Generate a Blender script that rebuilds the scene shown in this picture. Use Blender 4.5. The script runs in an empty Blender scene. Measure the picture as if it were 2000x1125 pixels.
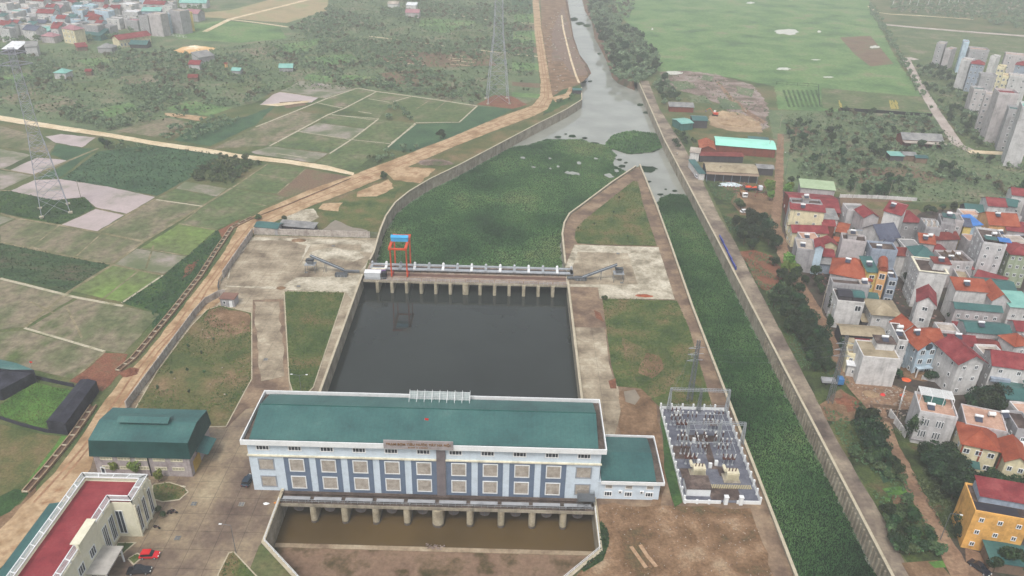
import bpy, bmesh, math, random
import numpy as np
from mathutils import Vector, Matrix, geometry
random.seed(7); RNG = np.random.default_rng(7)
SC = bpy.context.scene
COL = SC.collection
R = math.radians
# ------------------------------------------------------------------ camera
CF, CH, PITCH, ROLL = 1525.0, 130.0, R(28.3), R(1.55)      # focal length in photo pixels, height in metres
FWD = Vector((0, math.cos(PITCH), -math.sin(PITCH)))
_r = Vector((1, 0, 0)); _u = _r.cross(FWD)
RT = math.cos(ROLL)*_r + math.sin(ROLL)*_u
UP = -math.sin(ROLL)*_r + math.cos(ROLL)*_u
def P(px, py, z=0.0):
    """the point of the level z that lies under a pixel of the 2000 x 1125 photograph"""
    d = FWD + RT*((px-1000)/CF) - UP*((py-562.5)/CF)
    t = (z-CH)/d.z
    return Vector((d.x*t, d.y*t, z))
cam = bpy.data.cameras.new('camera'); co = bpy.data.objects.new('camera', cam); COL.objects.link(co)
cam.sensor_width = 36; cam.lens = CF/2000*36; cam.clip_start = 1; cam.clip_end = 20000
co.matrix_world = Matrix((( RT.x, UP.x, -FWD.x, 0), (RT.y, UP.y, -FWD.y, 0), (RT.z, UP.z, -FWD.z, CH), (0, 0, 0, 1)))
SC.camera = co
# ------------------------------------------------------------------ sky, sun, exposure
SUN_EL, SUN_AZ = R(58), R(200)
w = bpy.data.worlds.new('World'); SC.world = w; w.use_nodes = True
nt = w.node_tree; bg = nt.nodes['Background']
sky = nt.nodes.new('ShaderNodeTexSky'); sky.sky_type = 'NISHITA'; sky.sun_disc = False
sky.sun_elevation = SUN_EL; sky.sun_rotation = SUN_AZ; sky.dust_density = 4; sky.air_density = 1.2
hs = nt.nodes.new('ShaderNodeHueSaturation'); hs.inputs['Saturation'].default_value = .36
nt.links.new(sky.outputs[0], hs.inputs['Color']); nt.links.new(hs.outputs[0], bg.inputs[0])
bg.inputs[1].default_value = 0.15
sl = bpy.data.lights.new('sun', 'SUN'); so = bpy.data.objects.new('sun', sl); COL.objects.link(so)
sl.energy = 1.5; sl.angle = R(12); sl.color = (1, .955, .9)
so.rotation_euler = Vector((math.sin(SUN_AZ)*math.cos(SUN_EL), math.cos(SUN_AZ)*math.cos(SUN_EL), math.sin(SUN_EL))).to_track_quat('Z', 'Y').to_euler()
SC.view_settings.view_transform = 'Standard'; SC.view_settings.look = 'None'
SC.view_settings.exposure = 0.36; SC.view_settings.gamma = 1
SC.cycles.volume_bounces = 2
SC.cycles.max_bounces = 6
WATER = -4.5
# ------------------------------------------------------------------ helpers
def lin(c):
    return tuple((v/255/12.92 if v/255 <= .04045 else ((v/255+.055)/1.055)**2.4) for v in c)
def N(t, kind, **kw):
    n = t.nodes.new(kind)
    for k, v in kw.items(): setattr(n, k, v)
    return n
MATS = {}
def gm(name, stops, scale=.12, lo=.32, hi=.68, fine=1.6, famt=.3, rough=.95, spec=.2, bump=.3, bscale=2.5, detail=5,
       joints=None, streak=0, metal=0, stretch=None, randhue=0, seed=0, trans=0, jcol=.45, speck=None):
    """procedural material: a colour ramp over a broad noise, a fine grain, optional slab joints and vertical streaks"""
    if name in MATS: return MATS[name]
    m = bpy.data.materials.new(name); m.use_nodes = True; t = m.node_tree
    b = t.nodes['Principled BSDF']; L = t.links.new
    geo = N(t, 'ShaderNodeNewGeometry'); vec = geo.outputs['Position']
    mp = N(t, 'ShaderNodeMapping'); L(vec, mp.inputs[0]); mp.inputs['Location'].default_value = (seed*17.3, seed*9.1, 0)
    if stretch: mp.inputs['Scale'].default_value = stretch
    n1 = N(t, 'ShaderNodeTexNoise'); n1.inputs['Scale'].default_value = scale; n1.inputs['Detail'].default_value = detail
    n1.inputs['Roughness'].default_value = .62; L(mp.outputs[0], n1.inputs['Vector'])
    mr = N(t, 'ShaderNodeMapRange'); mr.inputs[1].default_value = lo; mr.inputs[2].default_value = hi; L(n1.outputs['Fac'], mr.inputs[0])
    cr = N(t, 'ShaderNodeValToRGB'); e = cr.color_ramp.elements
    k = len(stops)
    while len(e) < k: e.new(.5)
    for i, c in enumerate(stops):
        e[i].position = i/max(1, k-1); e[i].color = (*lin(c), 1)
    L(mr.outputs[0], cr.inputs[0]); col = cr.outputs[0]
    n2 = N(t, 'ShaderNodeTexNoise'); n2.inputs['Scale'].default_value = fine; n2.inputs['Detail'].default_value = 4
    n2.inputs['Roughness'].default_value = .7; L(vec, n2.inputs['Vector'])
    def mult(col, fac_out, f0, f1, a, c):
        r = N(t, 'ShaderNodeMapRange'); r.inputs[1].default_value = f0; r.inputs[2].default_value = f1
        r.inputs[3].default_value = a; r.inputs[4].default_value = c; L(fac_out, r.inputs[0])
        mx = N(t, 'ShaderNodeVectorMath', operation='SCALE'); L(col, mx.inputs[0]); L(r.outputs[0], mx.inputs['Scale'])
        return mx.outputs[0]
    if famt: col = mult(col, n2.outputs['Fac'], .3, .7, 1-famt, 1+famt)
    if streak:
        m2 = N(t, 'ShaderNodeMapping'); L(vec, m2.inputs[0]); m2.inputs['Scale'].default_value = (1.1, 1.1, .09)
        n3 = N(t, 'ShaderNodeTexNoise'); n3.inputs['Scale'].default_value = 1.0; n3.inputs['Detail'].default_value = 5; L(m2.outputs[0], n3.inputs['Vector'])
        col = mult(col, n3.outputs['Fac'], .5, .75, 1, 1-streak)
    if joints:
        bt = N(t, 'ShaderNodeTexBrick'); bt.offset = 0; bt.inputs['Scale'].default_value = 1
        bt.inputs['Brick Width'].default_value = joints[0]; bt.inputs['Row Height'].default_value = joints[1]
        bt.inputs['Mortar Size'].default_value = .09; bt.inputs['Mortar Smooth'].default_value = .6
        L(vec, bt.inputs['Vector']); col = mult(col, bt.outputs['Fac'], 0, 1, 1, jcol)
    if speck:
        n5 = N(t, 'ShaderNodeTexNoise'); n5.inputs['Scale'].default_value = speck[1]; n5.inputs['Detail'].default_value = 2; L(vec, n5.inputs['Vector'])
        r = N(t, 'ShaderNodeMapRange'); r.inputs[1].default_value = speck[2]; r.inputs[2].default_value = speck[2]+.05; L(n5.outputs['Fac'], r.inputs[0])
        mx = N(t, 'ShaderNodeMix', data_type='RGBA'); L(r.outputs[0], mx.inputs['Factor']); L(col, mx.inputs['A']); mx.inputs['B'].default_value = (*lin(speck[0]), 1)
        col = mx.outputs['Result']
    if randhue:
        oi = N(t, 'ShaderNodeObjectInfo'); hv = N(t, 'ShaderNodeHueSaturation')
        r1 = N(t, 'ShaderNodeMapRange'); r1.inputs[3].default_value = .5-randhue*.12; r1.inputs[4].default_value = .5+randhue*.06; L(oi.outputs['Random'], r1.inputs[0])
        r2 = N(t, 'ShaderNodeMapRange'); r2.inputs[3].default_value = 1-randhue*.5; r2.inputs[4].default_value = 1+randhue*.6; L(oi.outputs['Random'], r2.inputs[0])
        L(r1.outputs[0], hv.inputs['Hue']); L(r2.outputs[0], hv.inputs['Value']); L(col, hv.inputs['Color']); col = hv.outputs[0]
    L(col, b.inputs['Base Color'])
    b.inputs['Roughness'].default_value = rough; b.inputs['Specular IOR Level'].default_value = spec; b.inputs['Metallic'].default_value = metal
    if bump:
        n4 = N(t, 'ShaderNodeTexNoise'); n4.inputs['Scale'].default_value = bscale; n4.inputs['Detail'].default_value = 3; L(vec, n4.inputs['Vector'])
        bp = N(t, 'ShaderNodeBump'); bp.inputs['Strength'].default_value = bump; bp.inputs['Distance'].default_value = .25
        L(n4.outputs['Fac'], bp.inputs['Height']); L(bp.outputs[0], b.inputs['Normal'])
    MATS[name] = m; return m
def pm(name, c, rough=.6, var=.12, streak=0, metal=0, spec=.3, scale=.5):
    """painted or plain surface with light soiling"""
    d = tuple(v*(1-var) for v in c); l = tuple(min(255, v*(1+var*.5)) for v in c)
    return gm(name, [d, c, l], scale=scale, fine=3, famt=.07, rough=rough, streak=streak, metal=metal, spec=spec, bump=.05)
def obj(name, me, parent=None, label=None, cat=None, group=None, kind=None, loc=None, rz=None):
    o = bpy.data.objects.new(name, me); COL.objects.link(o)
    if parent: o.parent = parent
    if label: o['label'] = label
    if cat: o['category'] = cat
    if group: o['group'] = group
    if kind: o['kind'] = kind
    if loc is not None: o.location = loc
    if rz is not None: o.rotation_euler = (0, 0, rz)
    return o
def thing(name, label, cat, loc=(0, 0, 0), rz=0, group=None):
    return obj(name, None, None, label, cat, group, None, loc, rz)
class MB:
    """collects faces, then builds one mesh"""
    def __init__(s): s.v = []; s.f = []; s.m = []; s.k = 0
    def face(s, pts):
        n = len(s.v); s.v += [tuple(p) for p in pts]; s.f.append(tuple(range(n, n+len(pts)))); s.m.append(s.k)
    def box(s, x0, y0, z0, x1, y1, z1):
        n = len(s.v)
        s.v += [(x, y, z) for z in (z0, z1) for (x, y) in ((x0, y0), (x1, y0), (x1, y1), (x0, y1))]
        for q in ((3, 2, 1, 0), (4, 5, 6, 7), (0, 1, 5, 4), (1, 2, 6, 5), (2, 3, 7, 6), (3, 0, 4, 7)):
            s.f.append(tuple(n+i for i in q)); s.m.append(s.k)
        return s
    def prism(s, pts, z0, z1):
        n = len(s.v); k = len(pts)
        s.v += [(p[0], p[1], z0) for p in pts]+[(p[0], p[1], z1) for p in pts]
        s.f.append(tuple(n+i for i in range(k))[::-1]); s.m.append(s.k)
        s.f.append(tuple(n+k+i for i in range(k))); s.m.append(s.k)
        for i in range(k):
            j = (i+1) % k; s.f.append((n+i, n+j, n+k+j, n+k+i)); s.m.append(s.k)
        return s
    def bar(s, a, b, r, n=4, r2=None):
        a = Vector(a); b = Vector(b); d = (b-a)
        if d.length < 1e-6: return s
        d.normalize(); t = Vector((0, 0, 1)) if abs(d.z) < .9 else Vector((1, 0, 0))
        u = d.cross(t).normalized(); w_ = d.cross(u); r2 = r if r2 is None else r2
        k = len(s.v)
        for c, rr in ((a, r), (b, r2)):
            for i in range(n):
                an = 2*math.pi*(i+.5)/n; s.v.append(tuple(c+(u*math.cos(an)+w_*math.sin(an))*rr))
        for i in range(n):
            j = (i+1) % n; s.f.append((k+i, k+j, k+n+j, k+n+i)); s.m.append(s.k)
        s.f.append(tuple(k+i for i in range(n))[::-1]); s.m.append(s.k)
        s.f.append(tuple(k+n+i for i in range(n))); s.m.append(s.k)
        return s
    def mesh(s, name, mats):
        me = bpy.data.meshes.new(name); me.from_pydata(s.v, [], s.f)
        for m in (mats if isinstance(mats, (list, tuple)) else [mats]): me.materials.append(m)
        me.polygons.foreach_set('material_index', s.m)
        b = bmesh.new(); b.from_mesh(me); bmesh.ops.recalc_face_normals(b, faces=b.faces); b.to_mesh(me); b.free()
        return me
    def build(s, name, mats, parent=None, **kw):
        return obj(name, s.mesh(name, mats), parent, **kw)
def np_mesh(name, V, F, mat):
    """V (n,3), F (m,k): fast mesh"""
    me = bpy.data.meshes.new(name); k = F.shape[1]
    me.vertices.add(len(V)); me.vertices.foreach_set('co', V.astype(np.float32).ravel())
    me.loops.add(F.size); me.loops.foreach_set('vertex_index', F.astype(np.int32).ravel())
    me.polygons.add(len(F)); me.polygons.foreach_set('loop_start', np.arange(0, F.size, k, dtype=np.int32))
    me.polygons.foreach_set('loop_total', np.full(len(F), k, dtype=np.int32))
    me.update(calc_edges=True); me.materials.append(mat); return me
def to_w(pts, z):
    return [Vector((p[0], p[1], z)) if len(p) == 3 and p[2] == 'w' else P(p[0], p[1], z) for p in pts]
def rough_edge(pts, amp, step=3.0):
    out = []
    for i, a in enumerate(pts):
        b = pts[(i+1) % len(pts)]; n = max(1, int((b-a).length/step))
        nrm = Vector((-(b-a).y, (b-a).x, 0)).normalized() if (b-a).length > 0 else Vector()
        for k in range(n):
            out.append(a.lerp(b, k/n)+nrm*(random.uniform(-amp, amp) if k or amp > .5 else 0))
    return out
def sheet(name, pts, z, mat, jit=0, kind='structure', step=3.0, base=None, **kw):
    """a level sheet of ground cover; pts are photo pixels, or (x, y, 'w') in metres"""
    W = to_w(pts, z if base is None else base)
    if jit: W = rough_edge(W, jit, step)
    W = [Vector((p.x, p.y, z)) for p in W]
    tris = geometry.tessellate_polygon([W])
    me = bpy.data.meshes.new(name)
    fs = []
    for t in tris:
        a, b, c = (W[i] for i in t)
        fs.append(t if (b-a).cross(c-a).z > 0 else t[::-1])
    me.from_pydata([tuple(p) for p in W], [], fs); me.materials.append(mat)
    return obj(name, me, kind=kind, **kw)
def inside(poly, X, Y):
    r = np.zeros(len(X), bool); n = len(poly)
    for i in range(n):
        x0, y0 = poly[i][0], poly[i][1]; x1, y1 = poly[(i+1) % n][0], poly[(i+1) % n][1]
        if y0 == y1: continue
        c = ((y0 > Y) != (y1 > Y)) & (X < (x1-x0)*(Y-y0)/(y1-y0)+x0); r ^= c
    return r
def sample(poly, n):
    A = np.array([(p[0], p[1]) for p in poly]); lo, hi = A.min(0), A.max(0)
    X = RNG.uniform(lo[0], hi[0], n); Y = RNG.uniform(lo[1], hi[1], n); k = inside(poly, X, Y); return X[k], Y[k]
def area(poly):
    s = 0
    for i in range(len(poly)):
        a, b = poly[i], poly[(i+1) % len(poly)]; s += a[0]*b[1]-b[0]*a[1]
    return abs(s)/2
def leaves(name, pts, z, dens, size, height, mat, label=None, base=None, patch=.0, tilt=.9):
    """ground-cover tufts: small tilted leaf faces scattered over a polygon"""
    W = to_w(pts, z if base is None else base); A = np.array([(p.x, p.y) for p in W]); lo, hi = A.min(0), A.max(0)
    n = int(dens*(hi[0]-lo[0])*(hi[1]-lo[1])); X, Y = sample(W, n)
    if patch:
        f = np.sin(X*.21+Y*.13)+np.sin(X*.07-Y*.19+2)+np.sin(X*.5+Y*.41)*.6; k = f > patch; X, Y = X[k], Y[k]
    n = len(X); h = RNG.uniform(.2, 1, n)*height; s = RNG.uniform(.5, 1.2, n)*size
    an = RNG.uniform(0, 6.28, n); ti = RNG.uniform(-tilt, tilt, n); tj = RNG.uniform(-tilt, tilt, n)
    C = np.stack([X, Y, z+h], 1); V = np.zeros((n, 3, 3))
    for i in range(3):
        a = an+i*2.094; dx = np.cos(a)*s; dy = np.sin(a)*s
        V[:, i] = C+np.stack([dx, dy, dx*ti+dy*tj], 1)
    o = obj(name, np_mesh(name, V.reshape(-1, 3), np.arange(n*3).reshape(-1, 3), mat), kind='stuff')
    if label: o['label'] = label; o['category'] = name.replace('_', ' ')
    return o
def path_wall(mb, pts, z0, z1, t, side=1):
    """a wall of thickness t that follows a polyline; side: which side of the line it thickens to"""
    L = [Vector((p[0], p[1])) for p in pts]; off = []
    for i, p in enumerate(L):
        d1 = (L[i]-L[i-1]).normalized() if i else (L[1]-L[0]).normalized()
        d2 = (L[i+1]-L[i]).normalized() if i < len(L)-1 else d1
        n1 = Vector((-d1.y, d1.x)); n2 = Vector((-d2.y, d2.x)); m = (n1+n2)
        m = m.normalized() if m.length > .01 else n1
        off.append(p+m*side*t/max(.35, m.dot(n1)))
    for i in range(len(L)-1):
        mb.prism([L[i], L[i+1], off[i+1], off[i]], z0, z1)
    return off
def lerp(a, b, t): return a+(b-a)*t
# ------------------------------------------------------------------ materials
GRASS = gm('rough_grass', [(52, 66, 42), (72, 86, 50), (92, 94, 62), (108, 92, 70)], scale=.035, fine=.9, famt=.35)
M_LAWN = gm('lawn', [(50, 64, 36), (64, 80, 44), (84, 92, 52), (106, 94, 64)], lo=.3, hi=.62, scale=.09, fine=1.5, famt=.38, bump=.6)
M_LAWNB = gm('dry_lawn', [(58, 72, 42), (76, 84, 48), (98, 92, 60), (120, 100, 76)], scale=.07, fine=1.5, famt=.35, bump=.5)
M_WEED = gm('weeds', [(38, 58, 36), (52, 78, 42), (74, 98, 50)], scale=.1, fine=1.8, famt=.4, bump=.7)
M_BRIGHT = gm('bright_grass', [(62, 92, 44), (76, 112, 50), (92, 126, 60)], scale=.1, fine=1.4, famt=.3, bump=.5)
M_MEADOW = gm('meadow', [(66, 92, 58), (82, 112, 66), (98, 124, 76), (116, 118, 88)], scale=.035, fine=.45, famt=.32, bump=.6)
M_MARSH = gm('mixed_scrub', [(72, 88, 64), (90, 106, 74), (118, 112, 92)], scale=.05, fine=.7, famt=.4, bump=.6)
M_OLIVE = gm('young_rice', [(72, 84, 54), (94, 98, 70), (122, 112, 94), (80, 92, 56)], scale=.06, fine=.38, famt=.4, seed=2, stretch=(1, .5, 1))
M_RICE = gm('green_rice', [(70, 84, 58), (78, 94, 58), (92, 100, 68), (116, 108, 90)], scale=.06, fine=.38, famt=.4, seed=4)
M_LIME = gm('lime_rice', [(104, 102, 80), (92, 102, 66), (98, 114, 64), (104, 128, 66)], scale=.03, fine=.38, famt=.4, seed=5)
M_DARKCROP = gm('leafy_crop', [(46, 70, 50), (56, 84, 58), (70, 96, 66)], scale=.08, fine=1.2, famt=.35, bump=.8)
M_VEG = gm('vegetable_rows', [(40, 60, 40), (60, 82, 52), (86, 76, 62)], scale=.12, fine=1.3, famt=.4, bump=.8, stretch=(.35, 1, 1))
M_FLOOD = gm('flooded_paddy', [(150, 134, 132), (172, 156, 154), (158, 144, 140), (104, 106, 80)], scale=.045, fine=.8, famt=.1, rough=.35, spec=.5, bump=.05)
M_FLOODG = gm('half_flooded_paddy', [(158, 144, 142), (132, 124, 110), (94, 100, 68), (80, 92, 56)], scale=.07, fine=.8, famt=.15, rough=.5, spec=.4, seed=3, bump=.1)
M_SOIL = gm('bare_soil', [(88, 68, 50), (114, 90, 68), (138, 114, 90)], scale=.15, fine=1.4, famt=.3, bump=.6)
M_REDSOIL = gm('red_soil', [(98, 62, 48), (120, 78, 60), (104, 88, 64)], scale=.18, fine=1.6, famt=.35, bump=.7)
M_BROWNFIELD = gm('ploughed_field', [(92, 74, 60), (110, 90, 72), (96, 98, 70)], scale=.06, fine=1.1, famt=.3, bump=.6)
M_DIRT = gm('dirt_road', [(126, 100, 74), (148, 122, 92), (174, 150, 120), (140, 108, 80)], scale=.12, fine=.9, famt=.18, bump=.4, bscale=1.2)
M_DIRT2 = gm('village_dirt', [(104, 82, 66), (126, 100, 80), (142, 118, 96)], scale=.15, fine=1.2, famt=.25, bump=.4)
M_PALE = gm('pale_track', [(176, 156, 124), (196, 178, 148), (206, 192, 166)], scale=.1, fine=.8, famt=.14)
M_GREYROAD = gm('grey_track', [(146, 134, 126), (166, 154, 146), (176, 166, 160)], scale=.1, fine=.8, famt=.14)
M_CONC = gm('yard_concrete', [(98, 86, 72), (130, 118, 100), (152, 140, 120), (178, 168, 148)], scale=.1, fine=.9, famt=.2, rough=.85, bump=.15, joints=(5.2, 5.2), jcol=.68)
M_CONCW = gm('pale_concrete', [(112, 104, 88), (146, 138, 120), (176, 168, 150), (192, 186, 170)], scale=.16, fine=1.1, famt=.26, rough=.85, bump=.15)
M_WET = gm('wet_concrete', [(84, 68, 58), (106, 90, 76), (134, 118, 96), (156, 142, 116)], scale=.075, fine=1, famt=.22, rough=.55, spec=.4, bump=.12, joints=(5.2, 5.2), jcol=.5)
M_PATH = gm('stained_path', [(84, 68, 58), (104, 86, 72), (128, 108, 88), (144, 126, 104)], scale=.13, fine=1.1, famt=.22, rough=.8, bump=.2)
M_ROADC = gm('promenade_concrete', [(82, 72, 66), (108, 96, 86), (134, 122, 106), (156, 142, 124)], scale=.1, fine=.9, famt=.2, rough=.85, bump=.15, joints=(8, 5), jcol=.9)
M_WALLC = gm('retaining_concrete', [(120, 112, 98), (146, 138, 122), (164, 156, 140)], scale=.25, fine=1.6, famt=.2, streak=.35, rough=.9, bump=.2)
M_DARKC = gm('damp_concrete', [(62, 54, 50), (84, 74, 68), (104, 92, 84)], scale=.3, fine=1.5, famt=.25, streak=.3, rough=.8)
M_KERB = gm('kerb_stone', [(160, 150, 130), (182, 172, 150)], scale=.4, fine=2, famt=.15)
M_MAT = gm('water_hyacinth', [(14, 28, 16), (22, 40, 24), (34, 56, 34), (54, 68, 40)], scale=.03, fine=1.6, famt=.5, rough=.95, spec=.05, bump=1, bscale=2)  # very dark base: shade in the gaps between leaves is put into the colour
M_MATL = gm('hyacinth_leaf', [(40, 66, 42), (60, 94, 56), (86, 120, 72), (116, 130, 84)], scale=.028, fine=2.2, famt=.45, rough=.9, spec=.06, bump=0)
F_FARL = gm('undergrowth_leaf', [(60, 78, 56), (86, 104, 72), (116, 118, 90)], scale=.04, fine=.8, famt=.35, bump=0)
M_GRASSL = gm('grass_blade', [(48, 68, 34), (70, 90, 44), (92, 104, 56)], scale=.1, fine=2, famt=.4, bump=0)
M_RUBBLE = gm('rubble_ground', [(74, 82, 56), (98, 84, 74), (124, 108, 100), (144, 130, 124), (80, 88, 62)], scale=.07, fine=1.5, famt=.4, bump=.8, speck=((176, 168, 164), .7, .74))
M_DEBRIS = gm('debris_ground', [(82, 76, 52), (104, 80, 58), (130, 104, 80), (150, 130, 106)], scale=.12, fine=1.6, famt=.35, bump=.8, speck=((170, 152, 134), 1.1, .74))
M_APRON = gm('stained_apron', [(62, 56, 32), (92, 76, 56), (124, 102, 84), (112, 90, 74), (72, 62, 38)], scale=.13, fine=1.3, famt=.2, rough=.7, bump=.2)
M_STEEL = pm('galvanised_steel', (164, 168, 172), rough=.45, metal=.3)
M_STEELD = pm('dull_grey_steel', (104, 108, 112), rough=.5, metal=.3)
M_DARK = pm('dark_opening', (30, 30, 34), rough=.4)
M_GLASS = gm('window_glass', [(34, 40, 48), (58, 66, 76)], scale=.8, famt=.1, rough=.15, spec=.6, bump=0)
M_WHITE = pm('white_paint', (216, 218, 218), streak=.05, var=.04)
M_OFFW = pm('cream_paint', (208, 202, 180), streak=.2)
M_LBLUE = pm('light_blue_paint', (192, 204, 214), streak=.07, var=.05)
M_SLATE = pm('slate_blue_paint', (96, 110, 130), streak=.08, var=.06)
M_TEAL = gm('teal_sheet_roof', [(38, 72, 72), (48, 88, 86), (58, 98, 94), (80, 108, 104)], scale=.11, lo=.3, hi=.8, fine=1.6, famt=.16, rough=.5, spec=.4, streak=0, bump=.1, joints=(1.1, 500), jcol=.9)
M_ORANGE = pm('crane_orange', (196, 74, 40), rough=.5)
M_CRBLUE = pm('crane_blue', (60, 150, 196), rough=.5)
M_TRUNK = gm('bark', [(70, 56, 44), (92, 78, 62)], scale=2, famt=.3)
def leafmat(n, a, b, c):
    return gm('foliage_'+n, [a, b, c], scale=.5, fine=2.5, famt=.4, rough=.75, spec=.25, bump=0, randhue=.55, lo=.25, hi=.75)
F_MID = leafmat('mid', (22, 40, 26), (38, 62, 36), (62, 88, 48))
F_DARK = leafmat('dark', (18, 32, 20), (32, 52, 32), (56, 80, 46))
F_LIGHT = leafmat('light', (70, 92, 42), (96, 120, 54), (124, 142, 70))
F_SEMI = leafmat('semi', (40, 60, 42), (62, 86, 56), (92, 114, 72))
F_FAR = leafmat('grove', (58, 76, 58), (90, 108, 80), (124, 138, 104))  # greens paled so the colour carries part of the distance haze
F_BROWN = leafmat('brownish', (70, 66, 48), (86, 84, 58), (84, 94, 58))

# ================================================================== TERRAIN
XL, XR, CL, CR = -52.2, 20.0, 61.4, 81.4
def p2(px, py, z=0): v = P(px, py, z); return (v.x, v.y)
bank_l_low = [(XL, 150), (XL, 174), p2(709, 540)]
bank_l_up = [p2(*q) for q in [(724, 511), (731, 497), (744, 452), (755, 425), (773, 399), (800, 377), (840, 353), (900, 324), (1000, 271), (1053, 243), (1107, 216), (1137, 197), (1136, 173)]]
nat_l = [(q, -6, 0) for q in [(1144, 158), (1156, 144), (1149, 128), (1133, 107), (1121, 72), (1115, 35), (1109, 0), (1103, -40), (1100, -80)]]
nat_r = [(q, 7, 0) for q in [(1118, -80), (1128, -40), (1136, 0), (1141, 21), (1155, 45), (1160, 75), (1173, 99), (1187, 128)]]+[((1194, 152), 6, 5), ((1205, 163), 3, 6), ((1227, 173), 2, 6), ((1240, 178), -.5, 6)]
bank_r = [p2(1245, 158), p2(1270, 215), p2(1296, 275), p2(1345, 368), (CR, 286), (CR, 200), (CR, 60)]
pen_l = [p2(1241, 327), p2(1193, 359), p2(1140, 399), p2(1111, 420), p2(1101, 438), p2(1097, 460), p2(1103, 519), (19.6, 246), (XR, 174), (XR, 150)]
tip = p2(1250, 324)
pen_r = [tip, p2(1284, 407), p2(1308, 473), (CL, 231), (CL, 60)]
def natpt(q, dx, dy):
    b = P(q[0], q[1], WATER-.3); return (b.x+dx, b.y+dy), (b.x, b.y)
NL = [natpt(*a) for a in nat_l]; NR = [natpt(*a) for a in nat_r]
hole1 = bank_l_low+bank_l_up+[a for a, b in NL]+[a for a, b in NR]+bank_r+pen_r[::-1]+pen_l
out_l = [(XL, 140.8), (-52, 121.8), (-43.6, 113.6), (-33, 103)]
out_r = [(20.4, 140.8), (20.5, 122.1), (13.2, 114.7), (2, 103.4)]
hole2 = out_l+[(-33, 92), (2, 92)]+out_r[::-1]
outer = [(-5000, -2500), (5000, -2500), (5000, 8000), (-5000, 8000)]
loops = [[Vector((a[0], a[1], 0)) for a in L] for L in (outer, hole1, hole2)]
tri = geometry.tessellate_polygon(loops); allv = sum(loops, [])
me = bpy.data.meshes.new('ground')
me.from_pydata([tuple(v) for v in allv], [], [t if (allv[t[1]]-allv[t[0]]).cross(allv[t[2]]-allv[t[0]]).z > 0 else t[::-1] for t in tri])
me.materials.append(GRASS); obj('ground', me, kind='structure')
mb = MB()
for S in (NL, NR):
    for (a, b), (c, d) in zip(S, S[1:]):
        mb.face([(a[0], a[1], 0), (c[0], c[1], 0), (d[0], d[1], WATER-.4), (b[0], b[1], WATER-.4)])
mb.build('river_bank', gm('bank_soil', [(92, 68, 56), (112, 86, 70), (78, 82, 58)], scale=.1, fine=1, famt=.3), kind='structure')
# ---- water
def water(name, col, rough, pts, z, bump=.06, spec=.5):
    m = bpy.data.materials.new(name+'_surface'); m.use_nodes = True; t = m.node_tree; b = t.nodes['Principled BSDF']
    b.inputs['Base Color'].default_value = (*lin(col), 1); b.inputs['Roughness'].default_value = rough; b.inputs['IOR'].default_value = 1.33
    b.inputs['Specular IOR Level'].default_value = spec
    g = N(t, 'ShaderNodeNewGeometry'); n = N(t, 'ShaderNodeTexNoise'); n.inputs['Scale'].default_value = 1.1; n.inputs['Detail'].default_value = 3
    t.links.new(g.outputs['Position'], n.inputs['Vector']); bp = N(t, 'ShaderNodeBump'); bp.inputs['Strength'].default_value = bump; bp.inputs['Distance'].default_value = .05
    t.links.new(n.outputs['Fac'], bp.inputs['Height']); t.links.new(bp.outputs[0], b.inputs['Normal'])
    n2 = N(t, 'ShaderNodeTexNoise'); n2.inputs['Scale'].default_value = .06; n2.inputs['Detail'].default_value = 4; t.links.new(g.outputs['Position'], n2.inputs['Vector'])
    cr = N(t, 'ShaderNodeValToRGB'); cr.color_ramp.elements[0].position = .35; cr.color_ramp.elements[1].position = .65
    cr.color_ramp.elements[0].color = (*lin(tuple(v*.93 for v in col)), 1); cr.color_ramp.elements[1].color = (*lin(tuple(v*1.06 for v in col)), 1)
    t.links.new(n2.outputs['Fac'], cr.inputs[0]); t.links.new(cr.outputs[0], b.inputs['Base Color'])
    sheet(name, [(*p, 'w') for p in pts], z, m); return m
yb = 251.5
water('forebay_water', (40, 44, 42), .015, [(XL-2, 149), (-55, yb), (21.5, yb), (21.5, 149)], WATER, bump=.025, spec=.6)
water('river_water', (134, 136, 128), .08, [(-56, yb), (-120, 330), (-80, 1300), (140, 1300), (100, 300), (83, 280), (83, 59), (60, 59), (60, 225), (40, 300), (22, 300), (22, yb)], WATER)  # pale base colour stands in for the bright sky reflected on the river
water('outlet_water', (82, 66, 40), .12, [(XL-1, 142), (21.5, 142), (21.5, 127.2), (XL-1, 127.6)], -6.0)
mb = MB()
mb.box(XL-1, 141.1, -9, 21, 141.6, 0)
mb.build('outlet_back_wall', M_DARKC, kind='structure')
mb = MB()                                                     # sloping apron below the outlet, with a kerb at the water's edge
mb.prism([(XL+.5, 80), (20.4, 80), (20.4, 126.3), (XL+.5, 126.3)], -7, -5.9)
mb.build('outlet_apron', M_APRON, kind='structure')
mb = MB(); mb.box(XL+.3, 126.3, -7, 20.3, 127.5, -5.72); mb.build('apron_kerb', gm('apron_kerb_concrete', [(118, 100, 82), (146, 130, 108), (162, 148, 126)], scale=.2, fine=1.2, famt=.2), kind='structure')
mb = MB(); mb.box(XL-1.5, 85, -9, 22, 145, -7.2); mb.box(XL-1.5, 145.1, -9, 83, 252, -6.6); mb.build('basin_floor', M_DARKC, kind='structure')
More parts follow.
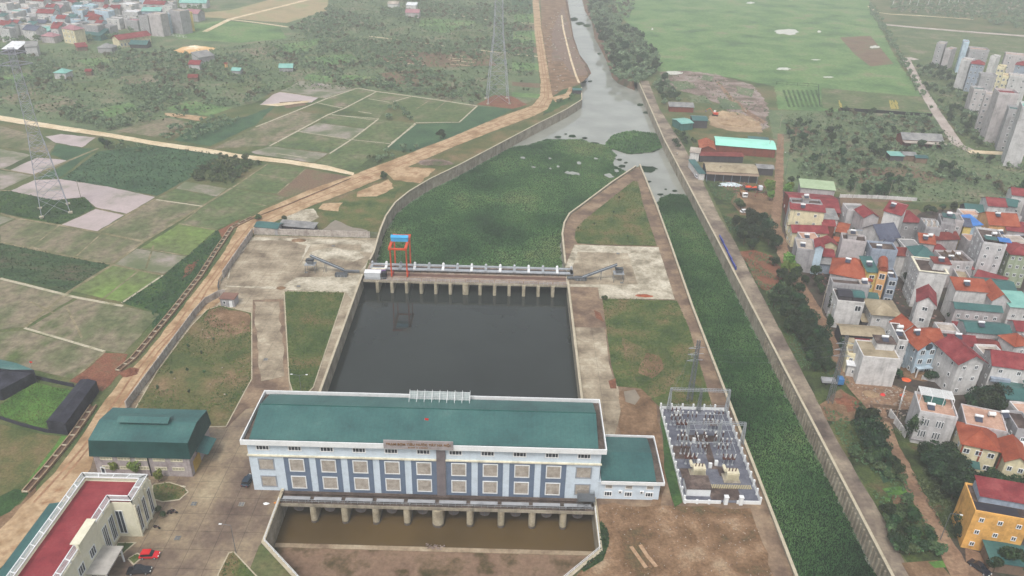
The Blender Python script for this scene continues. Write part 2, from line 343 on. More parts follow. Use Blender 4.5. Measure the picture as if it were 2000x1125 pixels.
# ---- retaining walls: each bank is one thing
def bankwall(label, pts, side, z0=-7, z1=.85, t=.45, coping=True):
    ph = [(p[0], p[1]) for p in pts]; base = ph[len(ph)//2]
    root = thing('retaining_wall', label, 'retaining wall', (base[0], base[1], 0))
    loc = [(p[0]-base[0], p[1]-base[1]) for p in ph]
    mb = MB(); path_wall(mb, loc, z0, z1, t, side); mb.build('wall_body', M_WALLC, root)
    if coping:
        mb = MB(); l2 = path_wall(MB(), loc, 0, 1, -.12, side); path_wall(mb, l2, z1+.003, z1+.16, t+.26, side); mb.build('coping', M_KERB, root)
    return root
bankwall('long curved concrete bank wall along the dirt road side of the channel', bank_l_up, 1)
bankwall('sloping concrete side wall of the dark basin below the screen bridge', bank_l_low[::-1], -1)
bankwall('concrete wall between the weedy channel and the grass triangle', pen_l[:-3][::-1], -1)
bankwall('straight concrete side wall of the dark basin beside the wide walkway', pen_l[-3:], 1)
bankwall('concrete wall of the green canal beside the pointed peninsula and substation', pen_r, -1)
bankwall('longest straight canal wall beside the promenade and the village', bank_r, 1)
bankwall('angled outlet basin wall beside the parking yard', out_l, -1, z0=-8, z1=.5)
bankwall('angled outlet basin wall beside the rubble ground', out_r, 1, z0=-8, z1=.5)
# drip fins of the village-side canal wall
mb = MB()
for k in range(60):
    y = 112+k*1.7; mb.box(CR-.35, y, WATER-.5, CR-.02, y+.45, -.2)
mb.build('wall_buttress', M_WALLC, bpy.data.objects['retaining_wall.005'], loc=-bpy.data.objects['retaining_wall.005'].location)
# ---- floating water plants
main_mat = [(-53.6+.6, 259.5, 'w')]+[(p[0]+.5, p[1]-.4, 'w') for p in bank_l_up[1:9]]+[(*P(q[0], q[1], WATER).xy, 'w') for q in
    [(1030, 284), (1069, 272), (1100, 273), (1136, 272), (1152, 279), (1182, 284), (1192, 292), (1204, 303), (1196, 322), (1217, 332)]]+[(p[0]-.5, p[1], 'w') for p in pen_l[:6]]+[(19.2, 259.5, 'w')]
mats = [('main', main_mat, .8), ('isl', [(*P(1241+57*math.cos(a)*(1+.06*math.sin(5*a)), 279+22*math.sin(a)*(1+.05*math.cos(7*a)), WATER).xy, 'w') for a in [i*math.pi/15 for i in range(30)]], .6),
        ('tip', [(*P(*q, WATER).xy, 'w') for q in [(1228, 333), (1250, 325), (1275, 325), (1284, 330), (1272, 337), (1255, 336)]], .5),
        ('canal', [(*P(*q, WATER).xy, 'w') for q in [(1284, 396), (1290, 386), (1308, 380), (1336, 381), (1352, 385)]]+[(CR-.3, 280, 'w'), (CR-.3, 62, 'w'), (CL+.4, 62, 'w'), (CL+.4, 231, 'w')], .5)]
for q, r in [((1120, 38), 9), ((1132, 46), 8), ((1147, 50), 7), ((1170, 105), 4), ((1139, 160), 7), ((1153, 159), 4), ((1250, 205), 7), ((1262, 220), 6), ((1268, 355), 4), ((1160, 283), 12), ((1090, 268), 6), ((1118, 266), 7), ((1105, 262), 3), ((1142, 270), 5), ((1172, 286), 5), ((1210, 312), 5), ((1222, 318), 4), ((1215, 325), 7), ((1290, 380), 6), ((1318, 373), 5), ((1300, 370), 3), ((1341, 376), 4)]:
    mats.append(('bit', [(*P(q[0]+r*math.cos(a)*random.uniform(.8, 1.3), q[1]+r*.42*math.sin(a)*random.uniform(.8, 1.2), WATER).xy, 'w') for a in [i*math.pi/5 for i in range(10)]], .4))
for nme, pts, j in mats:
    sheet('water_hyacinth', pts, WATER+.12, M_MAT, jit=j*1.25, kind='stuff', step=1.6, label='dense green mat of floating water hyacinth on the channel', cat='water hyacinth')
leaves('water_hyacinth', mats[0][1], WATER+.12, 16, .2, .35, M_MATL, 'dense green mat of floating water hyacinth on the channel', tilt=.8)
leaves('water_hyacinth', mats[1][1], WATER+.12, 6, .33, .5, M_MATL, 'dense green mat of floating water hyacinth on the channel', tilt=1.9)
leaves('water_hyacinth', mats[3][1], WATER+.12, 20, .15, .5, M_MATL, 'dense green mat of floating water hyacinth on the channel', tilt=2.2)
for q, rx, ry in [((1118, 340), 17, 3), ((1190, 345), 9, 4), ((1131, 320), 5, 3), ((1021, 310), 6, 2), ((1074, 311), 3, 1.5), ((1090, 327), 3, 2), ((1042, 328), 4, 1.5), ((1075, 331), 3, 1.5), ((1163, 311), 4, 2), ((1204, 335), 5, 3)]:
    pts = [(*P(q[0]+rx*math.cos(a)*random.uniform(.6, 1.3), q[1]+(ry*math.sin(a)+rx*.15*math.cos(a))*random.uniform(.7, 1.3), WATER).xy, 'w') for a in [i*math.pi/6 for i in range(12)]]
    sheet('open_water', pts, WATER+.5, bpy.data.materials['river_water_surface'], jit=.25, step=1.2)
# ================================================================== GROUND COVERS
SN = [0]
def S(name, mat, pts, lv=1, jit=0, step=3.0, **kw):
    SN[0] += 1
    return sheet(name, pts, .03*lv+.0003*(SN[0] % 97), mat, jit=jit, step=step, base=0, **kw)
# broad zones
S('meadow', M_MEADOW, [(1195, -60), (1690, -60), (1700, 18), (1722, 60), (1752, 118), (1795, 180), (1822, 226), (1700, 222), (1520, 214), (1512, 168), (1430, 152), (1330, 141), (1285, 140), (1262, 100), (1236, 60), (1205, 20)], 1, .8)
S('far_field', M_MARSH, [(-400, -60), (1040, -60), (1045, 60), (1056, 190), (1000, 213), (935, 207), (740, 177), (560, 160), (500, 200), (330, 240), (225, 262), (0, 226), (-400, 180)], 1)
S('scrub_field', M_MARSH, [(1500, 215), (1830, 222), (1890, 295), (2300, 310), (2300, 430), (1700, 400), (1640, 375), (1540, 370), (1515, 300)], 1, .5)
S('far_field', M_RICE, [(1725, 45), (1990, 75), (2200, 110), (2200, 300), (1895, 292), (1770, 115)], 1)
S('village_ground', gm('village_ground', [(50, 46, 42), (72, 62, 56), (62, 66, 50)], scale=.2, fine=1.2, famt=.35), [(1528, 372), (1640, 385), (1800, 415), (1960, 390), (2300, 420), (2300, 1300), (1900, 1300), (1790, 960), (1740, 860), (1620, 690), (1560, 560), (1528, 480)], 1)  # colour darkened to stand in for contact shadow around the houses
S('verge', gm('dark_verge', [(38, 42, 28), (52, 62, 36), (70, 82, 44), (88, 74, 54)], scale=.12, fine=1.5, famt=.4, bump=.7), [(1372, 345), (1392, 360), (1520, 380), (1524, 470), (1560, 560), (1625, 690), (1700, 800), (1745, 880), (1790, 965), (1890, 1160), (1790, 1140), (1728, 1015), (1632, 855), (1582, 755), (1510, 622), (1470, 545), (1438, 478)], 1, .4)
S('verge', M_LAWNB, [(1330, 215), (1380, 215), (1500, 250), (1525, 330), (1515, 372), (1400, 372), (1372, 345)], 1, .5)
S('bare_ground', M_BROWNFIELD, [(1640, 385), (1780, 392), (1800, 415), (1720, 470), (1650, 440)], 2, .4)
S('bare_ground', M_REDSOIL, [(1443, 492), (1470, 488), (1512, 500), (1530, 545), (1500, 572), (1480, 555)], 2, .8)
S('bare_ground', M_SOIL, [(1440, 375), (1500, 378), (1520, 400), (1500, 425), (1448, 420), (1425, 395)], 2, .6)
S('bare_ground', M_SOIL, [(1600, 790), (1640, 760), (1690, 800), (1650, 830), (1612, 820)], 2, .6)
S('bare_ground', M_REDSOIL, [(1640, 762), (1672, 778), (1680, 800), (1655, 806)], 3, .5)
S('bare_ground', M_LAWNB, [(1618, 830), (1650, 815), (1672, 850), (1660, 890), (1640, 900)], 2, .6)
S('rubble_field', M_RUBBLE, [(1288, 140), (1340, 138), (1400, 146), (1470, 166), (1500, 205), (1500, 250), (1478, 262), (1440, 230), (1400, 200), (1340, 180), (1300, 170)], 2, 1.2)
S('sand_ground', gm('sand', [(126, 104, 82), (150, 128, 102), (168, 148, 122)], scale=.1, fine=1, famt=.2), [(1385, 228), (1410, 216), (1450, 222), (1485, 235), (1490, 258), (1440, 258), (1400, 250), (1385, 244)], 3, .8)
S('dirt_path', M_DIRT2, [(1398, 160), (1404, 159), (1430, 190), (1470, 222), (1496, 238), (1490, 242), (1462, 226), (1424, 195)], 4, .3)
# paddies and crop fields
FL = [
 (M_FLOOD, [(20, 373), (67, 352), (118, 350), (221, 367), (303, 385), (248, 418), (187, 405), (165, 385), (107, 391)]),
 (M_WEED, [(0, 374), (20, 374), (107, 392), (165, 386), (186, 407), (115, 439), (58, 428), (0, 416)]),
 (M_FLOOD, [(118, 440), (188, 408), (243, 420), (190, 452)]),
 (M_DARKCROP, [(120, 350), (192, 296), (300, 283), (437, 300), (368, 350), (306, 383), (221, 366)]),
 (M_FLOODG, [(361, 355), (443, 368), (425, 384), (344, 368)]),
 (M_RICE, [(344, 369), (424, 385), (395, 401), (305, 388)]),
 (M_OLIVE, [(304, 391), (394, 404), (281, 471), (193, 454)]),
 (M_RICE, [(454, 366), (523, 321), (596, 330), (539, 378)]),
 (M_BROWNFIELD, [(540, 380), (598, 330), (682, 345), (562, 385)]),
 (M_RICE, [(453, 368), (556, 386), (500, 412), (424, 449), (350, 436)]),
 (M_LIME, [(349, 438), (421, 450), (367, 499), (276, 484)]),
 (M_FLOODG, [(267, 486), (365, 501), (320, 535), (222, 516)]),
 (M_OLIVE, [(33, 428), (115, 441), (279, 473), (219, 515), (0, 472), (0, 443)]),
 (M_FLOODG, [(-60, 410), (28, 427), (-5, 441), (-60, 436)]),
 (M_VEG, [(-60, 465), (0, 475), (215, 518), (137, 567), (0, 543), (-60, 532)]),
 (M_LIME, [(220, 518), (316, 538), (238, 590), (139, 569)]),
 (M_OLIVE, [(-60, 538), (0, 546), (147, 580), (48, 639), (-60, 650)]),
 (M_OLIVE, [(155, 582), (240, 598), (312, 614), (242, 690), (206, 685), (50, 643)]),
 (M_OLIVE, [(-60, 652), (45, 646), (202, 686), (150, 740), (60, 722), (-60, 695)]),
 (M_BRIGHT, [(0, 792), (64, 746), (130, 760), (152, 770), (88, 836), (0, 814)]),
 (M_LAWNB, [(-80, 808), (90, 850), (122, 852), (62, 937), (0, 985), (-80, 1000)]),
 (M_OLIVE, [(0, 190), (60, 178), (112, 188), (40, 206)]), (M_RICE, [(120, 165), (200, 156), (240, 168), (150, 180)]), (M_MEADOW, [(150, 118), (215, 110), (240, 118), (180, 130)]), (M_OLIVE, [(232, 150), (300, 144), (322, 158), (252, 166)]), (M_OLIVE, [(60, 206), (130, 196), (172, 206), (92, 220)]), (M_RICE, [(430, 166), (500, 158), (540, 170), (470, 182)]), (M_MEADOW, [(0, 150), (50, 142), (70, 152), (10, 164)]), (M_RICE, [(880, 60), (960, 64), (970, 78), (880, 76)]), (M_OLIVE, [(470, 96), (530, 90), (560, 100), (500, 110)]), (M_FLOODG, [(548, 178), (588, 158), (697, 172), (636, 191)]),
 (M_FLOOD, [(535, 184), (547, 180), (622, 191), (609, 200), (545, 202), (507, 205)]),
 (M_RICE, [(699, 173), (735, 179), (665, 213), (611, 201), (640, 190)]),
 (M_RICE, [(738, 180), (803, 188), (767, 199), (740, 231), (672, 212)]),
 (M_RICE, [(806, 188), (931, 207), (896, 238), (812, 240), (768, 200)]),
 (M_DARKCROP, [(933, 208), (1002, 213), (960, 237), (870, 273), (800, 298), (755, 290), (812, 242), (898, 240)]),
 (M_OLIVE, [(500, 248), (580, 217), (638, 225), (580, 256), (525, 284), (415, 291)]),
 (M_RICE, [(641, 225), (738, 232), (713, 251), (625, 239)]),
 (M_FLOODG, [(622, 240), (712, 252), (686, 272), (582, 257)]),
 (M_RICE, [(580, 258), (684, 273), (644, 299), (530, 285)]),
 (M_RICE, [(741, 233), (808, 241), (760, 280), (687, 272), (714, 252)]),
 (M_FLOODG, [(527, 286), (640, 300), (612, 318), (500, 301), (490, 297)]),
 (M_RICE, [(686, 274), (758, 282), (720, 312), (692, 334), (614, 320), (646, 300)]),
 (M_MEADOW, [(181, 216), (253, 200), (275, 213), (202, 232)]),
 (M_MEADOW, [(322, 212), (373, 197), (453, 211), (408, 227)]),
 (M_OLIVE, [(227, 256), (322, 230), (380, 240), (306, 268)]),
 (M_DARKCROP, [(385, 243), (480, 228), (540, 205), (500, 244), (410, 286), (340, 274)]),
 (M_FLOOD, [(88, 267), (120, 262), (187, 269), (160, 288), (109, 279)]),
 (M_FLOOD, [(19, 333), (72, 308), (137, 314), (66, 341)]),
 (M_FLOODG, [(-60, 284), (0, 291), (60, 303), (5, 331), (-60, 325)]),
 (M_FLOODG, [(-60, 328), (0, 333), (64, 343), (6, 370), (-60, 372)]),
 (M_OLIVE, [(-60, 240), (0, 246), (85, 268), (110, 281), (95, 300), (0, 287), (-60, 280)]),
 (M_DARKCROP, [(98, 302), (112, 282), (160, 290), (190, 290), (120, 345), (72, 350), (135, 316)]),
 (M_MEADOW, [(535, 90), (633, 74), (605, 98), (564, 107)]),
 (M_MEADOW, [(590, 110), (687, 106), (700, 120), (640, 128)]),
 (M_MEADOW, [(822, 35), (937, 42), (915, 50), (865, 66), (818, 52)]),
 (M_BROWNFIELD, [(767, 99), (880, 100), (953, 102), (970, 128), (860, 132), (740, 122)]),
 (M_BROWNFIELD, [(740, 144), (833, 134), (828, 171), (770, 163)]),
 (M_MEADOW, [(601, 145), (650, 150), (650, 162), (592, 155)]),
 (M_MEADOW, [(670, 146), (735, 150), (730, 160), (665, 158)]),
 (gm('tan_field', [(128, 122, 92), (150, 134, 104), (122, 132, 92)], scale=.03, fine=.6, famt=.12), [(395, 25), (450, 20), (600, -20), (640, -20), (640, 20), (560, 45), (470, 38), (400, 34)]),
 (M_MEADOW, [(330, 52), (440, 40), (545, 52), (560, 75), (470, 84), (350, 76), (320, 62)]),
 (M_BROWNFIELD, [(545, 200), (590, 197), (600, 205), (560, 212)]),
 (M_DARKCROP, [(1000, 0), (1040, 0), (1044, 25), (1000, 25)]), (M_MEADOW, [(1005, 28), (1044, 28), (1046, 44), (1003, 46)]),
 (M_BROWNFIELD, [(1002, 48), (1046, 47), (1048, 58), (1002, 60)]), (M_MEADOW, [(1002, 62), (1048, 61), (1050, 84), (1002, 84)]),
 (M_BROWNFIELD, [(1002, 92), (1050, 92), (1052, 104), (1000, 103)]), (M_MEADOW, [(1000, 122), (1052, 124), (1052, 140), (1000, 138)]),
 (M_BROWNFIELD, [(1000, 160), (1054, 163), (1054, 172), (1000, 168)]), (M_MEADOW, [(1000, 180), (1055, 184), (1055, 192), (1000, 188)]),
 (M_REDSOIL, [(930, 205), (965, 186), (1000, 188), (1030, 205), (1000, 213), (960, 208)]),
 (M_MEADOW, [(1518, 168), (1600, 172), (1600, 200), (1518, 198)]), (M_RICE, [(1605, 172), (1810, 190), (1818, 220), (1605, 212)]),
 (M_BROWNFIELD, [(1640, 73), (1700, 70), (1745, 125), (1700, 130), (1668, 105)]),
 (M_LAWNB, [(1690, 395), (1880, 395), (1960, 390), (1985, 400), (1850, 410), (1700, 408)]),
 (M_BROWNFIELD, [(1660, 330), (1780, 325), (1830, 345), (1700, 352)]),
]
for m_, p_ in FL: S('field', m_, p_, 2, .35)
# bunds between the paddies
M_BUND = gm('earth_bund', [(86, 90, 60), (118, 110, 84), (150, 138, 116)], scale=.2, fine=1.5, famt=.25)
M_BUNDP = gm('pale_bund', [(150, 142, 122), (176, 168, 148), (124, 122, 92)], scale=.2, fine=1.5, famt=.2)
def strip(name, mat, pts, wd, lv=3, z=0, **kw):
    W = to_w(pts, 0); L, Rr = [], []
    for i, p in enumerate(W):
        d = (W[min(i+1, len(W)-1)]-W[max(i-1, 0)]).normalized(); n = Vector((-d.y, d.x, 0))*wd/2
        L.append((*(p+n).xy, 'w')); Rr.append((*(p-n).xy, 'w'))
    SN[0] += 1
    return sheet(name, L+Rr[::-1], .03*lv+.0003*(SN[0] % 97), mat, **kw)
for pts, wd, pale in [([(0, 417), (33, 427), (116, 440), (191, 454), (281, 472)], 1.3, 0), ([(20, 373), (0, 372)], 1, 0), ([(304, 389), (190, 455)], 1.2, 0), ([(453, 367), (395, 403), (281, 472), (220, 517), (138, 568), (48, 640)], 1.3, 0),
    ([(304, 390), (395, 403)], 1, 1), ([(349, 437), (424, 450)], .8, 0), ([(275, 485), (366, 500)], .8, 0), ([(0, 473), (100, 494), (219, 517), (318, 538)], 1.1, 0), ([(0, 544), (148, 581), (240, 598)], 1.2, 1), ([(48, 641), (205, 687)], .9, 1), ([(205, 687), (150, 735)], .8, 0),
    ([(187, 407), (245, 420), (304, 389)], 1.3, 0), ([(318, 538), (238, 592)], .8, 1), ([(0, 330), (66, 342)], 1.2, 0), ([(66, 342), (192, 290)], 1.6, 0), ([(500, 248), (580, 216), (640, 192), (699, 172)], 1.2, 1), ([(527, 285), (580, 257), (641, 224), (672, 212), (736, 179)], 1.2, 1),
    ([(699, 172), (736, 179), (804, 188), (932, 207)], 1.5, 1), ([(932, 207), (897, 239), (812, 240)], 1, 1), ([(644, 300), (686, 273), (714, 252), (740, 232)], 1, 1), ([(755, 290), (811, 241)], 1, 1), ([(641, 224), (740, 232)], .8, 1), ([(582, 257), (686, 273), (762, 281)], .8, 1), ([(523, 320), (455, 366)], .9, 0), ([(597, 330), (540, 380)], .7, 0), ([(804, 188), (768, 199)], .9, 1), ([(620, 201), (668, 211)], .8, 1), ([(649, 224), (735, 235)], .7, 1), ([(700, 218), (726, 222)], .8, 1), ([(764, 280), (812, 243)], .9, 1), ([(719, 193), (761, 200)], .7, 1), ([(500, 270), (545, 278)], .8, 0), ([(560, 222), (610, 229)], .7, 0), ([(840, 195), (812, 214)], .7, 0), ([(870, 199), (850, 215)], .7, 0), ([(540, 300), (600, 309)], .7, 1), ([(100, 494), (60, 482)], .7, 0), ([(115, 441), (60, 484)], .7, 0), ([(200, 455), (150, 500)], .7, 0), ([(394, 404), (360, 432)], .8, 0), ([(500, 340), (560, 350)], .7, 0), ([(480, 395), (520, 402)], .7, 0), ([(105, 612), (60, 590)], .7, 0), ([(300, 480), (285, 525)], .7, 0), ([(270, 530), (200, 585)], .7, 0), ([(130, 600), (160, 660)], .7, 0), ([(548, 180), (636, 192)], .8, 1)]:
    strip('field_bund', M_BUNDP if pale else M_BUND, pts, wd)
# verges, crops along the dirt road
S('verge', M_WEED, [(366, 500), (424, 450), (462, 433), (440, 470), (400, 530), (335, 612), (300, 655), (296, 606), (238, 592), (320, 538)], 1, .5)
S('bare_ground', M_REDSOIL, [(426, 450), (450, 438), (470, 428), (450, 455), (432, 470)], 3, .5)
S('bare_ground', M_REDSOIL, [(205, 690), (250, 692), (240, 725), (200, 765), (135, 745), (160, 728)], 3, .5)
S('bare_ground', M_REDSOIL, [(366, 518), (392, 505), (372, 535), (355, 545)], 3, .4)
S('verge', M_BRIGHT, [(120, 852), (132, 852), (98, 905), (58, 962), (52, 945)], 3, .3)
S('verge', M_WEED, [(0, 970), (30, 955), (58, 962), (20, 1000), (0, 1010)], 3, .3)
S('bare_ground', M_SOIL, [(0, 1004), (40, 985), (70, 945), (60, 1000), (-20, 1075)], 2, .4)
S('bare_ground', M_LAWNB, [(700, 370), (800, 330), (880, 292), (960, 262), (1045, 228), (1100, 206), (1105, 214), (1050, 240), (1000, 268), (900, 318), (840, 348), (800, 371), (765, 400), (740, 452), (620, 450), (560, 430)], 1, .5)
S('weed_patch', M_WEED, [(1060, 200), (1122, 160), (1132, 172), (1120, 195), (1062, 226)], 2, .6)
S('weed_patch', M_LAWN, [(650, 400), (700, 372), (760, 360), (800, 350), (770, 385), (745, 430), (715, 446), (650, 440), (625, 420)], 2, .9)
S('sandy_patch', M_DIRT, [(700, 375), (760, 350), (770, 368), (735, 384), (700, 385)], 3, .8)
S('sandy_patch', M_DIRT, [(630, 398), (668, 396), (660, 414), (620, 408)], 3, .6)
S('sandy_patch', M_CONCW, [(540, 415), (610, 408), (625, 425), (600, 436), (560, 430)], 3, .6)
S('sandy_patch', M_DIRT, [(756, 340), (790, 326), (850, 330), (820, 358), (770, 352)], 3, .6)
S('puddle', gm('muddy_puddle', [(112, 102, 88), (130, 120, 104)], scale=.3, famt=.1, rough=.3, spec=.5, bump=0), [(628, 450), (655, 430), (690, 445), (718, 450), (715, 460), (625, 456)], 3, .4)
S('construction_ground', M_SOIL, [(1058, 60), (1054, -60), (1100, -60), (1104, 0), (1112, 40), (1120, 80), (1135, 118), (1150, 148), (1130, 166), (1100, 175), (1078, 190), (1070, 130)], 2, .5)
S('construction_ground', gm('hazy_brown_soil', [(96, 78, 70), (118, 98, 86), (100, 94, 74)], scale=.08, fine=.6, famt=.3), [(1078, 60), (1100, 10), (1108, 40), (1125, 100), (1143, 128), (1148, 146), (1120, 150), (1100, 120), (1078, 120)], 3, .8)
S('haul_path', M_DIRT, [(1078, 190), (1105, 183), (1112, 170), (1120, 172), (1112, 190), (1085, 200)], 4, .3)
strip('concrete_strip', M_PALE, [(1097, 30), (1100, 55), (1107, 85), (1116, 120), (1125, 148), (1131, 162)], 1.5, 4)
# roads
road = [(1038, -60), (1040, 0), (1044, 60), (1050, 110), (1056, 160), (1055, 188), (1040, 206), (960, 235), (880, 269), (800, 300), (690, 342), (600, 373), (520, 408), (470, 436), (440, 490), (405, 540), (350, 610), (287, 690), (247, 730), (197, 795), (157, 857), (107, 925), (66, 967), (0, 1035), (-60, 1100)]
road += [(-60, 1180), (0, 1112), (40, 1070), (110, 1000), (150, 955), (178, 915), (184, 890), (205, 860), (250, 798), (303, 722), (368, 632), (402, 594), (424, 578), (432, 546), (455, 510), (492, 458), (540, 432), (610, 402), (700, 368), (800, 325), (880, 290), (960, 258), (1045, 226), (1070, 213), (1080, 192), (1074, 160), (1066, 110), (1058, 60), (1052, 0), (1052, -60)]
S('dirt_road', M_DIRT, road, 5, .25)
S('bare_ground', M_DIRT, [(424, 578), (402, 594), (380, 620), (400, 612), (428, 592), (440, 578)], 5)
for o_ in (.36, .66):      # wheel ruts
    n_ = 24; A = road[:25]; B = road[25:][::-1]
    pts = [(lerp(A[i][0], B[i][0], o_), lerp(A[i][1], B[i][1], o_)) for i in range(2, 24)]
    strip('wheel_rut', gm('rut_dirt', [(128, 94, 70), (156, 122, 94)], scale=.2, fine=1.2, famt=.25), pts, .55, 6, jit=.12)
S('pale_road', M_PALE, [(-60, 214), (0, 226), (100, 243), (210, 260), (300, 276), (400, 290), (470, 302), (560, 312), (640, 324), (692, 338), (690, 343), (640, 333), (560, 320), (470, 310), (400, 299), (300, 284), (210, 268), (100, 252), (0, 236), (-60, 226)], 5, .2)
for nm, m_, pts, wd in [('pale_road', M_PALE, [(400, 62), (448, 38), (520, 20), (600, 0), (660, -20)], 5), ('pale_road', M_PALE, [(448, 38), (500, 44), (562, 53)], 3), ('pale_road', M_PALE, [(720, 71), (790, 79), (866, 90)], 2.5), ('pale_road', M_PALE, [(850, 24), (900, 31), (953, 39)], 2.5), ('pale_road', M_PALE, [(927, 97), (970, 102), (1055, 111)], 2.2),
    ('pale_road', M_PALE, [(1008, 44), (1045, 46)], 2), ('grey_road', M_GREYROAD, [(1725, 48), (1800, 55), (1900, 63), (2100, 78)], 9), ('pale_road', M_PALE, [(1697, 12), (1712, 24), (1740, 28), (1800, 31), (1900, 38)], 4),
    ('grey_road', M_GREYROAD, [(1768, 112), (1792, 160), (1830, 222), (1870, 282), (1900, 297)], 6), ('pale_road', M_PALE, [(1890, 296), (1960, 300), (2100, 304)], 6), ('grey_road', M_GREYROAD, [(1790, 117), (1772, 113)], 8)]:
    strip(nm, m_, pts, wd, 4, jit=.2)
lane = [(1525, 262, 4), (1522, 330, 5), (1520, 380, 5), (1514, 440, 5), (1532, 500, 6), (1562, 556, 5.5), (1600, 622, 5.5), (1632, 690, 6), (1668, 748, 7), (1708, 796, 6), (1738, 862, 4.5), (1782, 950, 4.5), (1838, 1052, 5), (1888, 1140, 6)]
def lane_sheet():
    L, Q = [], []
    W = [P(a, b) for a, b, c in lane]
    for i, p in enumerate(W):
        d = (W[min(i+1, len(W)-1)]-W[max(i-1, 0)]).normalized(); n = Vector((-d.y, d.x, 0))*lane[i][2]*.42
        L.append((*(p+n).xy, 'w')); Q.append((*(p-n).xy, 'w'))
    sheet('village_lane', L+Q[::-1], .155, M_DIRT2, jit=.3, step=2)
lane_sheet()
S('yard_ground', M_DIRT2, [(1660, 748), (1680, 742), (1748, 754), (1800, 775), (1790, 800), (1740, 800), (1705, 805)], 4, .4)
S('yard_ground', M_DIRT2, [(1885, 1070), (1925, 1085), (1950, 1160), (1890, 1140)], 4, .4)
# promenade on the village side
S('promenade', M_ROADC, [(1250, 158), (1266, 158), (1287, 212), (1335, 285), (1368, 345), (1404, 422), (1438, 478), (1475, 552), (1582, 756), (1632, 856), (1727, 1017), (1779, 1125), (1830, 1240), (CR+.4, 95, 'w'), (CR+.4, 286, 'w'), (1345, 368), (1296, 275), (1270, 215)], 3, .15)
# ---- left compound
WX = -101.8
S('compound_yard', M_WET, [(WX, 100, 'w'), (-53, 100, 'w'), (-53, 121, 'w'), (XL-.4, 122, 'w'), (XL-.4, 174, 'w'), (WX, 174, 'w')], 1)
S('compound_yard', M_CONC, [(WX, 174, 'w'), (XL-.4, 174, 'w'), (*bank_l_low[2], 'w'), (-53.8, 260, 'w'), (-53.4, 279.5, 'w'), (WX, 279.5, 'w')], 1)
S('pale_slab', M_CONCW, [(490, 463), (740, 470), (722, 500), (708, 540), (690, 590), (676, 572), (552, 566), (440, 560), (450, 520)], 2, .1)
S('stained_slab', M_CONC, [(442, 558), (455, 515), (492, 470), (560, 470), (600, 480), (575, 545), (550, 562)], 3, .5)
S('stained_slab', M_CONC, [(607, 478), (706, 478), (704, 492), (730, 494), (712, 520), (696, 538), (570, 543)], 3, .1)
S('pale_slab', M_CONCW, [(604, 494), (640, 484), (700, 490), (712, 502), (690, 512), (650, 505), (592, 520)], 4, .7)
S('driveway', M_PATH, [(494, 586), (553, 584), (566, 772), (600, 774), (480, 800), (440, 838), (490, 742)], 3, .05)
S('driveway', M_CONC, [(497, 590), (545, 590), (556, 735), (510, 745)], 4, .5)
def lawn(name, m_, pts, kerb=True, dens=2.0, h=.3, **kw):
    S(name, m_, pts, 6, 0)
    leaves('grass', pts, .2, dens, .22, h, M_GRASSL, 'rough grass tufts growing over the lawns', base=0, **kw)
    if kerb:
        W = [p.xy for p in to_w(pts, 0)]; mb = MB(); path_wall(mb, W+[W[0]], 0, .2, .28, 1); mb.build('lawn_kerb', M_KERB, kind='structure')
lawn('lawn', M_LAWNB, [(405, 606), (430, 598), (491, 612), (491, 741), (478, 764), (441, 833), (400, 834), (262, 805), (308, 726), (374, 638)], dens=3.4, patch=-.5)
S('bare_ground', M_SOIL, [(408, 607), (430, 602), (489, 614), (489, 648), (455, 655), (420, 640), (396, 626)], 6.8, .8)
lawn('lawn', M_LAWN, [(556, 570), (673, 572), (662, 606), (611, 757), (600, 768), (573, 767), (566, 745)], dens=5, h=.5)
lawn('lawn', M_LAWN, [(300, 948), (330, 944), (357, 952), (366, 962), (350, 976), (318, 980), (298, 974)], dens=3)
lawn('lawn', M_LAWN, [(456, 1080), (512, 1140), (516, 1165), (420, 1165), (428, 1122), (448, 1082)], dens=3)
lawn('lawn', M_LAWN, [(230, 1062), (262, 1062), (235, 1085), (222, 1088)], dens=3)
lawn('lawn', M_LAWN, [(252, 1092), (268, 1083), (278, 1088), (262, 1102)], dens=3)
# ---- right compound (the peninsula)
pen_poly = [(*q, 'w') for q in [(tip[0]-.2, tip[1]-1.5)]+[(a[0]-.4, a[1]) for a in pen_r[1:]]+[(20, 60), (20.5, 122), (XR+.4, 174), (20, 246)]+[(a[0]+.5, a[1]-.3) for a in pen_l[:-3][::-1]]]
S('bank_path', M_PATH, pen_poly, 1)
lawn('lawn', M_LAWN, [(1237, 354), (1246, 356), (1256, 400), (1283, 481), (1180, 479), (1128, 476), (1122, 466), (1124, 448), (1140, 431), (1180, 399)], kerb=False, dens=3)
S('pale_slab', M_CONCW, [(1122, 478), (1286, 483), (1318, 585), (1112, 583), (1106, 550), (1104, 520)], 2, .1)
S('stained_slab', M_CONC, [(1128, 492), (1226, 495), (1246, 556), (1110, 556), (1106, 522), (1118, 522), (1126, 500)], 3, .1)
S('stained_slab', M_PATH, [(1112, 560), (1168, 562), (1174, 600), (1200, 680), (1150, 700), (1126, 690), (1116, 630)], 3, .1)
S('walkway', M_CONC, [(1117, 640), (1180, 640), (1192, 720), (1208, 760), (1212, 800), (1200, 856), (1170, 850), (1168, 795), (1138, 792)], 4, .2)
lawn('lawn', M_LAWN, [(1176, 584), (1322, 588), (1345, 640), (1372, 730), (1392, 797), (1330, 800), (1293, 800), (1282, 790), (1252, 760), (1205, 755), (1194, 715)], kerb=False, dens=4, h=.4)
S('bare_ground', M_LAWNB, [(1215, 660), (1262, 680), (1300, 680), (1335, 720), (1300, 770), (1270, 780), (1240, 740), (1215, 700)], 6.6, 1.2); S('bare_ground', M_SOIL, [(1262, 690), (1285, 696), (1295, 720), (1270, 742), (1250, 730)], 7, .9)
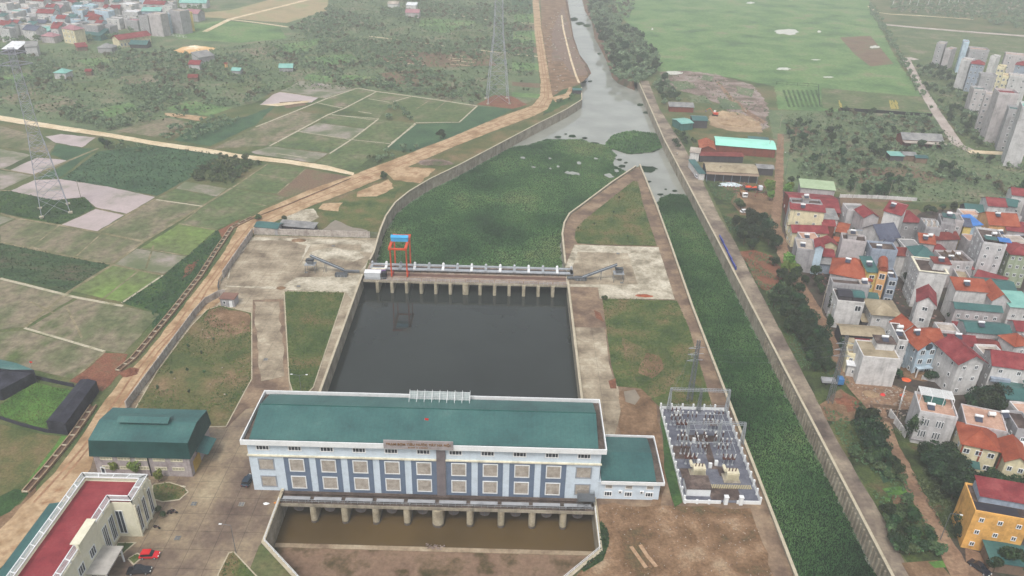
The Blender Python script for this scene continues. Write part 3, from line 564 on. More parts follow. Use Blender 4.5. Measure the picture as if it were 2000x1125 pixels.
S('bare_ground', M_SOIL, [(1210, 765), (1255, 762), (1282, 792), (1290, 850), (1300, 930), (1290, 990), (1270, 990), (1280, 880), (1210, 860)], 7, .5)
S('puddle', bpy.data.materials['muddy_puddle'], [(1218, 766), (1240, 762), (1250, 778), (1240, 792), (1222, 786)], 8, .4)
S('bare_ground', M_REDSOIL, [(1180, 630), (1172, 612), (1160, 606), (1164, 622)], 7, .4); S('bare_ground', M_REDSOIL, [(1188, 745), (1202, 740), (1204, 760), (1192, 760)], 7, .3)
S('rubble_ground', M_DEBRIS, [(1170, 985), (1290, 988), (1330, 990), (1465, 992), (1490, 1060), (1530, 1200), (1110, 1200), (1117, 1128), (1176, 1080)], 3, .6)
S('weed_patch', M_WEED, [(1172, 1020), (1186, 1035), (1190, 1060), (1178, 1095), (1140, 1118), (1135, 1112), (1172, 1082)], 4, .4)
S('weed_patch', M_WEED, [(1288, 800), (1293, 800), (1333, 982), (1318, 992), (1300, 930)], 8, .3)
leaves('weeds', [(1172, 1020), (1186, 1035), (1190, 1060), (1178, 1095), (1140, 1118), (1135, 1112), (1172, 1082)], .1, 14, .3, .7, F_MID, 'dark weeds growing along the foot of the walls', base=0)
leaves('weeds', [(1372, 345), (1392, 360), (1440, 380), (1440, 460), (1500, 500), (1560, 600), (1625, 700), (1690, 800), (1740, 880), (1790, 985), (1870, 1140), (1795, 1140), (1728, 1010), (1636, 855), (1582, 755), (1510, 622), (1470, 545), (1438, 478)], .1, 3.4, .3, .8, F_SEMI, 'dark weeds growing along the foot of the walls', base=0, patch=-.2)
leaves('crop_rows', [(-60, 465), (0, 475), (215, 518), (137, 567), (0, 543), (-60, 532)], .05, 1.6, .35, .5, F_MID, 'leafy vegetable crop growing in the paddy grid', base=0)
leaves('crop_rows', [(120, 350), (192, 298), (300, 285), (435, 301), (368, 349), (306, 382), (221, 365)], .05, .8, .45, .5, F_MID, 'leafy vegetable crop growing in the paddy grid', base=0)
leaves('grass', [(0, 374), (20, 374), (107, 392), (165, 386), (186, 407), (115, 439), (58, 428), (0, 416)], .05, 1.5, .4, .6, F_MID, 'rough grass tufts growing over the lawns', base=0)
leaves('grass', [(366, 500), (424, 450), (440, 470), (400, 530), (335, 612), (300, 655), (296, 606), (238, 592), (320, 538)], .05, 2.5, .35, .5, F_MID, 'rough grass tufts growing over the lawns', base=0)
leaves('grass', [(0, 792), (64, 746), (130, 760), (152, 770), (88, 836), (0, 814)], .05, 8, .2, .3, M_GRASSL, 'rough grass tufts growing over the lawns', base=0)
leaves('undergrowth', [(-300, 190), (-40, 100), (190, 98), (345, 105), (560, 78), (640, 20), (650, -50), (1030, -50), (1046, 150), (1000, 150), (928, 205), (740, 176), (548, 176), (430, 215), (228, 254), (0, 218)], .05, .16, .95, 1.1, F_FARL, 'patchy green undergrowth between the orchard trees', base=0)
leaves('undergrowth', [(1530, 224), (1640, 218), (1810, 232), (1900, 298), (2020, 330), (2020, 400), (1800, 395), (1640, 372), (1560, 345)], .05, .5, .6, .9, F_FARL, 'patchy green undergrowth between the orchard trees', base=0)
leaves('undergrowth', [(1838, 222), (1796, 160), (1790, 135), (1830, 130), (1880, 150), (1905, 230), (2010, 292), (1900, 290)], .05, .4, .6, .9, F_FARL, 'patchy green undergrowth between the orchard trees', base=0)
leaves('undergrowth', [(1290, 145), (1400, 150), (1500, 210), (1500, 260), (1440, 225), (1330, 200), (1290, 170)], .12, .25, .6, .7, F_FARL, 'patchy green undergrowth between the orchard trees', base=0, patch=.1)
for q in [[(1310, 160), (1345, 158), (1360, 172), (1320, 176)], [(1400, 190), (1440, 200), (1452, 214), (1412, 214)], [(1440, 168), (1474, 178), (1468, 190), (1440, 182)], [(1345, 186), (1380, 188), (1392, 204), (1350, 200)], [(1375, 146), (1398, 150), (1390, 160), (1368, 156)]]:
    S('weed_patch', M_MARSH, q, 5, 1.2)
for q in [[(1655, 350), (1700, 346), (1740, 352), (1690, 362)], [(1800, 345), (1850, 350), (1840, 362), (1795, 356)], [(1540, 250), (1580, 246), (1590, 262), (1550, 268)]]:
    S('weed_patch', M_BROWNFIELD, q, 5, 1.5)
S('verge', MATS['dark_verge'], [(1722, 830), (1752, 876), (1800, 965), (1850, 1052), (1885, 1052), (1890, 1000), (1850, 900), (1800, 870), (1770, 850)], 2, .5)
leaves('weeds', [(1722, 830), (1752, 876), (1800, 965), (1850, 1052), (1885, 1052), (1890, 1000), (1850, 900), (1800, 870), (1770, 850)], .1, 5, .3, .9, F_SEMI, 'dark weeds growing along the foot of the walls', base=0, patch=-.8)
# ---- garden beds between the canal road and the lane
for m_, p_ in [(M_BRIGHT, [(1722, 955), (1760, 950), (1775, 962), (1740, 972)]), (M_BRIGHT, [(1742, 990), (1766, 990), (1768, 998), (1746, 1000)]), (M_BRIGHT, [(1728, 972), (1740, 974), (1738, 982), (1728, 980)]), (M_SOIL, [(1740, 968), (1770, 968), (1765, 985), (1745, 985)]), (M_DARKCROP, [(1710, 905), (1745, 900), (1765, 930), (1725, 945)]), (M_SOIL, [(1760, 1100), (1830, 1095), (1860, 1130), (1790, 1150)]), (M_BRIGHT, [(1812, 1098), (1850, 1095), (1862, 1108), (1825, 1110)]), (M_BRIGHT, [(1770, 1040), (1800, 1036), (1806, 1046), (1775, 1050)])]:
    S('garden_bed', m_, p_, 4, .2)
# ================================================================== PUMP STATION
GRP_W = 'station windows'
def window(parent, x, y, z, wd, hg, ax='y', frame=None, glass=None, mull=2, fw=.18, name='window', sgn=-1, label=None, cache={}):
    """a framed window on a wall that faces -y (ax 'y') or -x (ax 'x'); the frame is a part, the panes its sub-part"""
    frame = frame or M_WHITE; glass = glass or M_GLASS
    k = (round(wd, 2), round(hg, 2), frame.name, glass.name, mull, fw)
    if k not in cache:
        mb = MB(); t = .12
        mb.box(-wd/2, -t, 0, -wd/2+fw, .02, hg); mb.box(wd/2-fw, -t, 0, wd/2, .02, hg); mb.box(-wd/2+fw, -t, hg-fw, wd/2-fw, .02, hg); mb.box(-wd/2+fw, -t, 0, wd/2-fw, .02, fw)
        for i in range(1, mull): xx = -wd/2+wd*i/mull; mb.box(xx-.05, -t+.03, fw, xx+.05, .02, hg-fw)
        f = mb.mesh('window_frame', frame); mb = MB(); mb.box(-wd/2+fw, -.03, fw, wd/2-fw, .01, hg-fw); [mb.box(-wd/2+fw, -.09, fw+(hg-2*fw)*(q+.55)/8, wd/2-fw, -.031, fw+(hg-2*fw)*(q+.9)/8) for q in range(8 if glass is M_LOUVRE else 0)]; cache[k] = (f, mb.mesh('window_pane', glass))
    f, g = cache[k]
    o = obj(name, f, parent, label=label); o.location = (x, y, z)
    o.rotation_euler = (0, 0, 0 if ax == 'y' else (-math.pi/2 if ax == 'x' else math.pi/2))
    obj('pane', g, o); return o
M_LOUVRE = gm('louvre_blind', [(138, 130, 120), (158, 150, 140), (172, 164, 154)], scale=.8, fine=5, famt=.2, bump=0)
BX0, BX1, BY0, BY1, BH = -59.1, 21.3, 138.1, 155.2, 14.3
st = thing('pump_station', 'long light blue pump station with green sheet roof and name board', 'pumping station', (BX0, BY0, 0))
W_, D_ = BX1-BX0, BY1-BY0
mb = MB(); mb.box(0, 0, -.5, W_, D_, BH); mb.build('wall', M_LBLUE, st)
nb = 11; bw = 7.235; x0 = 7.3
mb = MB()
PX = [10.8+7.3*i for i in range(5)]+[48.0+7.26*i for i in range(4)]
for xc in PX: mb.box(xc-2.9, -.07, .1, xc+2.9, .01, 10.5)
slate = mb.build('facade_panel', M_SLATE, st)
mb = MB(); mb.box(-.25, -.45, 10.55, W_+.25, .01, 10.85); mb.box(-.25, .011, 10.55, -.002, D_, 10.85); mb.build('string_course', M_OFFW, st)
mb = MB(); mb.box(-1, -1.05, BH, W_+1, D_+.9, BH+.25)
for a in ((-1, -1.05, W_+1, -.8), (-1, D_+.65, W_+1, D_+.9), (-1, -.8, -.75, D_+.65), (W_+.75, -.8, W_+1, D_+.65)): mb.box(a[0], a[1], BH+.25, a[2], a[3], BH+1.35)
mb.build('cornice', M_WHITE, st)
mb = MB(); mb.box(-.74, -.79, BH+.253, W_+.74, D_+.64, BH+.3); mb.build('gutter', M_DARKC, st)
mb = MB()
rz0, rz1 = BH+.75, BH+3.4; ry0, ry1, rym = .1, D_-.1, D_*.56
for (a, b) in (((ry0, rz0), (rym, rz1)), ((rym, rz1), (ry1, rz0+.2))):
    mb.face([(.7, a[0], a[1]), (W_-.8, a[0], a[1]), (W_-.8, b[0], b[1]), (.7, b[0], b[1])])
    mb.face([(.7, a[0], a[1]-.15), (W_-.8, a[0], a[1]-.15), (W_-.8, b[0], b[1]-.15), (.7, b[0], b[1]-.15)][::-1])
for x in (.7, W_-.8): mb.face([(x, ry0, rz0), (x, rym, rz1), (x, ry1, rz0+.2), (x, ry1, BH+.3), (x, ry0, BH+.3)])
rf = mb.build('roof', M_TEAL, st)
mb = MB(); mb.bar((.7, rym, rz1+.03), (W_-.8, rym, rz1+.03), .13); mb.build('ridge_cap', pm('dark_teal_trim', (34, 84, 78)), rf)
M_GREYB = pm('grey_brown_cladding', (112, 104, 106))
mb = MB(); mb.box(42.95, -.46, 0, 45.0, -.071, BH); mb.build('central_pilaster', M_GREYB, st)
for i in range(11):
    xc = 3.5+i*7.3
    window(st, xc, -.02, 12.1, 3.1, 1.5, mull=4, fw=.22, name='clerestory_window', glass=M_GLASS)
M_GREYF = pm('grey_frame', (140, 146, 154))
for i in range(11):
    if 0 < i < 10:
        xc = PX[i-1]
        for z in (1.0, 6.1): window(st, xc, -.08, z, 3.5, 3.75, mull=1, fw=.22, frame=M_WHITE, glass=M_LOUVRE, name='louvre_window')
    else:
        xc = 3.8 if i == 0 else W_-3.7
        for z in (1.2, 6.3): window(st, xc, -.02, z, 3.7, 3.4, mull=1, fw=.25, frame=M_GREYF, glass=M_LOUVRE, name='louvre_window')
# the panel row misses one bay behind the central pilaster: windows sit each side
sg = thing('name_board', 'grey sign board with gold raised letters on the station eave', 'sign', (BX0+31.3, BY0-1.35, BH+.35))
mb = MB(); mb.box(0, 0, 0, 15.6, .25, 2.3); mb.build('board', pm('sign_grey', (150, 142, 142)), sg)
M_GOLD = pm('gold_letter', (120, 84, 40), rough=.4)
def text(body, size, loc, mat, parent, name='lettering', ext=.05):
    c = bpy.data.curves.new(name, 'FONT'); c.body = body; c.size = size; c.extrude = ext; c.align_x = 'CENTER'; c.space_character = 1.05; c.offset = size*.018
    c.materials.append(mat); tmp = bpy.data.objects.new('t', c); COL.objects.link(tmp); bpy.context.view_layer.update()
    me = bpy.data.meshes.new_from_object(tmp.evaluated_get(bpy.context.evaluated_depsgraph_get())); bpy.data.objects.remove(tmp)
    o = obj(name, me, parent); o.location = loc; o.rotation_euler = (math.pi/2, 0, 0); return o
text('TRẠM BƠM TIÊU NƯỚC TÂY HÀ NỘI', .84, (7.8, -.06, 1.05), M_GOLD, sg)
mb = MB()
for k in range(14):
    if k not in (5, 7): mb.box(5.5+k*.32, -.05, .3, 5.5+k*.32+.2, -.002, .62)
mb.build('small_lettering', M_GOLD, sg)
# roof-top grid frame at the rear eave
gr = thing('roof_sign_frame', 'white steel grid frame of a sign standing on the rear station eave', 'sign frame', (-24.0, BY1-.9, BH+1.1))
mb = MB(); mb.box(0, -.05, 0, 14.6, .05, .12)
for k in range(15): mb.box(k*1.02, -.04, .12, k*1.02+.06, .04, 2.6)
for k in range(5): mb.box(0, -.03, .4+k*.5, 14.6, .03, .45+k*.5)
mb.build('grid', M_WHITE, gr)
mb = MB(); mb.box(.05, .06, .15, 14.5, .09, 2.5); mb.build('mesh_panel', pm('pale_mesh', (176, 184, 184)), gr)
mb = MB()
for k in range(9): mb.bar((k*1.82, 0, 2.7), (k*1.82-.1, -2.6, .3), .06); mb.bar((k*1.82, 0, 0), (k*1.82, 0, 3.0), .06)
mb.build('brace', M_WHITE, gr)
def flag(label, loc, h=3.0, s=.9):
    t = thing('flag_pole', label, 'flag', loc)
    mb = MB(); mb.bar((0, 0, 0), (0, 0, h), .05); mb.build('pole', M_STEEL, t)
    mb = MB()
    for k in range(4): mb.face([(k*s/4, .06*math.sin(k*1.6), h-s*.66), ((k+1)*s/4, .06*math.sin((k+1)*1.6), h-s*.66), ((k+1)*s/4, .06*math.sin((k+1)*1.6), h), (k*s/4, .06*math.sin(k*1.6), h)])
    mb.build('flag', pm('flag_red', (200, 30, 30)), t)
flag('small red flag on a pole above the station green roof', P(826, 836, 15) if False else Vector((-19.4, 144.5, 14.8)), 2.6, .9)
# ---- annex
ax = thing('station_annex', 'small light blue annex with green roof beside the pump station', 'annex', (BX1+.05, 138.3, 0))
mb = MB(); mb.box(0, 0, -.3, 14.3, 15.4, 5.2); mb.build('wall', M_LBLUE, ax)
mb = MB(); mb.box(.45, -.9, 5.2, 15.1, 16.2, 5.4)
for a in ((0.45, -.9, 15.1, -.68), (.45, 15.98, 15.1, 16.2), (14.88, -.68, 15.1, 15.98)): mb.box(a[0], a[1], 5.4, a[2], a[3], 6.1)
mb.build('cornice', M_WHITE, ax)
mb = MB(); mb.box(.5, -.67, 5.402, 14.87, 15.97, 5.45); mb.build('gutter', M_DARKC, ax)
mb = MB(); ym = 8.3
for (a, b) in (((.0, 5.75), (ym, 7.2)), ((ym, 7.2), (15.5, 5.9))): mb.face([(.5, a[0], a[1]), (13.2, a[0], a[1]), (13.2, b[0], b[1]), (.5, b[0], b[1])])
mb.face([(13.2, 0, 5.75), (13.2, ym, 7.2), (13.2, 15.5, 5.9), (13.2, 15.5, 5.45), (13.2, 0, 5.45)]); mb.face([(.5, 0, 5.75), (13.2, 0, 5.75), (13.2, 0, 5.45), (.5, 0, 5.45)])
mb.build('roof', M_TEAL, ax)
for xc in (2.4, 7.1, 12.0):
    window(ax, xc, 0, .9, 1.9, 1.5, mull=3, fw=.2); window(ax, xc, 0, 3.2, 1.8, 1.3, mull=1, fw=.2, glass=M_LOUVRE)
for k, xc in enumerate((5.2, 10.2)):
    a_ = thing('air_conditioner', 'white air conditioner box on the annex wall beside the %s window' % ('middle', 'outer')[k], 'air conditioner', (BX1+.05+xc, 138.3, 2.2))
    mb = MB(); mb.box(-.45, -.4, 0, .45, -.05, .65); mb.build('casing', M_WHITE, a_); mb = MB(); mb.bar((-.12, -.42, .33), (-.12, -.4, .33), .24, 12); mb.build('fan_grille', M_DARK, a_)
    mb = MB(); mb.box(-.4, -.38, -.06, .4, 0, -.002); mb.build('bracket', M_STEELD, a_)
# ---- discharge deck in front of the station
dk = thing('outlet_deck', 'concrete discharge deck with grating panels and rails below the station', 'deck', (XL, 134.2, 0))
L_ = 72.6
mb = MB(); mb.box(-.2, 0, -.9, L_, 3.85, -.35); mb.box(-.2, 3.0, -.35, L_, 3.85, .12); mb.box(-.2, 0, -.35, L_, .25, .1); mb.build('slab', M_DARKC, dk)
mb = MB(); mb.box(-.2, -.18, -.95, L_, -.002, -.1); mb.build('edge_beam', M_WALLC, dk)
for i in range(10):
    mb = MB(); mb.box(.5+i*7.235, .75, .3, .5+i*7.235+6.3, 1.75, .42); mb.box(.8+i*7.235, 1.0, -.35, 1.1+i*7.235, 1.5, .3); mb.box(6.2+i*7.235, 1.0, -.35, 6.5+i*7.235, 1.5, .3); mb.build('grating_panel', pm('weathered_grating', (150, 152, 156)), dk)
mb = MB()
for y in (.12,):
    for z in (.55, 1.05): mb.bar((0, y, z), (L_-.3, y, z), .045)
    for i in range(49): mb.bar((i*1.5, y, .1), (i*1.5, y, 1.05), .04)
mb.build('railing', M_STEEL, dk)
mb = MB()
for z in (.6, 1.1): mb.bar((0, 2.4, z), (L_-.3, 2.4, z), .05)
for i in range(25): mb.bar((i*3, 2.4, -.35), (i*3, 2.4, 1.1), .05)
mb.build('pipe_rail', pm('rusty_pipe', (84, 70, 66)), dk)
for i in range(1, 10):
    wd = 1.35 if i == 5 else .8
    pr = thing('deck_pier', 'thicker rounded concrete pier under the middle of the outlet deck' if i == 5 else 'slim rounded concrete pier under the outlet deck', 'pier', (XL+i*7.235+(.25 if i < 6 else .45), 134.75, -7.2), group=None if i == 5 else 'slim piers of the outlet deck')
    mb = MB(); pts = [(wd*math.cos(a), wd*.9*math.sin(a)) for a in [math.pi+k*math.pi/8 for k in range(9)]]+[(wd, 6.2), (-wd, 6.2)]
    mb.prism(pts, 0, 6.25); mb.build('shaft', gm('pier_concrete', [(136, 126, 108), (160, 150, 128), (172, 162, 142)], scale=.4, fine=2, famt=.18, streak=.3), pr)
    mb = MB(); mb.prism([(p[0]*1.02, p[1]*1.02-.02) for p in pts], 1.2, 1.9); mb.build('water_stain', pm('wet_stain', (92, 84, 76)), pr)
for i in range(10):
    xg = XL+.2+(i+.5)*7.235
    fg = thing('flap_gate', 'round steel flap gate hanging under the outlet deck between two piers', 'flap gate', (xg, 135.6, -2.6), group='flap gates of the pump outlets')
    mb = MB(); mb.bar((0, .0, 0), (0, .25, 0), 1.25, 20); mb.build('disc', pm('rusted_gate_steel', (104, 92, 88), rough=.7), fg)
    mb = MB()
    for z in (-.7, -.25, .25, .7): mb.box(-1.0, -.08, z-.05, 1.0, -.005, z+.05)
    mb.box(-.06, -.1, -1.1, .06, -.082, 1.1); mb.build('rib', M_STEELD, fg)
    mb = MB(); mb.box(-.2, .1, 1.15, .2, .2, 2.2); mb.build('hanger', M_STEELD, fg)
# platform at the end of the deck
pl = thing('steel_platform', 'grey steel maintenance platform with cross braces at the deck end', 'platform', (16.4, 134.5, 0))
mb = MB(); mb.box(0, 0, 2.5, 4.0, 2.6, 2.65); mb.build('floor_plate', M_STEELD, pl)
for x, y in ((0.1, .1), (3.9, .1), (.1, 2.5), (3.9, 2.5)): MB().bar((x, y, -.3), (x, y, 3.5), .08).build('post', M_STEELD, pl)
mb = MB(); mb.bar((.1, .1, 0), (3.9, .1, 2.5), .05); mb.bar((3.9, .1, 0), (.1, .1, 2.5), .05)
for z in (3.0, 3.5):
    mb.bar((.1, .1, z), (3.9, .1, z), .04); mb.bar((.1, 2.5, z), (3.9, 2.5, z), .04); mb.bar((3.9, .1, z), (3.9, 2.5, z), .04)
mb.build('brace', M_STEELD, pl)
# railings on the outlet walls
for nm, pts, lb in (('a', out_l[:4], 'white pipe railing on the outlet wall beside the parking yard'), ('b', out_r[:4], 'white pipe railing on the outlet wall beside the rubble ground')):
    t = thing('railing', lb, 'railing', (pts[0][0], pts[0][1]-6.5, .6)); mb = MB(); pp = [(pts[0][0], pts[0][1]-6.5)]+list(pts[1:]); ps = MB()
    q = [Vector((p[0]-pts[0][0], p[1]-pts[0][1]+6.5, 0)) for p in pp]
    for a, b in zip(q, q[1:]):
        for z in (.5, 1.0): mb.bar(a+Vector((0, 0, z)), b+Vector((0, 0, z)), .06)
        n = int((b-a).length/1.8)
        for k in range(n): c = a.lerp(b, k/n); ps.bar(c, c+Vector((0, 0, 1)), .05)
    mb.build('rail', M_WHITE, t); ps.build('post', M_WHITE, t)

# ================================================================== SCREEN BRIDGE
br = thing('screen_bridge', 'long concrete trash rack bridge on piers across the basin', 'bridge', (-52.9, 243.6, 0))
BL = 72.7
M_BRC = gm('bridge_concrete', [(116, 100, 88), (140, 122, 108), (158, 144, 130)], scale=.3, fine=1.6, famt=.22, streak=.15)
mb = MB(); mb.box(0, 1.3, -.7, BL, 14.2, 0); mb.build('deck', M_BRC, br)
mb = MB(); mb.box(0, .7, -.75, BL, 1.3, -.05); mb.build('edge_beam', M_WALLC, br)
mb = MB(); mb.box(.5, 4.6, .003, BL-.5, 6.6, .06); mb.build('stained_lane', pm('rusty_floor', (98, 74, 64)), br)
mb = MB(); mb.box(0, 13.2, .003, BL-.5, 14.1, .25); mb.build('upstream_kerb', pm('dull_concrete', (132, 122, 112)), br)
for i in range(14):
    mb = MB(); a = i*5.18+.35; b = (i+1)*5.18-.35
    for z in (.5, 1.05): mb.bar((a, .95, z), (b, .95, z), .06)
    for k in range(4): x = a+(b-a)*k/3; mb.bar((x, .95, -.05), (x, .95, 1.05), .05)
    mb.build('railing', M_STEEL, br)
mb = MB(); mb.box(0, 13.6, -4.6, BL, 13.75, -.7)
for k in range(180): mb.box(k*.4+.1, 13.75, -5, k*.4+.18, 14.1, -.1)
mb.build('trash_rack', M_STEELD, br)
for i in range(1, 14):
    wide = i == 7
    pr = thing('bridge_pier', 'double width concrete pier at the middle of the screen bridge' if wide else 'slim concrete pier of the screen bridge standing in dark water', 'pier', (-52.9+i*5.18+(.1 if i > 6 else -.1), 243.55, -6.5), group=None if wide else 'slim piers of the screen bridge')
    wd = 1.05 if wide else .58
    mb = MB(); pts = [(wd*math.cos(a), wd*.6+wd*.6*math.sin(a)) for a in [math.pi+k*math.pi/6 for k in range(7)]]+[(wd, 14), (-wd, 14)]
    mb.prism(pts, 0, 6.2 if not wide else 6.2)
    mb.build('shaft', MATS['pier_concrete'], pr)
# conveyor along the bridge
cv = thing('rake_conveyor', 'long galvanised conveyor with domed motors along the screen bridge', 'conveyor', (-52.9, 251.2, 0))
mb = MB(); mb.box(1.5, -.2, .9, BL+2.2, 1.3, 1.25); mb.build('trough', M_STEEL, cv)
mb = MB(); mb.box(1.5, 2.6, 1.3, BL+2.2, 3.7, 1.7); mb.build('rake_beam', M_STEEL, cv)
mb = MB(); mb.box(1.5, 1.31, .3, BL, 2.59, .9); mb.build('skirt', pm('dark_conveyor_belt', (62, 60, 64)), cv)
for i in range(16):
    x = min(1.8+i*5.18, BL+1.6); mb = MB(); mb.bar((x, 3.1, 1.7), (x, 3.1, 2.5), .5, 12, .45); mb.bar((x, 3.1, 2.5), (x, 3.1, 2.85), .45, 12, .1); mb.box(x-.45, -.25, 1.25, x+.45, 2.6, 1.55); mb.build('motor', M_WHITE if i % 2 else M_STEEL, cv)
mb = MB()
for i in range(30): mb.box(2+i*2.5, 0, 0, 2.15+i*2.5, .15, .9); mb.box(2+i*2.5, 3.3, 0, 2.15+i*2.5, 3.45, 1.3)
mb.build('leg', M_STEELD, cv)
# control cabin
cb = thing('control_cabin', 'white boxy cabin at the near end of the screen bridge', 'cabin', (-52.4, 245.0, 0))
mb = MB(); mb.box(0, 0, 0, 5.6, 2.6, 2.5); mb.build('wall', gm('cabin_white', [(176, 180, 184), (196, 198, 200)], scale=.5, famt=.08), cb)
mb = MB(); mb.box(-.1, -.1, 2.5, 5.7, 2.7, 2.62); mb.build('roof', M_WHITE, cb); mb = MB(); mb.box(5.6, .3, 0, 5.66, 1.3, 2.1); mb.build('door', M_DARK, cb)
mb = MB(); mb.box(6.1, .6, 0, 7.6, 2.6, 2.3); mb.build('control_cabinet', M_DARK, cb)
tk = thing('rake_drive_unit', 'white and purple drive unit of the rake behind the control cabin', 'machine', (-50.8, 249.0, 0))
mb = MB(); mb.box(0, 0, .6, 5.2, .9, 1.6); mb.build('casing', pm('purple_casing', (120, 90, 140)), tk); mb = MB(); mb.box(0, 1.0, 1.5, 5, 1.9, 1.7); mb.build('cover', M_OFFW, tk)
for k in range(2): MB().bar((.4+k*4.2, .5, 0), (.4+k*4.2, .5, .6), .15).build('leg', M_STEELD, tk)
# orange gantry crane
gc = thing('gantry_crane', 'tall orange gantry crane with bright blue hoist house on the bridge', 'crane', (-43.1, 247.3, 0))
cw, cd, chh = 5.6, 9.2, 11.6
for x, y in ((0, 0), (cw, 0), (0, cd), (cw, cd)):
    MB().bar((x, y, .3), (x+(.0), y+(-.6 if y == 0 else .2), chh), .33, 4).build('leg', M_ORANGE, gc)
mb = MB(); mb.box(-.45, -2.2, chh, .45, cd+.8, chh+.8); mb.box(cw-.45, -2.2, chh, cw+.45, cd+.8, chh+.8); mb.build('main_girder', M_ORANGE, gc)
mb = MB(); mb.box(.45, -2.2, chh+.1, cw-.45, -1.5, chh+.65); mb.box(.45, cd+.2, chh+.1, cw-.45, cd+.8, chh+.65); mb.build('end_beam', M_ORANGE, gc)
mb = MB(); mb.box(-.3, 0, .0, .3, cd, .5); mb.box(cw-.3, 0, 0, cw+.3, cd, .5); mb.box(.3, cd-.3, .1, cw-.3, cd+.1, .4); mb.build('sill_beam', pm('dark_red_steel', (120, 40, 36)), gc)
mb = MB(); mb.box(-.2, 3.4, chh+.8, cw+.2, 5.4, chh+2.4); mb.face([(-.3, 3.2, chh+2.4), (cw+.3, 3.2, chh+2.4), (cw+.3, 4.4, chh+3), (-.3, 4.4, chh+3)]); mb.face([(-.3, 5.6, chh+2.4), (cw+.3, 5.6, chh+2.4), (cw+.3, 4.4, chh+3), (-.3, 4.4, chh+3)]); mb.build('hoist_house', M_CRBLUE, gc)
mb = MB(); mb.bar((cw/2, 4.4, 4), (cw/2, 4.4, chh+.8), .05); mb.box(cw/2-.3, 4.2, 3.4, cw/2+.3, 4.6, 4); mb.build('hook', M_STEELD, gc)
def inclined(label, lab2, x0, y, x1, hopx, sg):
    t = thing('belt_conveyor', label, 'conveyor', (x0, y, 0))
    dx = x1-x0
    mb = MB(); a = Vector((0, 0, .8)); b = Vector((dx, 0, 6.2)); n = Vector((0, .55, 0)); u = Vector((0, 0, .7))
    for s in (-1, 1): mb.face([a+n*s, b+n*s, b+n*s+u, a+n*s+u])
    mb.face([a-n, b-n, b+n, a+n]); mb.build('side_frame', pm('conveyor_steel', (92, 98, 106)), t)
    mb = MB(); mb.face([a-n*.8+u*.6, b-n*.8+u*.6, b+n*.8+u*.6, a+n*.8+u*.6]); mb.build('belt', pm('conveyor_belt', (150, 156, 160)), t)
    mb = MB(); mb.box(min(-sg*5.5, 0), -.5, .5, max(-sg*5.5, 0), .5, 1.1); mb.build('feed_belt', M_STEELD, t)
    for fx in (.55,):
        c = dx*fx; z = .8+5.4*fx
        for s in (-.5, .5): MB().bar((c, s, 0), (c+.3*s, s, z), .09).build('support_leg', M_STEELD, t)
        MB().bar((c-1.2, 0, 0), (c, 0, z), .07).build('support_leg', M_STEELD, t)
    h = thing('hopper', lab2, 'hopper', (hopx, y, 0))
    for sx in (-1.7, 1.7):
        for sy in (-1.3, 1.3): MB().bar((sx, sy, 0), (sx, sy, 3.3), .1).build('leg', M_STEELD, h)
    mb = MB(); mb.box(-1.9, -1.5, 3.2, 1.9, 1.5, 3.4); mb.build('platform', M_STEEL, h)
    mb = MB()
    lo = [(-.8, -.7), (.8, -.7), (.8, .7), (-.8, .7)]; hi = [(-1.5, -1.2), (1.5, -1.2), (1.5, 1.2), (-1.5, 1.2)]
    for k in range(4):
        j = (k+1) % 4; mb.face([(*lo[k], 3.4), (*lo[j], 3.4), (*hi[j], 5), (*hi[k], 5)])
    mb.build('funnel', M_STEELD, h)
    mb = MB(); mb.box(-.9, -.7, 3.9, .9, .7, 4.6); mb.build('load', M_DARK, h)
inclined('grey belt conveyor rising towards the hopper on the yard near the cabin', 'four legged steel hopper under the conveyor near the orange crane', -60.6, 249.5, -72.2, -72.4, -1)
inclined('grey belt conveyor rising towards the hopper on the peninsula slab', 'four legged steel hopper under the conveyor on the peninsula slab', 25.2, 249.0, 37.2, 38.0, 1)
mb = MB()
for k, (x, y) in enumerate(((-61, 246.8), (24.5, 249))):
    c = thing('waste_container', ('open grey waste skip at the foot of the conveyor near the cabin', 'open grey waste skip at the foot of the peninsula conveyor')[k], 'skip', (x, y, 0))
    mb = MB(); lo = [(-2, -1), (2, -1), (2, 1), (-2, 1)]
    for i in range(4): j = (i+1) % 4; mb.face([(*lo[i], .1), (*lo[j], .1), (lo[j][0]*1.1, lo[j][1]*1.1, 1.1), (lo[i][0]*1.1, lo[i][1]*1.1, 1.1)])
    mb.box(-2, -1, .05, 2, 1, .15); mb.build('tub', M_STEELD, c); mb = MB()
    for x_ in (-1.2, 0, 1.2): mb.box(x_-.06, -1.12, .1, x_+.06, -1.02, 1.0)
    mb.build('rib', M_STEEL, c)

# ================================================================== COMPOUND WALLS, FENCES, DRAIN
def fence_wall(label, pts, h, step, mat, name='compound_wall', cat='wall', t=.22, post=.34, rail=False):
    W = [Vector((p[0], p[1], 0)) if len(p) == 3 else Vector((*P(*p).xy, 0)) for p in pts]; b0 = W[0]
    r = thing(name, label, cat, b0); q = [p-b0 for p in W]; mb = MB()
    if rail:
        for a, b in zip(q, q[1:]):
            for z in (h*.35, h): mb.bar(a+Vector((0, 0, z)), b+Vector((0, 0, z)), t)
    else: path_wall(mb, q, 0, h, t, 1)
    mb.build('rail' if rail else 'panel', mat, r)
    pb = MB(); pb.box(-post/2, -post/2, 0, post/2, post/2, h+.2); pm_ = pb.mesh('post', mat)
    for a, b in zip(q, q[1:]):
        n = max(1, int((b-a).length/step))
        for k in range(n):
            o = obj('post', pm_, r); o.location = a.lerp(b, k/n)
    return r
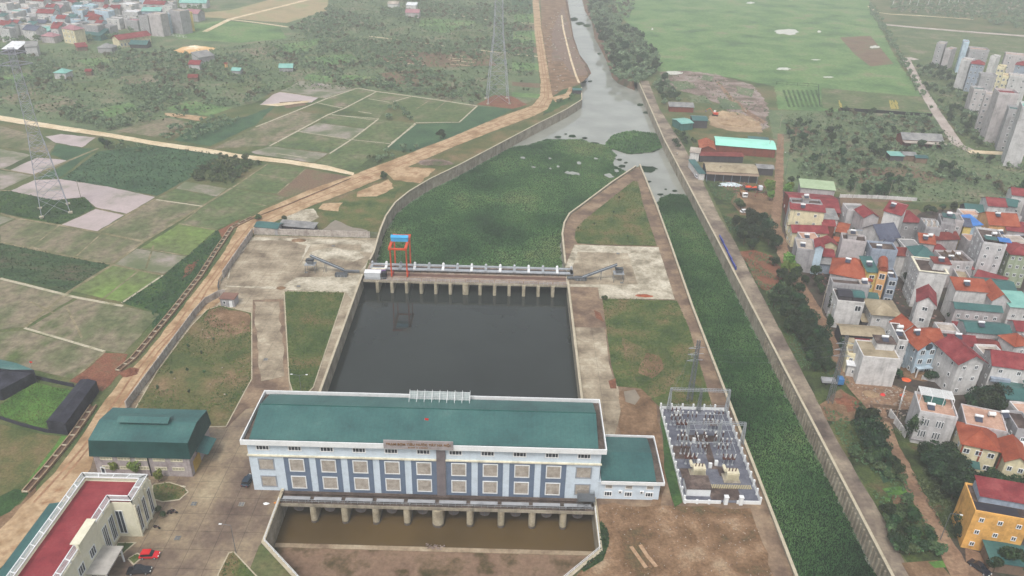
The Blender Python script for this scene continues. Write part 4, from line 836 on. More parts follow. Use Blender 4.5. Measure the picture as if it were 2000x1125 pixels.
M_FEN = gm('precast_wall', [(140, 130, 124), (166, 158, 150), (182, 174, 168)], scale=.4, fine=1.5, famt=.2, streak=.3)
fence_wall('long precast wall between dirt road and sloping lawn', [(-101.9, 167, 'w'), (-101.9, 216, 'w'), (-101.2, 224, 'w'), (-98.6, 229, 'w'), (-96.8, 230, 'w')], 2.6, 3, M_FEN)
fence_wall('precast wall between dirt road and upper concrete yard', [(-101.8, 243, 'w'), (-102.6, 280, 'w')], 2.8, 3, M_FEN)
fence_wall('grey wall across the top of the upper concrete yard', [(-102.2, 280.2, 'w'), (-56.5, 280, 'w')], 2.7, 5, M_FEN)
fence_wall('steel bar gate beside the channel wall at the yard top', [(-56.2, 280, 'w'), (-53.2, 280, 'w')], 2.2, .5, M_STEELD, 'gate', 'gate', .05, .08, True)
fence_wall('iron gate across the compound entrance beside the guard hut', [(-101.8, 243, 'w'), (-101.6, 238, 'w'), (-100.3, 233, 'w')], 2.0, .6, M_STEELD, 'gate', 'gate', .06, .1, True)
# drain
def drain(label, pts):
    W = [P(*p) for p in pts]; b0 = W[0]; q = [(p-b0) for p in W]; r = thing('drainage_channel', label, 'drain', b0)
    M_DW = gm('drain_concrete', [(126, 104, 84), (152, 130, 106)], scale=.5, famt=.2)
    a = MB(); off = path_wall(a, q, 0, .75, .3, 1); a.build('side_wall', M_DW, r)
    q2 = [Vector((p.x, p.y, 0)) for p in path_wall(MB(), q, 0, 1, 1.55, 1)]; a = MB(); path_wall(a, q2, 0, .75, .3, 1); a.build('side_wall', M_DW, r)
    a = MB(); qi = [Vector((p.x, p.y, 0)) for p in off]; path_wall(a, qi, .2, .24, 1.24, 1); a.build('channel_bed', pm('drain_bed', (96, 74, 60)), r)
    tot = 0; st_ = MB(); st_.box(-.12, .0, .45, .12, 1.28, .74); sm_ = st_.mesh('strut', M_KERB)
    for i in range(len(q)-1):
        d = q[i+1]-q[i]; n = max(1, round(d.length/3.6)); an = math.atan2(d.y, d.x)
        for k in range(n):
            o = obj('strut', sm_, r); o.location = q[i].lerp(q[i+1], k/n)+Vector((-math.sin(an)*.3, math.cos(an)*.3, 0)); o.rotation_euler = (0, 0, an)
    return r
drain('open concrete drain with cross struts along the upper dirt road bend', [(236, 727), (266, 703), (300, 662), (345, 607), (396, 541), (425, 495), (457, 447), (497, 427)])
drain('open concrete drain with cross struts along the lower dirt road', [(58, 964), (100, 915), (150, 853), (190, 794)])
mb = MB(); W = [P(*p) for p in [(500, 425), (560, 402), (620, 377), (685, 350)]]; path_wall(mb, W, 0, .5, .3, 1); mb.build('drain_kerb', M_PATH, kind='structure')
# ================================================================== HOUSE BUILDER
M_ROOFS = {
 'red': gm('red_tile', [(100, 38, 42), (120, 48, 52), (138, 70, 70)], scale=.3, fine=2.5, famt=.16, rough=.8, streak=.1),
 'orange': gm('orange_tile', [(120, 56, 40), (140, 70, 48), (154, 88, 66)], scale=.3, fine=2.5, famt=.16, rough=.8),
 'rust': gm('rusty_sheet', [(112, 58, 40), (144, 76, 52), (160, 100, 74)], scale=.4, fine=2, famt=.2),
 'darkred': gm('dark_red_tile', [(86, 38, 36), (108, 48, 44), (124, 66, 58)], scale=.3, fine=2.5, famt=.2),
 'teal': M_TEAL, 'ltteal': gm('faded_teal_sheet', [(98, 150, 142), (118, 166, 156), (132, 176, 166)], scale=.2, fine=1.5, famt=.08, rough=.6),
 'mint': gm('mint_sheet', [(132, 196, 178), (150, 212, 194), (158, 216, 200)], scale=.1, fine=1.2, famt=.05, rough=.6),
 'tan': gm('fibre_cement', [(120, 108, 88), (146, 134, 112), (162, 150, 128)], scale=.2, fine=1.5, famt=.14),
 'grey': gm('grey_roofing', [(104, 104, 104), (126, 126, 126), (146, 144, 140)], scale=.3, fine=1.6, famt=.15),
 'slate': gm('slate_roofing', [(62, 66, 82), (78, 82, 98), (90, 94, 108)], scale=.3, fine=2, famt=.15),
 'dark': gm('stained_deck', [(58, 48, 46), (80, 68, 64), (112, 98, 90)], scale=.3, fine=1.5, famt=.3),
 'pale': gm('pale_deck', [(132, 122, 112), (158, 148, 138), (178, 168, 158)], scale=.25, fine=1.5, famt=.2),
 'pink': gm('pink_deck', [(150, 116, 100), (172, 138, 120), (186, 156, 138)], scale=.3, fine=1.5, famt=.2),
 'lime': gm('pale_green_sheet', [(142, 160, 128), (160, 176, 146)], scale=.3, fine=1.5, famt=.1), 'blue': pm('blue_sheet', (58, 112, 178)), 'white': pm('white_sheet', (206, 208, 210)),
 'black': pm('black_sheet', (46, 44, 52)), 'mauve': gm('mauve_roof', [(140, 100, 108), (158, 118, 122)], scale=.3, famt=.1)}
WC = {'white': (194, 192, 190), 'cream': (206, 196, 164), 'grey': (152, 150, 152), 'pinkgrey': (172, 166, 166), 'lblue': (170, 188, 200), 'yellow': (206, 184, 112), 'peach': (206, 160, 110), 'orange': (208, 158, 88), 'bluegrey': (140, 150, 164), 'brown': (120, 100, 84), 'green': (150, 160, 136), 'teal': (60, 104, 98), 'rust': (116, 60, 46), 'dark': (66, 62, 66), 'pale': (182, 180, 180)}
WM = {k: gm('wall_'+k, [tuple(x*.86 for x in v), v, tuple(min(255, x*1.05) for x in v)], scale=.35, fine=1.8, famt=.12, streak=.3, rough=.9, bump=.06) for k, v in WC.items()}
M_PAR = {k: gm('parapet_'+k, [tuple(min(255, x*1.0) for x in v), tuple(min(255, x*1.12) for x in v)], scale=.5, famt=.1, streak=.25) for k, v in WC.items()}
HOUSES = []
TANKN = [0]
def solar(label, loc, rz, grp=None, kind='solar'):
    """roof water tank: lying steel cylinder on a stand, with a dark collector for a solar heater"""
    t = thing('water_tank', label, 'water tank', loc, rz, grp)
    if kind == 'solar':
        MB().bar((-.95, 0, 1.0), (.95, 0, 1.0), .36, 10).build('tank', M_WHITE, t)
        mb = MB(); mb.face([(-.85, -1.5, .12), (.85, -1.5, .12), (.85, -.2, .8), (-.85, -.2, .8)]); mb.face([(-.85, -1.5, .06), (.85, -1.5, .06), (.85, -.2, .74), (-.85, -.2, .74)][::-1]); mb.build('collector', pm('collector_dark', (58, 62, 76), rough=.3), t)
    else:
        MB().bar((-.8, 0, .95), (.8, 0, .95), .55, 10).build('tank', M_WHITE, t)
    mb = MB(); mb.box(-.75, -.3, 0, -.65, .3, .7); mb.box(-.65, -.05, .3, .65, .05, .4); mb.box(.65, -.3, 0, .75, .3, .7); mb.build('stand', M_STEELD, t)
    return t
def house(label, fl, fr, h, d, wall='white', roof='flat', rc='dark', short=None, cols=2, floors=None, side=0, tanks=0, rh=None, name='house', cat='house', ov=.45, group=None, world=False, zb=0, tower=None, scols=2, par=.8, win=(1.1, 1.3), extra=None, wmat=None):
    a = Vector((*fl, h)) if world else P(fl[0], fl[1], h); b = Vector((*fr, h)) if world else P(fr[0], fr[1], h)
    v = b-a; w_ = v.length; rz = math.atan2(v.y, v.x)
    t = thing(name, label, cat, (a.x, a.y, 0), rz, group)
    if short: t['short'] = short
    W = wmat or WM[wall]; Rm = M_ROOFS[rc]
    mb = MB(); mb.box(0, 0, -.3, w_, d, h)
    rh = rh if rh is not None else min(w_, d)*.28
    if roof == 'gable_x':
        for x in (0, w_): mb.face([(x, 0, h), (x, d, h), (x, d/2, h+rh)])
    if roof == 'gable_y':
        for y in (0, d): mb.face([(0, y, h), (w_, y, h), (w_/2, y, h+rh)])
    if roof == 'shed': mb.prism([(0, 0), (w_, 0), (w_, .2), (0, .2)], h, h+.02); mb.face([(0, 0, h), (0, d, h), (0, d, h+rh)]); mb.face([(w_, 0, h), (w_, d, h), (w_, d, h+rh)]); mb.face([(0, d, h), (w_, d, h), (w_, d, h+rh), (0, d, h+rh)])
    mb.build('wall', W, t)
    mb = MB(); tk = .12
    def slab(q):
        n = (Vector(q[1])-Vector(q[0])).cross(Vector(q[2])-Vector(q[1])).normalized()*tk
        if n.z < 0: n = -n
        lo = [Vector(p)+n*.1 for p in q]; hi = [Vector(p)+n for p in q]; mb.face(hi); mb.face(lo[::-1])
        for i in range(len(q)): j = (i+1) % len(q); mb.face([lo[i], lo[j], hi[j], hi[i]])
    e = ov; dz = rh/max(.1, d/2)*e
    if roof == 'gable_x':
        slab([(-e, -e, h-dz), (w_+e, -e, h-dz), (w_+e, d/2, h+rh), (-e, d/2, h+rh)]); slab([(w_+e, d+e, h-dz), (-e, d+e, h-dz), (-e, d/2, h+rh), (w_+e, d/2, h+rh)])
    elif roof == 'gable_y':
        dz = rh/max(.1, w_/2)*e
        slab([(-e, -e, h-dz), (w_/2, -e, h+rh), (w_/2, d+e, h+rh), (-e, d+e, h-dz)]); slab([(w_/2, -e, h+rh), (w_+e, -e, h-dz), (w_+e, d+e, h-dz), (w_/2, d+e, h+rh)])
    elif roof == 'hip':
        r_ = min(w_, d)/2
        if w_ >= d: A, B = (r_, d/2, h+rh), (w_-r_, d/2, h+rh)
        else: A, B = (w_/2, r_, h+rh), (w_/2, d-r_, h+rh)
        c = [(-e, -e, h-.1), (w_+e, -e, h-.1), (w_+e, d+e, h-.1), (-e, d+e, h-.1)]
        if w_ >= d: slab([c[0], c[1], B, A]); slab([c[2], c[3], A, B]); slab([c[1], c[2], B]); slab([c[3], c[0], A])
        else: slab([c[0], c[1], A]); slab([c[1], c[2], B, A]); slab([c[2], c[3], B]); slab([c[3], c[0], A, B])
        mb.face(c[::-1])
    elif roof == 'shed': slab([(-e, -e, h), (w_+e, -e, h), (w_+e, d+e, h+rh), (-e, d+e, h+rh)])
    elif roof == 'flat': mb.box(.2, .2, h+.002, w_-.2, d-.2, h+.08)
    if roof == 'arch':
        n = 8
        for k in range(n):
            a0 = math.pi*k/n; a1 = math.pi*(k+1)/n
            mb.face([(w_/2-math.cos(a0)*(w_/2+.2), -.4, h+math.sin(a0)*rh), (w_/2-math.cos(a1)*(w_/2+.2), -.4, h+math.sin(a1)*rh), (w_/2-math.cos(a1)*(w_/2+.2), d, h+math.sin(a1)*rh), (w_/2-math.cos(a0)*(w_/2+.2), d, h+math.sin(a0)*rh)])
        mb.face([(w_/2-math.cos(math.pi*k/n)*(w_/2), -.2, h+math.sin(math.pi*k/n)*rh) for k in range(n+1)])
    rf = mb.build('roof', Rm, t)
    if roof == 'flat' and par:
        mb = MB()
        for q in ((0, 0, w_, .2), (0, d-.2, w_, d), (0, .2, .2, d-.2), (w_-.2, .2, w_, d-.2)): mb.box(q[0]-.02, q[1]-.02, h+.003, q[2]+.02, q[3]+.02, h+par)
        mb.build('parapet', M_PAR[wall], t)
    if roof in ('gable_x', 'gable_y') and rc in ('red', 'orange', 'slate'):
        mb = MB()
        if roof == 'gable_x': mb.bar((-e, d/2, h+rh+.1), (w_+e, d/2, h+rh+.1), .12)
        else: mb.bar((w_/2, -e, h+rh+.1), (w_/2, d+e, h+rh+.1), .12)
        mb.build('ridge_tile', Rm, rf)
    fl_ = floors if floors is not None else max(1, int(h/3.4))
    if cols:
        for f in range(fl_):
            z = 1.1+f*(h/fl_ if fl_ > 1 else 0)
            if z+win[1] > h-.2: continue
            for c_ in range(cols): window(t, w_*(c_+.5)/cols, -.01, z, win[0], win[1], mull=2, fw=.13)
    if side:
        for f in range(fl_):
            z = 1.2+f*(h/fl_ if fl_ > 1 else 0)
            if z+1 > h-.2: continue
            for c_ in range(scols): window(t, -.01 if side < 0 else w_+.01, d*(c_+.5)/scols, z, .9, 1.2, 'x' if side < 0 else 'z', mull=1, fw=.12)
    if tower:
        x, y, tw, td, th, trc = tower; mb = MB(); mb.box(x, y, h+.05, x+tw, y+td, h+th); o = mb.build('stair_tower', W, t)
        mb = MB(); mb.box(x-.3, y-.3, h+th+.003, x+tw+.3, y+td+.3, h+th+.2); mb.build('tower_roof', M_ROOFS[trc], o)
    for k in range(tanks):
        top = h+(tower[4]+.2 if tower else (.1 if roof in ('flat',) else rh*.7+.2))
        lx = (tower[0]+tower[2]*.5) if tower else w_*(.35+.35*k); ly = (tower[1]+tower[3]*.5) if tower else d*(.4+.25*k)
        p = Vector((lx, ly, 0)); p.rotate(Matrix.Rotation(rz, 3, 'Z').to_euler()); 
        solar('white tank on the '+' '.join((short or label).split()[:12]), (a.x+p.x, a.y+p.y, top), rz+(.2*k), ('tanks on the roof of the '+short) if tanks > 1 and short else None, 'solar' if k % 2 == 0 else 'tank')
    if extra: extra(t, w_, d, h)
    HOUSES.append((a.x, a.y, w_, d, rz)); return t
def awning(zz, out, c, w0=0, w1=None):
    def f(t, w_, d, h):
        w1_ = w1 or w_; mb = MB(); mb.face([(w0, -.02, zz+.5), (w1_, -.02, zz+.5), (w1_, -out, zz), (w0, -out, zz)]); mb.face([(w0, -.02, zz+.4), (w1_, -.02, zz+.4), (w1_, -out, zz-.1), (w0, -out, zz-.1)][::-1]); mb.build('awning', M_ROOFS[c], t)
    return f
def wing(x0, y0, x1, y1, hh, wall, roof, rc, rh, front_win=0):
    """an added block of the same house, with a roof of its own"""
    def f(t, w_, d, h):
        mb = MB(); mb.box(x0, y0, -.3, x1, y1, hh); m = (x0+x1)/2; my = (y0+y1)/2
        if roof == 'gable_y': mb.face([(x0, y0, hh), (x1, y0, hh), (m, y0, hh+rh)])
        o = mb.build('wing_wall', WM[wall], t); mb = MB(); e = .5
        if roof == 'gable_y':
            for s in (0, 1):
                xe = x0-e if s == 0 else x1+e; zz = hh-rh/((x1-x0)/2)*e
                mb.face([(xe, y0-e, zz+.15), (m, y0-e, hh+rh+.15), (m, y1, hh+rh+.15), (xe, y1, zz+.15)]); mb.face([(xe, y0-e, zz), (m, y0-e, hh+rh), (m, y0-e, hh+rh+.15), (xe, y0-e, zz+.15)])
                mb.face([(xe, y0-e, zz), (m, y0-e, hh+rh), (m, y1, hh+rh), (xe, y1, zz)])
        elif roof == 'shed': mb.face([(x0-e, y0-e, hh+.1), (x1+e, y0-e, hh+.1), (x1+e, y1, hh+rh), (x0-e, y1, hh+rh)]); mb.face([(x0-e, y0-e, hh), (x1+e, y0-e, hh), (x1+e, y1, hh+rh-.1), (x0-e, y1, hh+rh-.1)][::-1])
        elif roof == 'gable_x':
            for (ya, yb_) in ((y0-e, my), (y1+e, my)): mb.face([(x0-e, ya, hh), (x1+e, ya, hh), (x1+e, yb_, hh+rh), (x0-e, yb_, hh+rh)])
            mb.face([(x0, y0, hh), (x0, y1, hh), (x0, my, hh+rh)]); mb.face([(x1, y0, hh), (x1, y1, hh), (x1, my, hh+rh)])
        else: mb.box(x0, y0, hh+.003, x1, y1, hh+.3)
        mb.build('wing_roof', M_ROOFS[rc], t)
        for k in range(front_win):
            for z in [1.2+3.3*q for q in range(int(hh/3.4))]: window(t, x0+(x1-x0)*(k+.5)/front_win, y0-.01, z, 1.1, 1.4, mull=2, fw=.13)
    return f
def multi(*fs):
    def f(*a):
        for g in fs: g(*a)
    return f
# smaller roofs that fill the gaps of the village
USED = set()
def infill(poly, sp, hmin, hmax, seed, dens=.9, walls=('pinkgrey', 'grey', 'pale', 'white', 'cream', 'bluegrey', 'white', 'pale'), big=1.0):
    rnd = random.Random(seed); A = [p2(*q) for q in poly]; lo = [min(a[i] for a in A) for i in (0, 1)]; hi = [max(a[i] for a in A) for i in (0, 1)]
    named = [o for o in bpy.data.objects if o.get('category') == 'house' and o.get('short') and 'house ' not in str(o['short'])]
    y = hi[1]
    while y > lo[1]:
        x = lo[0]+rnd.uniform(0, 3)
        while x < hi[0]:
            px, py = x+rnd.uniform(-1.2, 1.2), y+rnd.uniform(-1.2, 1.2); w_, d = rnd.uniform(4.5, 7.5)*big, rnd.uniform(5, 8)*big; ok = bool(inside(A, np.array([px+w_/2]), np.array([py+d/2]))[0]) and rnd.random() < dens
            for (hx, hy, hw, hd, hr) in HOUSES:
                cx, cy = hx+hw/2*math.cos(hr)-hd/2*math.sin(hr), hy+hw/2*math.sin(hr)+hd/2*math.cos(hr)
                if abs(px+w_/2-cx) < (w_+hw)/2*.9 and abs(py+d/2-cy) < (d+hd)/2*.9: ok = False; break
            if ok:
                h = rnd.uniform(hmin, hmax); wc = rnd.choice(walls); rt, rc = rnd.choice([('gable_x', 'red'), ('gable_x', 'darkred'), ('flat', 'dark'), ('flat', 'pale'), ('flat', 'grey'), ('shed', 'teal'), ('shed', 'grey'), ('gable_y', 'red'), ('flat', 'tan'), ('flat', 'pink'), ('flat', 'dark'), ('flat', 'pale')])
                nb = min(named, key=lambda o: (o.location.x-px)**2+(o.location.y-py)**2); rel = ('behind' if py > nb.location.y+4 else 'in front of' if py < nb.location.y-6 else 'beside')
                adj = ('small' if h < 5.5 else 'plain'); lb = '%s %s %s roofed house %s the %s' % (adj, {'pinkgrey': 'pinkish', 'bluegrey': 'bluish'}.get(wc, wc), {'darkred': 'dark red', 'ltteal': 'pale teal', 'rust': 'rust brown', 'dark': 'dark flat', 'pale': 'pale flat', 'tan': 'tan flat', 'pink': 'pink flat'}.get(rc, rc), rel, nb['short'])
                if lb not in USED:
                    USED.add(lb); house(lb, (px, py), (px+w_*.995, py-w_*rnd.uniform(.02, .12)), h, d, wc, rt, rc, ' '.join(lb.replace(' roofed', '').split()[:13]), rnd.choice([0, 1, 2]), None, rnd.choice([0, -1]), rnd.choice([0, 0, 1]) if h > 6 else 0, world=True, par=rnd.choice([.3, .8]), scols=1)
            x += sp*rnd.uniform(.9, 1.3)
        y -= sp*rnd.uniform(.95, 1.2)
# ---------------- village by the canal
house('white wall block with pale green sheet roof behind the red shed', (1565, 366), (1631, 372), 4.5, 8, 'pinkgrey', 'shed', 'lime', 'pale green roofed block', 0, rh=1.2, side=0)
house('wide red sheet roof filling the lot behind the cream house', (1546, 408), (1641, 416), 6.5, 20, 'rust', 'gable_x', 'red', cols=0, rh=2.2, side=-1)
house('grey flat roofed block with dark roof decks behind the cream house', (1546, 398), (1606, 402), 11.5, 5, 'grey', 'flat', 'dark', 'grey block behind the cream house', 0, tanks=2, tower=(4.5, 1, 2.5, 2.5, 2.2, 'pale'))
house('cream three storey house with red roof strip and square window', (1545, 408), (1611, 415), 11, 5, 'cream', 'shed', 'red', 'cream three storey house', 2, 3, -1, rh=.8, tanks=1)
house('red tiled cottage with low gables in front of the cream house', (1549, 453), (1617, 455), 6.5, 6, 'cream', 'gable_x', 'red', 'red tiled cottage', 2, 2, -1)
house('small red roofed shed beside the cream house', (1608, 440), (1631, 441), 6, 5, 'rust', 'gable_x', 'red', cols=0)
house('rusty brown lean-to roof east of the cream house', (1633, 452), (1652, 456), 4, 8, 'brown', 'shed', 'rust', cols=0, rh=1)
house('low rust roofed hut beside the grass lot', (1630, 470), (1646, 472), 4, 4, 'brown', 'gable_x', 'rust', cols=0)
house('unfinished grey house with mossy roof deck by the lane', (1557, 487), (1593, 491), 9, 10, 'grey', 'flat', 'pale', 'mossy unfinished house', 0, 2, 0, tanks=1, par=.5)
house('narrow light blue house with steep red roof', (1594, 482), (1609, 484), 11, 7, 'lblue', 'gable_y', 'red', 'narrow light blue house', 1, 1, 0)
house('small red roof tucked beside the narrow blue house', (1609, 500), (1629, 502), 6, 7, 'pinkgrey', 'gable_x', 'red', cols=0)
house('tall blank grey house with dark roof terrace and water tank', (1645, 470), (1692, 476), 12, 6, 'pinkgrey', 'flat', 'dark', 'tall blank grey house', 0, tanks=1, tower=(2, 2, 3, 3, 2, 'pale'))
house('low blue roofed sheds below the narrow blue house', (1586, 513), (1625, 517), 4, 5, 'bluegrey', 'shed', 'grey', cols=0)
house('two storey house with red gable and light blue balcony side', (1688, 424), (1717, 424), 11, 8, 'pinkgrey', 'gable_y', 'red', 'red gabled blue balcony house', 1, 1, -1)
house('slate roofed house with white pointed gable wing', (1719, 466), (1757, 462), 10, 10, 'pale', 'gable_x', 'slate', 'slate roofed house', 0, 2, -1, rh=3.5, extra=wing(1, -3.5, 6.5, .1, 8, 'pale', 'gable_y', 'slate', 3, 2))
house('tall narrow white house with steep red roof and solar tank', (1727, 412), (1760, 421), 14, 5, 'white', 'shed', 'red', 'tall narrow white house', 1, 1, tanks=1, rh=3)
house('grey house with red double gable roof beside the slate roof', (1763, 433), (1801, 434), 9, 9, 'grey', 'hip', 'red', 'red double gable house', 2, 2, rh=3)
house('pale blue flat roofed house with sunken brown terrace', (1702, 489), (1753, 493), 11, 7, 'bluegrey', 'flat', 'dark', 'sunken terrace house', 1, 2, -1, tanks=1)
house('large villa with bright orange hipped tile roof', (1622, 533), (1702, 549), 8, 13, 'pinkgrey', 'hip', 'orange', 'orange hipped villa', 4, 2, rh=4.5, tanks=1)
house('yellow narrow house with teal roof sheet', (1695, 531), (1715, 532), 11, 9, 'yellow', 'shed', 'teal', 'yellow narrow house', 1, 3, tanks=1, rh=1.5, win=(1.8, 1.4))
house('peach narrow house with curved orange roof and tall windows', (1717, 528), (1734, 531), 12.5, 9, 'peach', 'arch', 'orange', 'peach narrow house', 1, 3, rh=1.8, win=(1.8, 2))
house('blue grey narrow house with wide dark windows', (1735, 546), (1753, 548), 9.8, 8, 'bluegrey', 'flat', 'dark', 'blue grey narrow house', 1, 3, tanks=1, win=(2.2, 1.8))
house('wide grey flat roofed block behind the black roof shed', (1626, 556), (1699, 562), 11, 4, 'grey', 'flat', 'dark', 'wide grey block', 0, tanks=2, tower=(9, .6, 2.5, 2.5, .8, 'pale'))
def rooftop_sheds(t, w_, d, h):
    mb = MB(); mb.box(.2, .3, h+.1, w_*.52, d*.6, h+1.6); mb.box(w_*.56, .3, h+.1, w_-.3, d*.6, h+1.6); mb.build('rooftop_shed', WM['dark'], t)
    for x0_, x1_, c in ((0, w_*.54, 'black'), (w_*.55, w_-.1, 'teal')):
        mb = MB(); mb.face([(x0_, 0, h+1.7), (x1_, 0, h+1.7), (x1_, d*.35, h+2.6), (x0_, d*.35, h+2.6)]); mb.face([(x0_, d*.7, h+1.7), (x1_, d*.7, h+1.7), (x1_, d*.35, h+2.6), (x0_, d*.35, h+2.6)]); mb.build('shed_roof', M_ROOFS[c], t)
    window(t, w_*.8, -.01, h-3.2, 1.9, 2.0, mull=2, fw=.12)
house('blank white walled house with black and teal roof sheds', (1636, 587), (1689, 592), 10, 8, 'white', 'flat', 'dark', cols=0, par=.2, side=-1, extra=rooftop_sheds)
house('house with wide brown hipped fibre roof', (1706, 612), (1755, 616), 8, 9, 'white', 'hip', 'tan', 'brown hipped house', 2, 2, -1, rh=2.2, ov=1)
house('small tan shed between white wall and brown hipped house', (1685, 628), (1710, 630), 3.5, 4, 'dark', 'shed', 'tan', cols=0, rh=.6)
house('teal lean-to between the grey block and hipped house', (1700, 592), (1718, 594), 5, 6, 'teal', 'shed', 'teal', cols=0, rh=.8)
house('low tan roofed shop with red and teal front awnings', (1645, 652), (1728, 658), 4.5, 6, 'dark', 'gable_x', 'tan', cols=0, rh=1, extra=multi(awning(2.9, 2.2, 'red', 4, 8.5), awning(2.9, 2.2, 'tan', 0.2, 3.9), awning(2.9, 2.2, 'tan', 8.6, 12.8), awning(1.6, 3.4, 'teal', 0.1, 10)))
house('house with big blank white wall facing the lane', (1686, 697), (1758, 703), 9.5, 9, 'white', 'flat', 'tan', 'big blank wall house', 0, tanks=1, par=.3, tower=(4.6, 4.5, 5, 4, 2.4, 'dark'))
house('little house with sunny balcony beside the blank wall', (1655, 694), (1690, 699), 6, 6, 'cream', 'flat', 'tan', cols=2, floors=2, par=.9, extra=wing(.5, -2, 4, .1, 4, 'white', 'shed', 'white', .5, 1))
house('tall narrow white house with two tanks on dark roof', (1755, 665), (1774, 667), 12, 10, 'white', 'flat', 'dark', 'tall narrow house by the villa', 1, 3, -1, tanks=2, par=.3, win=(1.4, 1.5), scols=3)
def porch(t, w_, d, h):
    mb = MB(); mb.box(.6, -1.4, 3.2, w_-.6, -.02, 3.5); mb.build('balcony', WM['lblue'], t)
    for x in (.8, w_-1): MB().bar((x, -1.2, 0), (x, -1.2, 3.2), .22, 8).build('porch_column', WM['white'], t)
    mb = MB(); mb.bar((w_/2, -.12, h+.6), (w_/2, -.04, h+.6), 1.1, 16); mb.build('round_window', M_GLASS, t)
house('light blue villa with orange gable and arched window', (1795, 682), (1832, 680), 9.5, 14, 'lblue', 'gable_y', 'orange', 'orange gabled blue villa', 2, 3, -1, rh=2.6, tanks=1, scols=4, win=(1.5, 1.7),
      extra=multi(porch, wing(5.4, 4.5, 11, 12, 8.8, 'white', 'gable_x', 'orange', 2.2, 2), wing(-.6, 8.5, 5.2, 14.5, 10.5, 'white', 'gable_y', 'orange', 2.4)))
house('white house with two dark red pitched roofs near the parapet house', (1793, 588), (1827, 595), 12, 9, 'white', 'gable_y', 'red', 'dark red pitched house', 1, 3, -1, rh=2.2, win=(1.6, 1.4))
def parapet_house(t, w_, d, h):
    mb = MB(); mb.box(-.4, -.4, h+.81, w_+.4, .35, h+.98); mb.box(-.4, d-.35, h+.81, w_+.4, d+.4, h+.98); mb.box(-.4, .351, h+.81, .35, d-.351, h+.98); mb.box(w_-.35, .351, h+.81, w_+.4, d-.351, h+.98); mb.build('parapet_coping', M_OFFW, t)
house('tall cream white villa with balustrade parapet and white penthouse', (1795, 533), (1850, 539), 13, 11, 'white', 'flat', 'dark', 'balustrade villa', 0, 4, -1, tanks=1, tower=(5, 3.6, 5.2, 5, 2.6, 'darkred'), scols=4, extra=parapet_house)
house('house with teal hipped roof behind the balustrade villa', (1789, 501), (1827, 503), 12, 8, 'white', 'hip', 'teal', 'teal hipped house', 1, 3, -1, rh=2.5)
house('flat roofed block with brown partition walls and tanks', (1846, 513), (1901, 515), 10, 9, 'pinkgrey', 'flat', 'dark', 'partitioned flat roof block', 3, 3, tanks=2, extra=lambda t, w_, d, h: [MB().box(w_*k, .2, h+.08, w_*k+.15, d-.2, h+1.1).build('roof_partition', WM['brown'], t) for k in (.33, .62)])
house('long dark red roof above a pale wall', (1822, 468), (1873, 466), 8.5, 6, 'pinkgrey', 'gable_x', 'darkred', 'long dark red roof house', 0, rh=1.6)
house('small round looking red hip roof below the long dark roof', (1823, 490), (1850, 491), 6, 6, 'pinkgrey', 'hip', 'red', cols=0)
house('peach roofed terrace house with orange tiles and two tanks', (1797, 474), (1826, 478), 10, 6, 'pinkgrey', 'shed', 'orange', 'peach terrace house', 0, rh=1.4, tanks=2)
house('grey flat house with white pergola beside the meadow edge', (1808, 446), (1838, 449), 12, 9, 'grey', 'flat', 'pale', 'white pergola house', 1, 3, extra=lambda t, w_, d, h: [MB().box(x, .1, h+.8, x+.15, 3, h+2.6).build('pergola_frame', M_WHITE, t) for x in (0, 2, 4)])
house('grey house with teal canopy and three tanks', (1838, 437), (1866, 441), 13, 9, 'grey', 'flat', 'dark', 'teal canopy house', 1, 3, tanks=3, tower=(.6, 2, 4, 4, 2.2, 'teal'))
house('bare grey narrow house beside the yellow house', (1865, 433), (1882, 435), 13, 8, 'pinkgrey', 'flat', 'grey', cols=1, floors=3)
house('yellow house with dark loggia under a grey roof', (1883, 442), (1898, 444), 11, 7, 'yellow', 'shed', 'slate', cols=1, floors=2, win=(2.2, 1.5))
house('white house under a bright blue roof sheet', (1898, 441), (1918, 439), 10.5, 7, 'lblue', 'shed', 'blue', cols=1, floors=3)
house('villa with wide bright orange gable roof at the meadow edge', (1933, 438), (1991, 442), 10, 11, 'peach', 'gable_x', 'orange', 'wide orange gable villa', 3, 2, -1, rh=3, tanks=1)
house('house with red ribbed roof north of the orange villa', (1931, 401), (1966, 404), 9, 9, 'white', 'gable_x', 'red', cols=1, floors=2)
house('teal shed roof north of the orange villa', (1888, 413), (1925, 416), 5, 8, 'dark', 'gable_x', 'teal', cols=0)
house('teal roofed hall beside the red ribbed roof', (1952, 398), (1985, 404), 6, 8, 'grey', 'gable_x', 'teal', cols=0)
house('red roofed house at the far edge of the village', (1978, 380), (2012, 384), 9, 8, 'white', 'gable_x', 'red', cols=1, floors=2)
house('red awning roofed house behind the tall apartment', (1968, 450), (2010, 455), 9, 7, 'pinkgrey', 'shed', 'red', cols=1, floors=2, rh=1.4)
house('tall mottled grey apartment with teal and blue roof sheets', (1920, 476), (1966, 482), 16, 14, 'pale', 'flat', 'dark', 'mottled apartment', 2, 5, -1, tanks=3, scols=3, extra=multi(lambda t, w_, d, h: MB().box(.5, .5, h+1.6, 4.5, 4, h+1.75).build('teal_canopy', M_ROOFS['teal'], t), lambda t, w_, d, h: MB().box(5, .5, h+1.4, 9, 4.5, h+1.55).build('blue_canopy', M_ROOFS['blue'], t)))
house('green fronted apartment with red hipped roof', (1974, 496), (2016, 500), 13, 10, 'green', 'hip', 'red', 'green fronted apartment', 3, 4, -1, rh=2)
house('two piece low red roof below the partitioned block', (1845, 524), (1901, 526), 7.5, 4, 'pinkgrey', 'shed', 'red', 'low two piece red roof house', 2, 2, rh=1.2, tanks=1)
